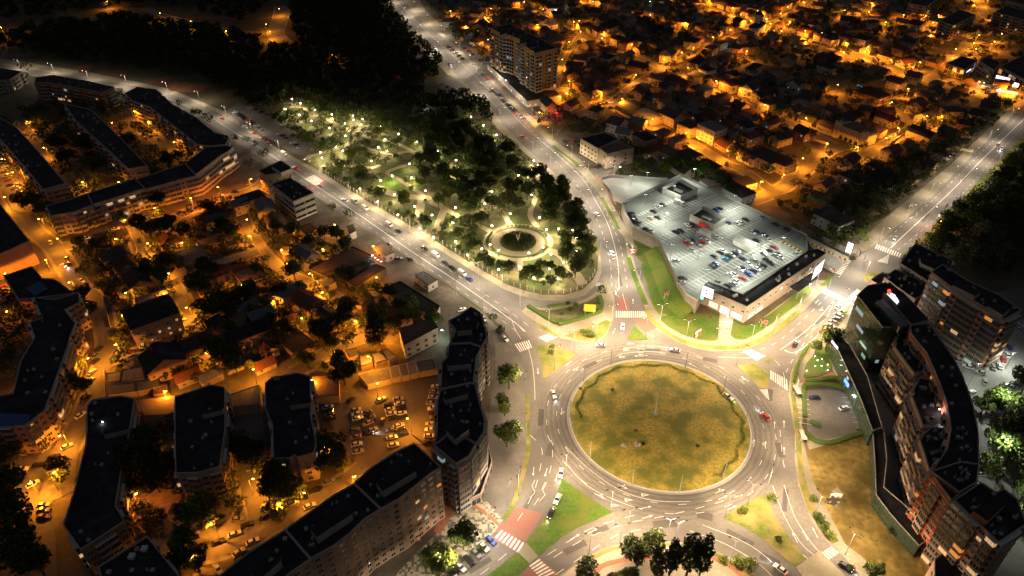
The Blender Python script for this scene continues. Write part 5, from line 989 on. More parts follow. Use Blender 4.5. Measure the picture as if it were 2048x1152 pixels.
for o_ in [c for c in bpy.data.objects if c.parent == fr and c.name.startswith('post')][98:]: bpy.data.objects.remove(o_)
# ================================================================ LAMPS
def light(kind, e, col, loc, par, spot=150, blend=.7, rad=.2):
    L = bpy.data.lights.new('lamp_light', 'SPOT' if kind == 's' else 'POINT'); L.energy = e; L.color = col; L.shadow_soft_size = rad
    if kind == 's': L.spot_size = math.radians(spot); L.spot_blend = blend
    o = bpy.data.objects.new('lamp_light', L); COL.objects.link(o); o.parent = par; o.location = loc; return o
LMESH = {}
def lpart(key, fn, mats, smooth=False):
    if key not in LMESH:
        b = MB(); fn(b); me = mesh(key[0], b.v, b.f, b.m, smooth)
        for m in mats: me.materials.append(M[m])
        LMESH[key] = me
    return LMESH[key]
def add(key, fn, mats, par, loc=(0,0,0), rz=0):
    o = bpy.data.objects.new(key[0], lpart(key, fn, mats)); COL.objects.link(o); o.parent = par; o.location = loc; o.rotation_euler = (0, 0, rz); return o
def head_fn(b): b.box(-.45, -.16, 0, .45, .16, .12, 0); b.box(-.35, -.11, .12, .3, .11, .2, 0)
def lens_fn(b): b.box(-.36, -.12, -.05, .36, .12, -.003, 0)
def lamp(kind, u, v, rz=0, h=None, power=1.0, z0=.0, at=None, col=None):
    if kind == 'twin':
        h = h or 12; p = at or g(u, v, 0); r = root('street_lamp', (p.x, p.y, 0), rz); r['look'] = 1
        add(('pole', 12, h), lambda b: (b.cyl((0,0,0), (0,0,h-1.2), .13, .08), b.cyl((0,0,0), (0,0,.8), .2, .2)), ['steel'], r)
        for s in (-1, 1):
            add(('arm', s, h), lambda b: b.cyl((0,0,h-1.3), (s*1.7,0,h), .06, .05, 6), ['steel'], r); o = add(('lamp_head', 0), head_fn, ['dark'], r, (s*2.1, 0, h)); add(('lens', 0), lens_fn, ['lamph'], o)
            light('s', K_TWIN*power/2, col or WARM, (s*2.1, 0, h-.15), r, 180, .18).rotation_euler = (0, -s*.13, 0)
        reg(r, 'tall double-headed street lamp', 'street lamp', *pj(p), group='double-headed lamps round the junction')
    elif kind == 'ave':
        h = h or 9.5; p = at or g(u, v, 0); r = root('street_lamp', (p.x, p.y, 0), rz)
        add(('pole', h), lambda b: (b.cyl((0,0,0), (0,0,h), .12, .07), b.cyl((0,0,0), (0,0,.7), .18, .18)), ['steel'], r); add(('arm', h), lambda b: b.cyl((0,0,h-.1), (2.6,0,h+.35), .055, .045, 6), ['steel'], r)
        o = add(('lamp_head', 0), head_fn, ['steel'], r, (3.0, 0, h+.33)); add(('lens', 0), lens_fn, ['lamph'], o); light('s', K_AVE*power, col or NEUT, (3.0, 0, h+.15), r, 178, .3).rotation_euler = (0, -.15, 0)
        reg(r, 'single-arm street lamp', 'street lamp', *pj(p), group='lamps along the avenues')
    elif kind == 'sod':
        h = h or 8; p = at or g(u, v, h); p = Vector((p.x, p.y, 0)); r = root('sodium_lamp', (p.x, p.y, 0), rz)
        add(('pole', 's', h), lambda b: b.cyl((0,0,0), (0,0,h), .13, .09), ['conc'], r); add(('arm', 's', h), lambda b: b.cyl((0,0,h-.3), (1.2,0,h+.1), .05, .04, 6), ['steel'], r)
        o = add(('lamp_head', 0), head_fn, ['dark'], r, (1.4, 0, h+.12)); add(('lens', 's'), lambda b: [b.cyl((0,0,-.38+.07*k), (0,0,-.31+.07*k), .4*math.sin(math.pi*(k+.05)/6), .4*math.sin(math.pi*(k+.95)/6)+.01, 10, 0, True) for k in range(5)], ['lamps'], o)
        light('s', K_SOD*power, col or SODC, (1.4, 0, h-.3), r, 178, .2); reg(r, 'orange-glowing street lamp', 'street lamp', u, v, group='orange street lamps')
    elif kind == 'park':
        h = 4.3; p = g(u, v, h); r = root('park_lamp', (p.x, p.y, .1), 0)
        add(('pole', 'p'), lambda b: (b.cyl((0,0,0), (0,0,h-.3), .07, .05), b.cyl((0,0,0), (0,0,.5), .13, .1)), ['dark'], r)
        add(('globe', 'p'), lambda b: [b.cyl((0,0,h-.32+.12*k), (0,0,h-.2+.12*k), max(.03, .46*math.sin(math.pi*k/6)), max(.03, .46*math.sin(math.pi*(k+1)/6)), 12) for k in range(6)], ['lampp'], r)
        light('p', K_PARK*power, col or PARKC, (0, -.35, h-.45), r, rad=.25); reg(r, 'glowing globe park lamp', 'park lamp', u, v, group='globe lamps in the park')
    elif kind == 'mast':
        h = h or 9; p = at or g(u, v, z0); p = Vector((p.x, p.y, z0)); r = root('car_park_mast', (p.x, p.y, z0), rz)
        add(('pole', 'm', h), lambda b: b.cyl((0,0,0), (0,0,h), .12, .08), ['steel'], r)
        for s in (-1, 1): o = add(('lamp_head', 0), head_fn, ['steel'], r, (s*.5, 0, h)); add(('lens', 'c'), lens_fn, ['lampc'], o)
        light('s', K_DECK*power, COOL, (0, 0, h-.2), r, 164, .6); reg(r, 'deck lamp mast' if z0 > 1 else 'slim lamp mast', 'lamp mast', *pj((p.x, p.y, z0)), group='masts lighting the car park')
    return r
for u, v, a, pw in ((1131,951,.4,1),(1221,1024,.2,1),(1254,1064,.2,1),(1238,1094,.1,.7),(1333,1082,0,1),(1349,1088,0,.6),(1450,1034,-.3,1),(1460,1124,-.3,1),(1178,1108,.5,.8),(1495,1011,-.5,.7),(1531,985,1.2,1),(1037,990,1.3,.55),(1052,880,1.5,.5),(1627,1035,2,1),(1690,1110,2.2,1.6),
   (1290,678,.2,1.1),(1192,684,.3,1),(1147,706,.4,1),(1109,738,.5,.9),(1371,682,0,1),(1472,733,-.4,1),(1435,700,-.2,.8),(1051,795,1.5,.6),(1319,650,.2,.8),(1222,652,.3,1),(1500,690,.4,1),(1544,672,.6,1),(1593,634,.7,1.1),(1653,648,.7,.9),(1614,694,.8,1),(1585,800,1.57,.9),(1592,905,1.5,.9),(1097,660,.8,.9)): lamp('twin', u, v, a, power=pw*(.62 if v > 1020 else 1))
for u, v in ((1758,483),(1811,436),(1859,392),(1895,358),(1937,320),(1975,283),(2018,240)): lamp('ave', u, v, ang((1781,463),(1831,485)), power=.8, col=NEUT)
for u, v in ((1828,487),(1873,449),(1920,393),(1952,370),(1993,333)): lamp('ave', u, v, ang((1781,463),(1831,485))+math.pi, power=.5, col=NEUT)
for u, v, s in ((1164,409,0),(1100,333,0),(1199,515,0),(1184,462,0),(1138,372,0),(1066,303,0),(1000,241,0),(955,190,0),(912,146,0),(870,104,0),(836,70,0),(806,35,0),(783,5,0),(1236,452,1),(1212,408,1),(1228,353,1),(1176,352,1),(1143,318,1),(1104,282,1),(1064,238,1),(1030,206,1),(990,166,1),(948,133,1),(920,107,1),(890,72,1),(862,50,1),(835,22,1),(1262,520,1),(1277,574,1),(1219,570,0)):
    lamp('ave', u, v, ang((1100,333),(1160,333)) if not s else math.pi, power=.8 if v > 200 else 1.0, h=9.5)
for u, v in ((42,139),(110,148),(179,163),(255,172),(337,186),(400,205),(454,235),(505,268),(560,305),(641,353),(700,390),(758,430),(821,468),(887,512),(957,556),(1005,580)): lamp('ave', u, v, -1.9, power=.75 if u > 420 else .9)
for u, v in ((776,488),(841,536),(912,590),(966,628),(706,446),(625,392)): lamp('ave', u, v, 1.0, power=.5)
lamp('ave', 1728, 520, 1.2, power=1); lamp('ave', 1040, 612, -1.0, power=.6); lamp('ave', 1730, 552, 3.3, power=1.2); lamp('ave', 1655, 583, -.3, 9, power=1.5, col=(1,.88,.7)); lamp('ave', 1700, 612, 2.8, 9, power=1.1, col=(1,.88,.7))
lamp('ave', 1016, 1010, 1.2, power=.6); lamp('ave', 975, 1075, -.8, power=.7); lamp('ave', 900, 1130, -.8, power=.6); lamp('ave', 868, 1135, -.8, power=.45); lamp('ave', 800, 1200, -.8, power=.6); lamp('ave', 975, 1045, -.5, power=.3); lamp('ave', 985, 760, 3.1, power=.5)  # the lowest pair are added to brighten the long slab's facade
for u, v in [(584,198),(601,207),(571,218),(630,220),(599,230),(623,242),(659,256),(706,232),(707,240),(726,239),(690,247),(722,249),(762,253),(691,272),(770,279),(797,268),(834,284),(942,234),(967,251),(993,270),(664,229)]+[(512+a/4, 288+b_/4) for a, b_ in ((640,27),(515,68),(695,55),(528,113),(668,143),(978,28),(1048,58),(922,138),(1228,160),(1090,255),(998,294),(832,360),(1245,270),(1107,405),(973,462),(1355,375),(1600,130),(1620,192),(1610,320),(1830,480),(1888,382),(2025,335),(1268,498),(1408,570),(1595,510),(1135,568),(1575,632),(1310,675),(1418,748),(1595,782),(1888,656),(2010,607),(2035,560),(1873,806),(1940,850),(1806,840),(1692,890),(1940,1005),(1455,58))]+[(1024+a/4, 288+b_/4) for a, b_ in ((50,252),(175,135),(208,170),(152,208),(158,408),(220,590),(277,685),(372,680),(485,690),(515,752),(295,747),(248,828),(135,873),(310,885),(410,948),(520,858),(58,980),(300,1000),(175,1072),(368,1080))]:
    lamp('park', u, v)
S1 = [(1024+a/4, b_/4) for a, b_ in ((88,15),(258,75),(493,170),(532,168),(215,195),(978,597),(720,742),(1110,115),(825,15),(750,258),(1445,380),(1407,545),(1645,645),(1597,298),(1757,240),(1877,405),(1960,88),(1922,168),(950,352),(1130,960),(1220,465),(1380,1060),(1500,1100))]
S1 += [(1536+a/4, b_/4) for a, b_ in ((170,172),(612,83),(840,25),(930,175),(1272,130),(1363,118),(1298,280),(1675,230),(1640,38),(1878,273),(1130,705),(1257,927),(1060,1028),(470,1140),(1213,500),(445,262),(790,370),(1675,393),(25,185),(978,820),(1515,570),(1380,920),(560,680),(1700,650),(1900,740),(620,420),(300,330),(100,250),(1000,480),(1800,330))]
S1 += [(1125,120),(1135,185),(1075,225)]  # lamps added beside the tall tower to brighten its walls
S1 += [(1459,302),(1566,347),(1605,318),(561,17),(530,48),(665,110),(902,21),(929,53),(979,79),(539,62),(318,27),(384,42),(449,62),(215,3),(1,52),(50,244),(228,245),(294,242),(163,366),(241,362),(389,313),(439,375),(381,394),(305,418),(255,439),(498,357),(495,441),(501,469),(289,488),(120,477),(90,517),(6,550),(144,562),(331,547),(485,572),
   (232,685),(169,720),(379,614),(326,780),(507,743),(125,866),(497,960),(429,1050),(562,497),(571,529),(624,545),(639,584),(701,605),(712,638),(760,653),(743,712),(704,949),(648,900),(1140,160),(20,345),(12,395),(60,960),(100,950),(175,1040),(265,985),(560,1015),(390,1105),(300,890),(45,770),(10,830),(200,850),(20,620),(600,985),(820,840),(1880,440)]
SP = {(1459,302): 1.3, (1566,347): 1.6, (1605,318): 1.6, (648,900): 1.6, (60,960): 1.3, (100,950): 1.2, (175,1040): .35, (265,985): .5, (20,620): .25, (98,293): .3, (228,245): .6, (45,770): .35, (10,830): .5, (820,840): .7, (265,985): .5, (300,890): .3, (1880,440): .5, (600,985): .5}
for i, (u, v) in enumerate(S1): lamp('sod', u, v, (i*2.4) % 6.28, power=SP.get((u, v), 1.0 if v > 300 else 1.55 if u > 1040 else 1.15) * random.Random(i).uniform(.7, 1.2), col=(1,.22,.02) if (u, v) in ((228,245),(439,375),(381,394),(265,985),(20,620),(1880,440)) else None)
random.seed(12)
for k in range(400):  # yard lamps added at random spots to raise the left quarter's brightness
    u, v = random.uniform(190, 760), random.uniform(440, 790)
    if len(S1) > 205: break
    p = g(u, v, 8)
    if free(p, .8) and all((p.xy-g(a, c, 8).xy).length > 17 for a, c in S1) and p.x < -45: S1.append((u, v)); lamp('sod', u, v, k, h=6.5, power=.45)
LPOS = [g(u, v, 8).xy for u, v in S1]
random.seed(3)
for key, step, pw in (('s1',30,1),('s2',32,.9),('s3',32,.8),('s4',24,2.2),('s5',30,1),('s6',30,1.2),('s7',28,1),('s8',30,.8),('s9',30,1.2),('s10',34,.8),('s11',32,1),('s12',34,1),('s13',30,1.2),('s14',28,1.3),('L2',34,.8),('L3',34,.7),('L5',34,.9),('L6',36,.7),('L1',38,.8),('L4',36,.6),('L9',36,.7),('L10',36,.6),('L11',36,.7)):  # lamps added at regular steps to brighten streets where none stands near
    P = smooth_line(px(STREETS[key][0]), 5); w = STREETS[key][1]; acc = 0; nxt = step*.4; sd = 1
    for i in range(len(P)-1):
        a, c = P[i], P[i+1]; L = (c-a).length
        while acc+L > nxt:
            q = a.lerp(c, (nxt-acc)/L); d = (c-a).normalized(); n = Vector((-d.y, d.x, 0))*sd; q = q+n*(w/2+.7); nxt += step; sd = -sd; u, v = pj((q.x, q.y, 8))
            if -20 < u < 2070 and -20 < v < 1170 and all((q.xy-t).length > step*.62 for t in LPOS): LPOS.append(q.xy); lamp('sod', u, v, math.atan2(-n.y, -n.x), power=pw*(1.3 if key[0] == 's' else 1)*random.uniform(.7, 1.2))
        acc += L
for k, (u, v) in enumerate(((1288,418),(1330,455),(1300,500) if 0 else (1318,440),(1345,400),(1395,520),(1440,505),(1500,540),(1410,570),(1450,450),(1520,500),(1340,520),(1560,505),(1480,570),(1385,365),(1465,420))): lamp('mast', u, v, z0=7.0, power=.62 if u < 1400 else .8)
for u, v in ((1260,378),(1292,372)): lamp('mast', u, v, z0=0.16, power=.5)
for u, v in ((1987,801),(1983,896),(2030,1012),(2010,700),(1930,745)): lamp('mast', u, v+38, h=15 if v != 700 else 9, z0=0.02, power=.75)
# garden lights of the restaurant, lamps on facades
for u, v in ((1630,713),(1635,721),(1644,719),(1630,733),(1643,732),(1655,730),(1613,742),(1655,741),(1674,726)):
    p = g(u, v, .6); r = root('garden_light', (p.x, p.y, .15)); b = MB(); b.cyl((0,0,0), (0,0,.5), .05); b.build('post', 'dark', r); b = MB(); b.cyl((0,0,.5), (0,0,.72), .11, .11, 10); b.build('globe', 'lamph', r); light('p', 45, (1,.9,.75), (0,-.3,1.0), r, rad=.1); reg(r, 'small white garden light', 'garden light', u, v, group='garden lights of the restaurant')
def spot_fit(name, label, u, v, z, e, col, m, s=.4, rad=.2):
    p = g(u, v, z); r = root(name, tuple(p), 0, label, 'light'); b = MB(); b.box(-s, -.1, -.15, s, .15, .15, 0); b.build('housing', 'dark', r); b = MB(); b.box(-s+.05, -.16, -.12, s-.05, -.103, .12, 0); b.build('lens', m, r); light('p', e, col, (0, -.6, -.2), r, rad=rad)
for k, (u, v, w) in enumerate(((745,510,'leftmost'),(750,515,'second from left'),(756,519,'third from left'),(762,523,'rightmost'))): spot_fit('flood_light', f'blue-white floodlight on the brown hall, {w} of four', u, v, 5.3, 420, (.8,.82,1), 'mauve', .5)
for lab, u, v, z, e, col, m in (('green-white light beside the brown-roofed hall', 884, 660, 5, 1500, (.6,1,.85), 'lampc'), ('white yard light among the dark roofs left', 642, 639, 3.5, 900, (1,.95,.85), 'lampc'), ('small white light on the left slab roof', 205, 843, 13.6, 60, (.8,1,1), 'lampc'), ('green light at the far left wall', 3, 536, 4, 500, (.2,1,.4), 'signc'),
   ('white light on the tower podium', 1012, 160, 5.5, 1500, (.85,.85,1), 'mauve'), ('lit fuel canopy light beside the tower', 1096, 208, 4, 1500, (.8,1,.95), 'lampc'), ('red light glow beside the tower', 1114, 226, 2.5, 1600, (1,.01,.02), 'signr'), ('blue-white light by the garden pool', 1655, 121, 4, 700, (.6,.7,1), 'mauve'), ('white light beside the small gabled house', 1553, 185, 3, 500, (.9,1,1), 'lampc'),
   ('white light in the dark yard below the vacant lot', 1756, 360, 3.5, 900, (.85,.9,1), 'lampc'), ('violet light on the white house corner', 1687, 348, 5.5, 350, (.7,.7,1), 'mauve'), ('white light near the church', 1504, 90, 3, 900, (.9,.95,1), 'lampc'), ('white light in the white courtyard', 1465, 95, 3, 700, (.9,.95,1), 'lampc'), ('cold white light at the half-built house', 1957, 226, 5, 1600, (.8,.85,1), 'lampc'), ('red light in the dark wood', 798, 144, 2, 500, (1,.02,.02), 'signr'),
   ('white light at the kiosk in the wood', 852, 210, 3, 900, (.75,.9,1), 'lampc'), ('white light at the top of the old quarter', 1300, 3, 5, 1500, (.9,.95,1), 'lampc'), ('white light on the gable near the top', 1111, 20, 5, 1000, (.8,.95,1), 'lampc'), ('white light over the shopping centre square', 2000, 178, 6, 1100, (.85,.82,1), 'mauve'), ('white light under the restaurant sign', 1968, 165, 3.5, 1800, (1,.8,.6), 'lampc'), ('entrance light of the nine-storey block', 1920, 676, 4, 900, (1,.85,.75), 'lampc'),
   ('light over the supermarket side entrance', 1620, 568, 3.4, 2500, (1,.93,.82), 'lampc'), ('light over the supermarket main entrance', 1455, 633, 3.6, 1600, (1,.9,.75), 'lampc'), ('entrance light of the glass gallery', 1706, 790, 5, 900, (.75,1,.95), 'lampc'), ('warm terrace light by the mini roundabout', 1744, 571, 9.5, 500, (1,.45,.2), 'lamps'), ('lamp on the curved complex terrace', 1879, 818, 24, 350, (1,.7,.6), 'lampc'), ('blue light at the gallery corner', 1692, 770, 6, 300, (.1,.2,1), 'signb'), ('white yard light on the white house wall, left of the tall modern house', 1180, 60, 4, 700, (.8,.85,1), 'lampc'), ('light behind the cream office', 1240, 334, 3, 350, (1,.9,.75), 'lampc')):
    spot_fit('wall_light', lab, u, v, z, e, col, m)
# inner poles of the round island, central mast and overhead cables
for k, (u, v) in enumerate(((1167,760),(1221,728),(1288,718),(1371,734),(1447,782),(1491,845),(1446,956),(1359,983),(1264,969),(1180,915),(1140,832))):
    p = g(u, v, .3); r = root('contact_wire_pole', (p.x, p.y, .15)); b = MB(); b.cyl((0,0,0), (0,0,8.5), .16, .11, 8); b.build('pole', 'conc', r); b = MB(); b.cyl((0,0,0), (0,0,.6), .28, .28, 8); b.build('foot', 'conc', r); reg(r, 'bare grey wire pole', 'pole', u, v, group='poles round the island rim')
r = root('flag_mast', (RC.x-1.5, RC.y+1, 2.3), 0, 'tall white mast in the middle of the round island', 'mast'); b = MB(); b.cyl((0,0,0), (0,0,16), .13, .07, 10); b.build('pole', 'white', r); b = MB(); b.cyl((0,0,0), (0,0,.5), 1.1, 1.0, 16); b.build('base', 'conc', r)
# ================================================================ TREES
def leaf_cloud(lobes, n, size, seed, zmin=0):
    R = np.random.RandomState(seed); L = np.array(lobes, float); wgt = L[:, 3]**2; wgt /= wgt.sum()
    k = R.choice(len(L), n, p=wgt); d = R.normal(size=(n, 3)); d /= np.linalg.norm(d, axis=1)[:, None]
    rad = (R.uniform(.35, 1.0, n)**.45)*R.uniform(.85, 1.12, n)
    c = L[k, :3]+d*(L[k, 3]*rad)[:, None]*np.array([1, 1, .88]); c = c[c[:, 2] > zmin]; n = len(c)
    a = R.normal(size=(n, 3)); a /= np.linalg.norm(a, axis=1)[:, None]; b = np.cross(a, R.normal(size=(n, 3))); b /= np.linalg.norm(b, axis=1)[:, None]
    s = size*R.uniform(.6, 1.35, n)[:, None]; a *= s; b *= s*R.uniform(.5, 1, n)[:, None]
    v = np.empty((n, 4, 3)); v[:, 0] = c-a; v[:, 1] = c-b*.8+a*.1; v[:, 2] = c+a; v[:, 3] = c+b*.8-a*.1
    return v.reshape(-1, 3)
def quads_mesh(name, v):
    n = len(v)//4; me = bpy.data.meshes.new(name); me.vertices.add(4*n); me.vertices.foreach_set('co', v.astype(np.float32).ravel()); me.loops.add(4*n); me.loops.foreach_set('vertex_index', np.arange(4*n, dtype=np.int32)); me.polygons.add(n); me.polygons.foreach_set('loop_start', np.arange(0, 4*n, 4, dtype=np.int32)); me.update(calc_edges=True); return me
PROTO = {}
def crown_lobes(kind, rr):
    if kind == 'poplar': return [(rr.uniform(-.4, .4), rr.uniform(-.4, .4), 2.5+1.5*k, 1.5*math.sin(math.pi*(k+1.2)/8.2)+.35) for k in range(7)]
    if kind == 'bush': return [(rr.uniform(-.7, .7), rr.uniform(-.7, .7), .7+rr.uniform(0, .5), rr.uniform(.7, 1.0)) for _ in range(5)]
    L = [(0, 0, 5.2, 2.4)]
    for k in range(9):
        a = k*2.4+rr.uniform(-.4, .4); r = rr.uniform(1.4, 2.7); L.append((r*math.cos(a), r*math.sin(a), rr.uniform(3.6, 6.6), rr.uniform(1.1, 1.9)))
    L.append((rr.uniform(-.6, .6), rr.uniform(-.6, .6), 7.2, 1.5)); return L
for kind, nv in (('broad', 5), ('poplar', 2), ('bush', 2)):
    for i in range(nv):
        rr = random.Random(100*i+len(kind)); L = crown_lobes(kind, rr)
        n, s = {'broad': (1500, .34), 'poplar': (1300, .28), 'bush': (330, .22)}[kind]
        cm = quads_mesh('crown', leaf_cloud(L, n, s, i+3, .25)); b = MB()
        top = {'broad': 4.6, 'poplar': 8, 'bush': .8}[kind]; b.cyl((0,0,-.1), (.1,.05,top*.6), .22 if kind != 'bush' else .05, .15 if kind != 'bush' else .04, 7); b.cyl((.1,.05,top*.6), (.15,-.1,top+1), .15 if kind != 'bush' else .04, .03, 6)
        if kind == 'broad':
            for l in L[1:8]: b.cyl((.1,.05,rr.uniform(2.0, 3.2)), (l[0]*.8, l[1]*.8, l[2]-.2), .09, .03, 5)
        tm = mesh('trunk', b.v, b.f, b.m); tm.materials.append(M['bark'])
        for mk in ('leaf', 'leafd', 'leafy'):
            c2 = cm.copy(); c2.materials.append(M[mk]); PROTO[kind, i, mk] = (c2, tm)
TOCC = []; TREES = []
def tree(u, v, r=4, kind='broad', mk='leaf', z=0, at=None, group=None, look=None, now=False):
    p = at or g(u, v, z)
    if kind == 'broad' and not now: TREES.append((r/(Vector(p)-Vector((0, 0, H))).length*(1 if -10 < u < 2060 and v < 1190 else .3), Vector(p), r, mk, z, group)); TOCC.append((Vector((p.x, p.y)), r*.6)); return
    rr = random.Random(int(p.x*13+p.y*7)); i = rr.randrange({'broad': 5, 'poplar': 2, 'bush': 2}[kind]); s = r/{'broad': 4.0, 'poplar': 1.8, 'bush': 1.5}[kind]
    o = root('bush' if kind == 'bush' else ('poplar_tree' if kind == 'poplar' else 'tree'), (p.x, p.y, z+.0), rr.uniform(0, 6.28)); o.scale = (s, s*rr.uniform(.9, 1.1), s*(rr.uniform(.9, 1.15) if kind != 'poplar' else 1))
    cm, tm = PROTO[kind, i, mk]; ob('crown', cm, None, o); ob('trunk', tm, None, o); TOCC.append((Vector((p.x, p.y)), r*.6))
    n = {'leaf': 'green', 'leafd': 'dark', 'leafy': 'pale green'}[mk]
    reg(o, look or (('tall ' if r > 4.8 and kind == 'broad' else '')+n+{'broad': ' broadleaf tree', 'poplar': ' upright narrow tree', 'bush': ' round bush'}[kind]), 'bush' if kind == 'bush' else 'tree', *pj((p.x, p.y, z)), group=group)
    return o
T = tree; jg = 'trees round the junction'
for a in ((1018,778,5.6,'broad','leaf'),(1005,812,3.3,'broad','leaf'),(1009,832,3.0,'broad','leafy'),(1014,893,6.0,'broad','leaf'),(985,645,2.6,'broad','leafy'),(1002,668,2.2,'broad','leafy'),(1203,592,3.0,'broad','leaf'),(930,1092,5.6,'broad','leaf'),(885,1145,5.5,'broad','leafy'),(858,1130,3.6,'broad','leaf'),(965,1098,1.5,'bush','leaf'),
   (1172,1163,4.4,'broad','leaf'),(1262,1122,5.0,'broad','leafd'),(1297,1114,5.6,'broad','leaf'),(1312,1160,2.4,'poplar','leaf'),(1338,1150,2.6,'poplar','leafd'),(1372,1152,3.1,'poplar','leaf'),(1398,1155,3.1,'poplar','leafd'),(1262,1166,3.2,'broad','leafd'),(1240,1170,3,'broad','leaf'),(1222,1160,2,'bush','leafd'),(1404,1098,2.0,'bush','leafy'),(1447,1122,1.8,'bush','leafy'),(1475,1126,2.4,'bush','leafy'),(1499,1138,2.8,'bush','leafy'),(1738,1158,3.4,'broad','leaf'),
   (1625,1000,1.8,'bush','leafy'),(1636,1040,2,'bush','leaf'),(1645,1055,2.2,'bush','leaf'),(1662,1075,2,'bush','leafy'),(1635,1035,1.8,'bush','leaf'),(1105,697,1.6,'bush','leafy'),(1103,706,1.7,'bush','leafy'),(1178,672,2.4,'bush','leaf'),(1170,668,2,'bush','leafy'),(1650,700,5,'broad','leaf'),(1630,706,3.2,'broad','leaf'),(1665,694,4.4,'broad','leaf'),(1700,1140,1.5,'bush','leaf'),(1545,1000,1.8,'bush','leafy'),(1490,1022,1.6,'bush','leafy'),(1480,1026,1.5,'bush','leafy'),(1554,1083,1.6,'bush','leaf'),
   (1135,610,1.5,'bush','leafd'),(1140,622,1.7,'bush','leafd'),(1150,612,1.6,'bush','leafd'),(1124,630,1.3,'bush','leafd'),(1193,616,1.8,'bush','leafy'),(1405,885,.1,'bush','leaf'),(1782,1068,2,'bush','leafd')): 
    if a[2] > .5: T(*a, group=jg)
# around the supermarket and the overgrown lots
for a in ((1282,355,5,'broad','leaf'),(1262,350,3.6,'broad','leafd'),(1326,352,4.6,'broad','leafy'),(1346,345,5,'broad','leaf'),(1372,350,5.6,'broad','leaf'),(1405,362,6.4,'broad','leaf'),(1424,374,6.4,'broad','leaf'),(1442,384,5.6,'broad','leaf'),(1390,356,5.6,'broad','leaf'),(1462,398,4.6,'broad','leaf'),(1632,480,3.4,'broad','leafy'),(1660,486,3.8,'broad','leaf'),(1665,502,3,'broad','leafy'),(1700,478,3.4,'broad','leafd'),(1716,488,4.4,'broad','leaf'),(1590,425,3,'broad','leaf'),(1608,435,3.4,'broad','leaf'),(1625,445,4,'broad','leaf'),(1575,415,2.6,'broad','leaf'),(1590,455,2.2,'bush','leafy'),(1560,410,2.5,'bush','leaf'),
   (1240,352,3,'bush','leaf'),(1300,335,3,'broad','leafd')): T(*a, group='trees around the supermarket')
def scatter(poly, n, rr_, kinds, group, margin=.6, sep=.62, tries=30, clear=(), z=0, fn=None, road=True, foot=True, ofac=1):
    P = px(poly); x0, x1 = min(p.x for p in P), max(p.x for p in P); y0, y1 = min(p.y for p in P), max(p.y for p in P); k = 0; out = []
    for _ in range(n*tries):
        if k >= n: break
        q = Vector((random.uniform(x0, x1), random.uniform(y0, y1), 0)); r = random.uniform(*rr_)
        if not poly_in(q, P): continue
        u, v = pj(q)
        if any(((q.xy-c).length < R) for c, R in clear): continue
        if not free(q, margin, road, foot, False) or any((c-q.xy).length < margin+rr0*ofac for c, rr0 in OCC): continue
        if not free(q, r*sep, False, False, True, TOCC): continue
        k += 1; kd, mk = random.choice(kinds)
        if fn: fn(q, r); TOCC.append((q.xy, r*.6))
        else: T(u, v, r, kd, mk, z, at=Vector((q.x, q.y, z)), group=group)
    return k
bl = ('broad', 'leaf'); bd = ('broad', 'leafd'); by = ('broad', 'leafy')
CL = [(PC.xy, 23.5), (g(855,396).xy, 10), (g(842,430).xy, 8), (g(877,445).xy, 7), (g(790,350).xy, 13), (g(580,205).xy, 8), (g(790,390).xy, 9), (g(800,440).xy, 7), (g(820,310).xy, 6)]
# path clearance inside the park
PKR = [(1060,345),(1125,378),(1150,414),(1172,453),(1188,492),(1190,535),(1175,560),(1130,572),(1120,540),(1130,500),(1100,450),(1090,400)]
for o_, lk, u_, v_ in REG:
    if 'park lamp' in lk:
        c_ = Vector((o_.location.x, o_.location.y)); CL.append((c_-c_.normalized()*4.2, 4.6))
pg = 'park trees'
scatter([(1085,365),(1125,385),(1148,420),(1168,460),(1182,500),(1182,540),(1160,566),(1125,560),(1130,520),(1108,470),(1085,420)], 30, (4, 5.6), [bd, bl, bd], pg, clear=CL, z=.1, road=False)
scatter([(860,230),(960,250),(1030,310),(1085,365),(1085,420),(1060,440),(1000,445),(940,430),(890,400),(860,340),(840,280)], 62, (4, 5.8), [bd, bd, bl], pg, clear=CL, z=.1, road=False)
scatter([(545,240),(600,205),(720,220),(860,230),(860,340),(890,400),(940,430),(980,450),(960,510),(930,520),(840,455),(735,396),(640,336),(620,315)], 62, (3.2, 5), [bl, bl, bd, by], pg, clear=CL, z=.1, road=False, sep=.75)
scatter([(950,520),(985,525),(1010,545),(1060,550),(1110,530),(1150,560),(1128,580),(1085,582),(1045,575),(1000,555),(965,535)], 20, (3.4, 4.4), [bl, bd], pg, clear=CL, z=.1, road=False, sep=.8)
scatter([(640,338),(735,398),(840,458),(965,535),(975,530),(850,445),(745,385),(655,330)], 22, (1.6, 2.6), [('bush', 'leaf'), ('bush', 'leafd')], 'bushes behind the park fence', clear=(), z=.1, road=False, sep=.9)
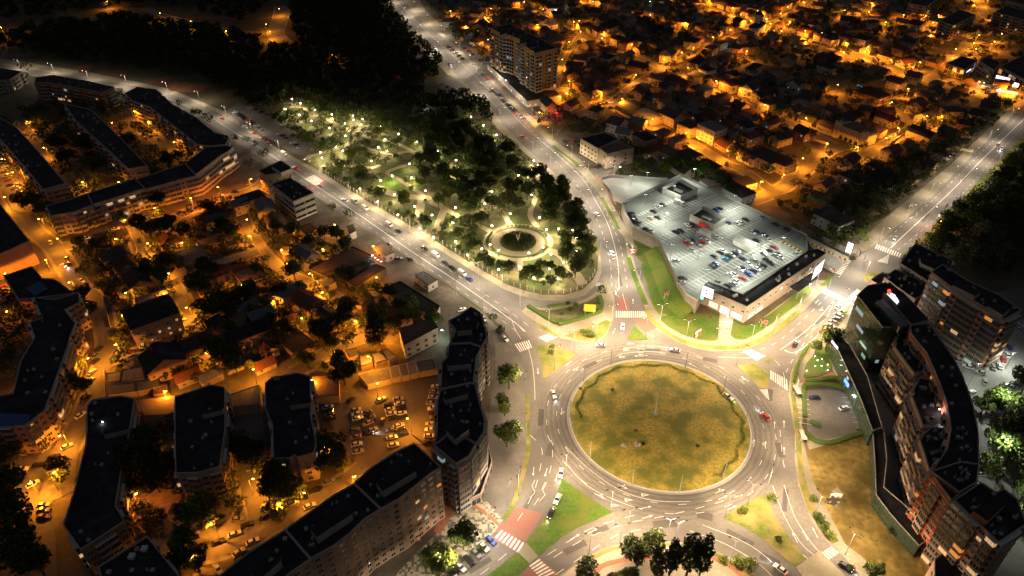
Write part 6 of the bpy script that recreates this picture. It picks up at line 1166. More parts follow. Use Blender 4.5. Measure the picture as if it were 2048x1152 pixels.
# left quarter
for a in ((170,608,5,bd),(185,640,5,bd),(240,690,3.5,by),(250,700,3.2,by),(255,640,3,bd),(275,665,3.5,bl),(340,545,6,bd),(330,575,6,bd),(300,560,5,bd),(360,545,4,bl),(420,560,6,bd),(410,600,7,bd),(430,640,7.5,bd),(450,620,6,bd),(465,640,4.5,bl),(455,735,7,bd),(430,720,6,bd),(475,750,5,bl),(505,745,3,by),(690,770,6,bd),(680,745,5,bd),(700,755,4,bl),(600,725,3,by),(620,735,4,by),(650,745,3,bl),
   (130,960,5,bd),(290,960,8,bd),(305,920,7,bd),(320,985,6,bd),(275,1000,5,bd),(340,950,5,bd),(500,930,6,bd),(485,905,4.5,bl),(520,910,3,bd),(640,915,6,bd),(660,930,7,bd),(680,945,5,by),(560,985,6.5,bd),(585,1000,6,bl),(540,1000,4,bd),(410,1060,6.5,by),(395,1050,5,bd),(430,1035,4,bl),(380,1130,6.5,bl),(400,1145,5,bl),(345,1150,4,bl),(560,1040,4,bl),(30,1000,8,bd),(20,1060,9,bd),(55,1090,7,bd),(60,1130,8,bd),(10,900,7,bd),(30,930,5,bd),(90,1150,6,bd),(150,780,5,bl),(165,745,3.5,by),(175,790,4,bl),
   (760,690,7,bd),(765,665,6,bd),(790,665,4,bd),(700,640,6,bd),(690,660,4.5,bd),(655,690,5,bd),(640,680,5,bd),(665,705,4,bl),(820,645,5,bl),(825,625,5,bl),(800,630,4.5,bl),(780,600,4.5,bd),(870,655,4,bl),(860,650,3,bl),(695,570,5.5,bd),(590,560,5.5,bd),(590,530,4.5,bd),(600,540,4,bl),(605,590,4,bl),(630,610,3.5,by),(520,560,4,bl),(505,600,5,bd),(560,600,4.5,bd),(540,625,4,bl),(480,610,5,bd),(545,655,4,bd),(575,670,4,bd),(555,470,5,bd),(590,480,5,bl),(620,500,4,bd),(650,480,4,bd),(675,485,5,bd),(695,505,4.5,bd),(665,425,3,by),(700,440,3.3,bl),(735,540,3,bd),
   (250,455,5,bl),(240,450,4,bd),(285,470,6,bd),(305,480,5,bd),(190,455,3.5,bl),(150,460,3.5,bl),(75,420,6,bd),(95,440,6,bd),(50,420,5,bd),(110,455,4,bl),(340,470,6,bd),(370,480,5,bd),(420,430,5,bd),(450,470,5,bd),(470,480,5.5,bl),(165,500,4,bd),(195,505,4,bd),(140,335,6,bd),(175,310,6,bd),(200,350,6,bl),(120,310,6,bd),(230,330,5,bd),(80,290,5,bl),(260,300,6,bd),(300,290,5,bd),(280,270,5,bl),(340,340,5,bd),(360,330,5,bd),(240,240,5,bl),(210,220,4,bl),(175,200,5,bl),(150,190,4,bl),(320,420,5,bd),(345,400,5,bd),(380,410,4,bd),(500,340,4,bl),(530,320,4,bd),
   (400,235,3.5,by),(420,250,5,bl),(390,232,3,by),(470,285,3,by),(495,290,3.4,by),(510,300,3.5,by),(360,215,3,by),(60,150,6,bl),(50,165,5,bd),(240,195,4,bd)):
    T(a[0], a[1], a[2], *a[3], group='trees of the left quarter')
# right side
for a in ((1985,825,6,bl),(2005,835,6,bl),(1960,830,4.5,bl),(2020,850,6,bd),(1985,920,6.5,bl),(2010,930,6,bl),(2035,1010,5.5,bl),(2040,960,6,bd),(2020,880,6,bd),(2040,790,6,bd),(2045,1050,5,by),(1970,950,5,bl)): T(a[0], a[1], a[2], *a[3], group='trees behind the curved complex')
scatter([(1812,520),(1850,487),(1885,455),(1935,405),(1975,366),(2060,290),(2060,420),(1990,470),(1930,500),(1880,520)], 30, (4.5, 6.2), [bl, bd, bd, by], 'trees along the boulevard', sep=.7)
scatter([(1690,500),(1720,480),(1790,415),(1840,375),(1900,325),(1950,280),(2030,205),(1990,230),(1920,280),(1860,300),(1800,330),(1740,380),(1700,430)], 34, (3.2, 4.6), [bl, bd, bl], 'trees left of the boulevard', sep=.8)
scatter([(1075,245),(1110,235),(1170,250),(1165,275),(1120,275),(1090,262)], 12, (3, 4.4), [bd, bl], 'trees by the tower', sep=.8)
TREES.sort(key=lambda t: -t[0]); EXTRA = {'leaf': [], 'leafd': [], 'leafy': []}
NPOP = sum(1 for o in REG if 'narrow tree' in o[1])
for i, (sz, p, r, mk, z, gr) in enumerate(TREES):
    if i < 290-NPOP: tree(0, 0, r, 'broad', mk, z, at=p, group=gr, now=True)
    else: EXTRA[mk].append((p.x, p.y, r))
print('TREES', len(TREES))
# everything beyond the nearest trees: massed foliage
MASS = []
def mass(q, r): MASS.append((q.x, q.y, r))
random.seed(21)
scatter([(830,-22),(1000,120),(1100,235),(1165,330),(1370,345),(1500,400),(1640,470),(1800,330),(1960,262),(2120,170),(2200,-15)], 1500, (2.4, 4.8), [bl], None, fn=mass, sep=.35, margin=.4, tries=8, ofac=.5)
print('MASS NE', len(MASS))
scatter([(905,80),(935,100),(975,135),(960,60),(880,10),(850,10)], 40, (3.5, 5), [bl], None, fn=mass, sep=.8)
scatter([(0,236),(250,190),(420,300),(400,345),(120,420),(-20,400)], 130, (3, 5), [bl], None, fn=mass, sep=.6)
scatter([(255,930),(300,880),(350,870),(352,960),(470,950),(545,930),(545,1000),(420,1060),(330,1100),(260,1080)], 14, (3, 5), [bl], None, fn=mass, sep=.6)
scatter([(-20,590),(55,640),(60,665),(38,720),(24,780),(-20,800)], 22, (3, 5), [bl], None, fn=mass, sep=.6)
scatter([(0,860),(60,870),(100,900),(20,925)], 8, (3, 4), [bl], None, fn=mass, sep=.6)
scatter([(100,500),(460,400),(560,450),(740,540),(790,620),(700,700),(560,720),(400,780),(230,740),(200,600)], 260, (2, 4.2), [bl], None, fn=mass, sep=.6, ofac=.7)
scatter([(1960,540),(2060,560),(2200,560),(2200,300),(2060,420),(1900,510)], 60, (5, 7), [bl], None, fn=mass, sep=.8)
def mass_mesh(name, M_, n, size, mk, seed, zc=1.15):
    vs = []
    R = np.random.RandomState(seed)
    for k, (x, y, r) in enumerate(M_):
        L = [(x, y, r*zc+.6, r*.8)]+[(x+r*.55*math.cos(a), y+r*.55*math.sin(a), r*zc*R.uniform(.75, 1.3)+.5, r*.5) for a in (R.uniform(0, 6.28)+j*1.57 for j in range(4))]
        vs.append(leaf_cloud(L, n, size*(r/4)**.5, seed+k, .2))
    me = quads_mesh(name, np.concatenate(vs)); me.materials.append(M[mk]); o = bpy.data.objects.new(name, me); COL.objects.link(o); return o
scatter([(1690,500),(1720,480),(1790,415),(1840,375),(1900,325),(1950,280),(2030,205),(1990,215),(1900,285),(1840,310),(1760,340),(1690,380),(1640,440),(1660,475)], 130, (2.4, 4.4), [bl], None, fn=mass, sep=.4, ofac=.5)
scatter([(1812,520),(1850,487),(1885,455),(1935,405),(1975,366),(2090,270),(2120,420),(2000,560),(1930,545),(1870,520)], 110, (3, 5.5), [bl], None, fn=mass, sep=.4)
scatter([(970,580),(985,640),(1000,690),(1000,720),(975,690)], 0, (2, 3), [bl], None, fn=mass)
MASS += EXTRA['leaf']+EXTRA['leafd']+EXTRA['leafy']
o = mass_mesh('garden_foliage', MASS[::2], 150, .55, 'leaf', 5); tag(o, 'mixed green trees and shrubs filling the gardens between the houses', 'foliage', kind='stuff')
o = mass_mesh('garden_foliage', MASS[1::2], 150, .55, 'leafd', 9); tag(o, 'darker trees and shrubs filling the gardens between the houses', 'foliage', kind='stuff')
MASS.clear()
scatter([(1085,365),(1125,385),(1148,420),(1168,460),(1182,500),(1182,540),(1160,566),(1125,560),(1130,520),(1108,470),(1085,420),(1000,445),(940,430),(890,400),(860,340),(840,280),(860,230),(960,250),(1030,310)], 150, (3, 4.6), [bl], None, fn=mass, road=False, clear=CL, sep=.3)
scatter([(545,240),(600,205),(720,220),(860,230),(860,340),(890,400),(960,510),(930,520),(840,455),(735,396),(640,336),(620,315)], 190, (1.6, 3.8), [bl], None, fn=mass, road=False, clear=CL, sep=.45)
scatter([(940,430),(980,450),(960,510),(1010,545),(1060,550),(1110,530),(1150,560),(1085,582),(1000,555),(900,500),(870,440)], 50, (1.4, 3), [bl], None, fn=mass, road=False, clear=CL, sep=.5)
o = mass_mesh('park_undergrowth', MASS, 220, .42, 'leaf', 77); tag(o, 'mixed shrubs and small trees massed between the park paths', 'undergrowth', kind='stuff')
MASS.clear(); TOCC.clear()
scatter([(-20,95),(60,62),(250,40),(460,70),(560,105),(600,95),(580,15),(590,-40),(700,-60),(760,-20),(800,50),(850,100),(880,130),(868,165),(830,180),(860,200),(920,200),(960,215),(985,250),(900,232),(860,226),(720,214),(600,198),(540,228),(505,215),(440,180),(400,150),(200,128),(80,112)], 1500, (4, 6.5), [bl], None, fn=mass, sep=.72, tries=8, foot=False)
scatter([(-60,-60),(200,-60),(560,-60),(540,10),(480,50),(300,8),(150,30),(-60,60)], 420, (4, 6.5), [bl], None, fn=mass, sep=.8, tries=8, foot=False)
o = mass_mesh('dark_wood', MASS, 150, .9, 'leafd', 50); tag(o, 'dense dark wood beyond the park, upper left', 'wood', kind='stuff')
# hedges
def hedge(pts, w, h, label, z=.13, sm=4, mk='hedge'):
    P = smooth_line(px(pts), sm); v = []
    b = MB(); L, R_ = ribbon_pts(P, w)
    for i in range(len(P)-1):
        a, c, d, e = L[i], L[i+1], R_[i+1], R_[i]; b.add([(*a, z), (*c, z), (*d, z), (*e, z), (*a, z+h), (*c, z+h), (*d, z+h), (*e, z+h)], [(4,7,6,5), (0,4,5,1), (3,2,6,7)]+([(0,3,7,4)] if i == 0 else [])+([(1,5,6,2)] if i == len(P)-2 else []))
    r = root('hedge', (0,0,0), 0, label, 'hedge'); o = b.build('hedge_body', mk, None); o.parent = r; r.location = (P[0].x, P[0].y, 0); o.location = (-P[0].x, -P[0].y, 0)
    lob = []; D = 0
    for i in range(len(P)-1):
        n = max(1, int((P[i+1]-P[i]).length/.9))
        for k in range(n): q = P[i].lerp(P[i+1], k/n); lob.append((q.x-P[0].x, q.y-P[0].y, z+h*.75, w*.55))
    me = quads_mesh('leaves', leaf_cloud(lob, min(6000, len(lob)*34), .16, 7, .1)); me.materials.append(M['leaf' if mk == 'hedge' else 'leafd']); ob('leaves', me, None, r)
hedge([(1056,614),(1075,626),(1095,638),(1113,648)], 1.8, 1.2, 'clipped green hedge, left side of the triangular bed by the billboard'); hedge([(1117,651),(1150,642),(1180,632),(1200,624),(1204,610),(1199,594)], 1.8, 1.2, 'clipped green hedge, right side of the triangular bed by the billboard')
hedge([(1095,615),(1128,611)], 1.4, .9, 'dark loose hedge at the top of the triangular bed')
hedge([(1612,765),(1640,762),(1668,758),(1690,766),(1708,785),(1722,812),(1730,845),(1725,866),(1700,876),(1660,888),(1630,884),(1616,870)], 1.6, 1.2, 'green hedge enclosing the restaurant car park'); hedge([(1606,775),(1607,800),(1610,835)], 1.4, 1.0, 'reddish-green hedge along the path beside the restaurant car park'); hedge([(1610,772),(1650,770),(1690,778)], 1.4, 1.0, 'second clipped hedge row above the restaurant car park')
hedge([(1620,845),(1640,852)], 1.4, 1, 'short hedge beside the restaurant car park entrance'); hedge([(1619,690),(1603,712),(1594,738),(1588,765)], 1.2, .9, 'green hedge between pavement and restaurant lawn')
# wavy low planting near the rim of the round island
W_ = []
for i in range(61):
    t = math.radians(-62+i*(242)/60); rr_ = RR-3.4+.75*math.sin(i*1.35)+(.5*math.sin(i*.6)); W_.append(Vector((RC.x+rr_*math.cos(t), RC.y+rr_*math.sin(t), .9)))
P = smooth_line(W_, 3); rr0 = P[0]; r = root('wavy_hedge', (rr0.x, rr0.y, .3), 0, 'low wavy ribbon hedge near the rim of the round island', 'hedge')
me = quads_mesh('leaves', leaf_cloud([(q.x-rr0.x, q.y-rr0.y, .35, .65) for q in P], 8000, .15, 4, -.2)); me.materials.append(M['leaf']); ob('leaves', me, None, r)
# round park bed with statue
lob = [(q*math.cos(a), q*math.sin(a), .6, 1.3) for q in (1.5, 3.5, 5.5, 7.5, 8.6) for a in np.linspace(0, 6.28, int(q*3)+3)]
r = root('round_shrub_bed', (PC.x, PC.y, .12), 0, 'round bed of dark shrubs in the middle of the park circle', 'shrub bed'); me = quads_mesh('leaves', leaf_cloud(lob, 7000, .28, 8, .0)); me.materials.append(M['leafd']); ob('leaves', me, None, r)
b = MB(); b.cyl((0,0,0), (0,0,2.2), .7, .5, 10); r = root('statue', (PC.x, PC.y+.5, .12), 0, 'pale stone figure group on a plinth in the round shrub bed', 'statue'); b.build('plinth', 'plaza', r); b = MB()
for x in (-.45, .45): b.cyl((x,0,2.2), (x*1.4,.1,3.2), .22, .28, 8); b.cyl((x*1.4,.1,3.2), (x*1.5,0,4.1), .3, .2, 8); b.cyl((x*1.5,0,4.1), (x*1.5,0,4.55), .16, .13, 8); b.cyl((x*1.4,0,3.9), (x*3.4,.2,4.3), .1, .07, 6)
b.build('figure', 'plaza', r)
for a in ((0,18),(1,30),(2,45)): pass
for k, (a0, a1) in enumerate(((20,60),(70,110),(150,190),(200,235),(300,340))):
    Q = [(PC.x+16.3*math.cos(math.radians(a)), PC.y+16.3*math.sin(math.radians(a))) for a in range(a0, a1+1, 8)]; lob = [(x-Q[0][0], y-Q[0][1], .5, .8) for x, y in Q for _ in (0,)]
    r = root('curved_hedge', (Q[0][0], Q[0][1], .13)); me = quads_mesh('leaves', leaf_cloud(lob, 700, .2, k, .0)); me.materials.append(M['leaf']); ob('leaves', me, None, r); reg(r, 'short curved hedge', 'hedge')
# ================================================================ VEHICLES
CARM = {}
PAINTS = dict(white=(.72,.72,.72), silver=(.42,.43,.45), grey=(.16,.165,.17), black=(.015,.015,.018), blue=(.015,.05,.30), red=(.42,.02,.015), lightblue=(.05,.30,.55), darkblue=(.012,.02,.08), green=(.30,.42,.05), yellow=(.6,.4,.03), maroon=(.13,.012,.02), beige=(.45,.38,.26))
def paint(c):
    m = mat('car_paint_'+c, PAINTS[c], tuple(x*.93 for x in PAINTS[c]), 6, rough=.32, spec=.5, coat=.6); M['cp_'+c] = m; return m
def sect(b, pr, mi, hw):
    # pr: profile points (x, z, halfwidth); closed loft across y
    n = len(pr); v = [(x, -w, z) for x, z, w in pr]+[(x, w, z) for x, z, w in pr]
    b.add(v, [(i, (i+1) % n, n+(i+1) % n, n+i) for i in range(n)]+[tuple(range(n-1, -1, -1)), tuple(range(n, 2*n))], mi)
def car_meshes(c, van=False):
    k = (c, van)
    if k in CARM: return CARM[k]
    paint(c); b = MB(); gb = MB()
    if not van:
        sect(b, [(-2.15,.32,.78),(-2.2,.55,.84),(-2.12,.86,.82),(-1.7,.95,.82),(1.0,.93,.83),(1.85,.80,.80),(2.15,.62,.76),(2.18,.38,.74),(2.0,.24,.74),(-2.0,.24,.76)], 0, .85)
        sect(b, [(-1.15,1.40,.56),(-1.05,1.46,.58),(.05,1.46,.58),(.22,1.40,.56)], 0, .6)
        sect(gb, [(-1.78,.955,.74),(-1.16,1.395,.575),(.2,1.395,.575),(.95,.935,.76)], 0, .7)
    else:
        sect(b, [(-2.6,.35,.92),(-2.62,1.0,.95),(-2.55,2.05,.86),(-2.3,2.15,.82),(1.1,2.15,.82),(1.35,2.05,.84),(1.95,1.3,.88),(2.55,1.05,.9),(2.7,.8,.9),(2.7,.4,.88)], 0, .9)
        sect(gb, [(1.405,1.98,.80),(1.42,2.0,.80),(2.02,1.32,.87),(2.0,1.28,.87)], 0, .9); gb.box(.5, -.935, 1.25, 1.35, .935, 1.75, 0)
    me = mesh('body', b.v, b.f, b.m); me.materials.append(M['cp_'+c]); mg = mesh('windows', gb.v, gb.f, gb.m); mg.materials.append(M['glass']); CARM[k] = (me, mg); return CARM[k]
wb = MB(); wb.cyl((0,-.1,0), (0,.1,0), .31, .31, 12, 0); wb.cyl((0,-.11,0), (0,.11,0), .17, .17, 8, 1); WMESH = mesh('wheel', wb.v, wb.f, wb.m); WMESH.materials.append(M['rubber']); WMESH.materials.append(M['steel'])
def lm(nm, x, m):
    b = MB(); b.box(0, -.17, -.07, .05, .17, .07, 0); me = mesh(nm, b.v, b.f, b.m); me.materials.append(M[m]); return me
HL = lm('headlight', 0, 'frame'); TL = lm('taillight', 0, 'boardr'); HLO = lm('headlight', 0, 'head'); TLO = lm('taillight', 0, 'tail'); mat('lamp_red', (.3,.01,.01))
COCC = []; CNT = [0]
def car(u, v, rz, c, label=None, look=None, van=False, on=False, z=.05, at=None, group=None, ontxt=True):
    p = at or g(u, v, z)
    if any((p.xy-q).length < 2.0 for q in COCC): return None
    COCC.append(p.xy); s = 1 if not van else 1.0; r = root('parked_van' if van else ('car' if on else 'parked_car'), (p.x, p.y, z), rz, None, 'van' if van else 'car'); 
    me, mg = car_meshes(c, van); ob('body', me, None, r); ob('windows', mg, None, r); xw = 1.35 if not van else 1.7; yw = .74 if not van else .84
    for x in (-xw, xw):
        for y in (-yw, yw): w = ob('wheel', WMESH, None, r); w.location = (x, y, .31)
    xf = 2.155 if not van else 2.68; xb = -2.235 if not van else -2.65
    for y in (-.55, .55):
        h = ob('headlight', HLO if on else HL, None, r); h.location = (xf, y, .62 if not van else .75); t = ob('taillight', TLO if on else TL, None, r); t.location = (xb, y, .72 if not van else .9)
    if on:
        light('s', 1500 if ontxt else 1100, (.9,.92,1), (xf+.25, 0, .7), r, 70, .6, .1); r.children
        r_ = bpy.data.objects[-1] if 0 else None
        L = [q for q in r.children if q.type == 'LIGHT'][0]; L.rotation_euler = (math.radians(-90+12)*-1, 0, -math.pi/2)
    nm = ('white' if c == 'white' else {'lightblue': 'light blue', 'darkblue': 'dark blue'}.get(c, c))+(' van' if van else ' car')
    if label: r['label'] = label
    else: reg(r, look or (nm+(' with lights on' if on else '')), 'van' if van else 'car', *pj(p), group=group)
    CNT[0] += 1; return r
CW = ['white', 'silver', 'grey', 'black', 'black', 'silver', 'black', 'white', 'grey', 'grey', 'silver', 'black', 'white', 'darkblue', 'maroon', 'red', 'beige', 'black']
def row(p0, p1, n, perp=True, z=.05, cols=None, group=None, skip=.06, jit=.05, da=0, flip=False):
    A, B_ = g(*p0, z), g(*p1, z); a = math.atan2(B_.y-A.y, B_.x-A.x)+(math.pi/2 if perp else 0)+da
    for i in range(n):
        if random.random() < skip: continue
        q = A.lerp(B_, i/max(1, n-1)); c = cols[i % len(cols)] if cols else random.choice(CW)
        u, v = pj(q); car(u, v, a+random.choice((0, math.pi))+random.uniform(-jit, jit), c, at=q, z=z, group=group)
random.seed(5)
AE = math.atan2(e1.y, e1.x); dg = 'cars on the rooftop car park'
for x, y, c in ((1158,503,'silver'),(1208,492,'black'),(1132,547,'black'),(1165,597,'black'),(1108,598,'beige'),(955,560,'black'),(962,580,'darkblue'),(975,598,'black'),(990,615,'black'),(1008,632,'grey'),(1072,690,'black'),(1090,695,'grey'),(1112,702,'silver'),(1312,712,'black'),(1330,704,'grey'),(1348,698,'black'),
   (1402,655,'white'),(1440,650,'maroon'),(1635,535,'blue'),(1615,540,'lightblue'),(1660,522,'black'),(1680,525,'grey'),(1868,612,'black'),(1725,635,'darkblue'),(1795,645,'silver'),(1822,635,'white'),(1490,748,'silver'),(1625,748,'silver'),(1395,803,'red'),(1420,790,'white'),(1440,778,'darkblue'),(1520,795,'red'),(1500,822,'grey'),(1510,808,'darkblue'),(1560,785,'white'),(1440,858,'silver'),
   (1918,715,'white'),(1958,712,'blue'),(1955,778,'black'),(1615,905,'darkblue'),(1665,875,'black'),(1685,862,'white'),(1710,930,'lightblue'),(1735,908,'black'),(1755,895,'white'),(1778,882,'darkblue'),(1800,868,'silver'),(1632,966,'blue'),(1605,985,'black'),(1892,968,'white'),(1935,940,'grey'),(1820,1010,'white'),(1845,1000,'darkblue'),(1742,1053,'white'),(1772,1045,'white'),(1845,1085,'red'),(1890,1048,'blue'),(1905,1035,'blue'),(1925,1020,'darkblue'),(1960,1005,'white'),(1980,990,'grey'),(2000,975,'black'),
   (1770,1125,'silver'),(1795,1108,'white'),(1725,1140,'black'),(1650,1115,'grey'),(1675,1125,'silver'),(1990,590,'silver')):
    car(1024+x/4, 288+y/4, AE+random.uniform(-.05, .05)+random.choice((0, math.pi)), c, z=7.03, group=dg)
for x, y, c in ((0,645,'white'),(0,0,0)): 
    if c: pass
for u, v, c in ((1529,472,'black'),(1551,451,'black'),(1557,454,'blue'),(1573,461,'black'),(1580,463,'grey'),(1548,497,'maroon'),(1541,504,'black'),(1551,513,'silver'),(1556,510,'black'),(1560,516,'white'),(1528,510,'grey'),(1533,522,'black'),(1540,527,'black'),(1505,522,'black'),(1592,510,'silver'),(1536,482,'silver'),(1485,520,'darkblue')): car(u, v, AE+random.uniform(-.05, .05), c, z=7.03, group=dg)
car(1351,523,0.05,'silver',z=7.03,group=dg); car(1365,558,0,'black',z=7.03,group=dg); car(1363,567,0,'silver',z=7.03,group=dg); car(1364,562,3.1,'darkblue',z=7.03,group=dg)
for u, v in ((1356,407),(1363,410)): car(u, v, AE, 'white', van=True, z=7.03, group=dg)
# west avenue kerbside
av = ang((697,415), (932,575))
for u, v, c, van in ((709,405,'white',1),(730,418,'white',1),(778,451,'white',1),(797,464,'black',0),(849,499,'black',0),(871,512,'white',1),(890,527,'black',0),(904,537,'black',0),(924,548,'white',1),(939,560,'blue',0),(568,309,'white',1),(540,290,'silver',0)): car(u, v, av+random.uniform(-.03, .03), c, van=bool(van), z=.14 if u > 600 else .05, group='vehicles along the park side of the west avenue')
car(797,519,av+.9,'black'); car(820,520,av-.15,'black'); car(779,491,av-.1,'black'); car(924,621,.5,'white'); car(968,640,av-.2,'grey'); car(999,664,-.9,'darkblue'); car(1010,679,-1.0,'white')
car(484,251,av,'white'); car(493,256,av-.1,'white'); car(655,345,av,'black') if 0 else None
pk = 'cars in the car park beside the park'
row((470,226),(506,248),8,group=pk,skip=0); row((513,252),(526,262),3,group=pk); row((560,268),(600,296),7,group=pk); row((500,216),(560,240),6,group=pk,skip=.3); row((566,250),(610,280),5,group=pk,skip=.3); row((526,276),(540,285),3,group=pk)
# moving traffic on the ring and avenues: cars at rest with their lights on
tg = 'cars on the road with lights on'
for a in ((1107,790,-1.35,'white'),(1122,948,-1.75,'silver'),(1115,1000,-2.0,'white'),(1103,1028,-2.05,'black'),(1245,655,-1.75,'white'),(1200,692,3.1,'white'),(1350,702,2.8,'white'),(1455,795,-.9,'white'),(1530,835,2.0,'red'),(1194,430,2.0,'white'),(1225,515,1.8,'silver'),(1225,508,1.8,'white'),(1995,290,.85,'silver'),(2003,298,-2.2,'white'),(1790,478,-2.2,'silver'),(1675,615,.85,'white'),(1590,690,.9,'black'),(640,372,2.3,'red'),(592,338,2.3,'red'),(615,322,2.5,'silver'),(870,97,-1.1,'white'),(880,110,-1.1,'white'),(900,130,-1.1,'silver'),(935,188,2.0,'black'),(1045,275,2.0,'red'),(1690,1135,-.8,'black'),(1560,1140,2.3,'white'),(1165,335,2.1,'silver'),(445,238,2.4,'red'),(690,402,2.4,'silver'),(508,268,2.4,'red')):
    car(*a[:3], a[3], on=True, group=tg, ontxt=False)
car(735,869,.15,'darkblue',on=True,label='dark blue car with bright headlights in the walled car park'); car(128,533,-.6,'white',on=True,label='white car with headlights on in the left alley'); car(1214,207,.5,'white',on=True,label='white car with headlights on at the bend below the tower'); car(1905,775,-2.4,'white',on=True,label='white car with one red light behind the curved complex')
# tower forecourt rows
fg = 'cars parked before the tall tower'
row((950,130),(975,160),4,group=fg,z=.15); row((898,95),(925,118),5,group=fg,z=.15,skip=.2); row((929,98),(1000,158) if 0 else (968,128),6,group=fg,z=.15,skip=.2); row((983,182),(999,191),4,group=fg,z=.15,skip=0); row((1001,198),(1018,212),5,group=fg,z=.15,skip=0); row((1022,217),(1027,220),2,group=fg,z=.15,skip=0); row((1031,227),(1046,236),4,group=fg,z=.15,skip=0); row((1062,230),(1078,227),4,group=fg,skip=0,perp=True); row((883,170),(905,180),3,group=fg,z=.15); row((907,178),(918,186),3,group=fg,z=.15)
row((1158,292),(1178,315),4,group='cars beside the cream office',z=.15); row((1192,335),(1205,330),3,group='cars beside the cream office',z=.15,skip=0); row((1128,283),(1145,283),2,group='cars beside the cream office',z=.15)
# bays along the glass tower
row((1648,667),(1684,626),7,cols=['red','silver','silver','grey','black','grey','green'],group='cars in the bays beside the glass tower',z=.15,skip=0,jit=.02)
car(1628,797,3.1,'darkblue',label='dark blue car in the restaurant car park, left side',z=.16); car(1687,818,.35,'white',label='white car in the restaurant car park, right side',z=.16)
lg = 'cars in the walled car park'
for p0, p1, n in (((657,816),(661,838),4),((709,862),(716,905),7),((736,848),(745,862),2),((712,822),(716,838),3),((733,828),(740,838),3),((783,862),(787,892),5),((778,812),(786,838),4),((797,800),(805,838),5),((798,853),(806,870),3),((873,775),(864,808),4),((866,818),(872,845),4),((862,850),(858,886),4),((765,845),(765,845),1),((762,801),(775,822),3)): row(p0, p1, n, group=lg, cols=None, skip=.0, z=.23, jit=.04)
car(702,802,1.0,'black',z=.23,group=lg)
# left quarter streets
qg = 'cars parked in the left quarter'
for u, v, a, c in ((198,700,1.3,'black'),(193,712,1.3,'grey'),(191,724,1.3,'black'),(185,746,1.25,'silver'),(181,763,1.25,'silver'),(172,795,1.1,'black'),(162,832,1.1,'white'),(135,895,.8,'white'),(109,916,.6,'black'),(78,932,.3,'black'),(45,940,.05,'white'),(67,970,.9,'white'),(88,1012,.1,'beige'),(88,1022,.1,'grey'),(88,1035,.1,'maroon'),(62,1073,-1,'white'),(290,695,.4,'white'),(262,705,.3,'maroon'),(315,681,.4,'silver'),(335,670,.4,'black'),(366,644,1.2,'silver'),
   (173,478,.2,'white'),(192,472,.2,'black'),(213,465,.25,'grey'),(232,459,.25,'white'),(278,482,-1,'black'),(102,487,-.9,'silver'),(164,563,-.7,'white'),(153,543,-1,'black'),(133,520,-1.1,'black'),(138,530,-1.1,'black'),(380,412,.4,'black'),(400,405,.4,'black'),(440,392,.3,'silver'),(498,369,.3,'grey'),(470,385,.3,'black'),(553,424,.1,'silver'),(533,435,.3,'white'),
   (347,1018,1.5,'black'),(370,1032,.5,'beige'),(372,1055,.4,'black'),(385,1072,.5,'beige'),(477,1026,1.5,'black'),(476,1040,.1,'grey'),(438,1085,.5,'black'),(470,1070,.5,'silver'),(495,1051,.5,'black'),(506,1085,.6,'white'),(478,1107,.8,'beige'),(530,1013,1.5,'black'),(530,1033,1.1,'black'),(553,1017,.7,'white'),(585,1008,.4,'white'),(604,998,.3,'black'),(630,982,.5,'black'),(658,965,.6,'grey'),(620,1014,.5,'silver'),(632,1012,.5,'white'),(437,1140,-.8,'silver'),(350,897,.9,'silver'),(515,1080,.3,'beige'),(515,925,1.5,'white'),(35,590,0,'red'),
   (200,255,.4,'grey'),(303,262,-.8,'black'),(312,270,-.8,'silver'),(318,280,-.8,'silver'),(273,246,0,'black'),(284,256,0,'grey')): car(u, v, a+random.uniform(-.06,.06), c, z=.16, group=qg)
row((312,866),(318,885),5,group=qg,z=.16,skip=0); row((478,805),(482,830),6,group=qg,z=.16,skip=0,cols=['black','grey','black','darkblue']); row((8,575),(18,602),5,group=qg,z=.05,skip=0,cols=['red','grey','maroon','black']); row((2,320),(40,380),9,group=qg,z=.16); row((10,345),(20,372),4,group=qg,z=.16); row((22,372),(48,384),4,group=qg,z=.16)
# top right quarter
tq = 'cars parked in the upper right quarter'
for u, v, a in ((1298,157,AA),(1267,173,AA),(1246,184,AA),(1353,130,AA),(1390,106,AA),(1446,192,AB_),(1435,188,AB_),(1480,204,AB_),(1488,207,AB_),(1222,217,-.6),(1270,241,-.7),(1781,277,AV),(1790,272,AV),(1130,172,-.5),(1272,181,AA),(1230,196,AA),(1640,262,AB_),(1533,238,AB_),(1245,113,.3),(1838,170,AC)): car(u, v, a, random.choice(CW), z=.16, group=tq)
row((1962,92),(1990,80),5,group=tq,z=.05,skip=0); row((1938,98),(1955,104),4,group=tq,skip=0); row((1935,84),(1960,72),5,group=tq); car(1968,178,AC,'white',van=True,z=.2); car(1975,188,AC,'white',on=True,ontxt=False,z=.2); car(1993,187,AC,'silver',on=True,ontxt=False,z=.2); car(2003,182,AC,'black',z=.2)
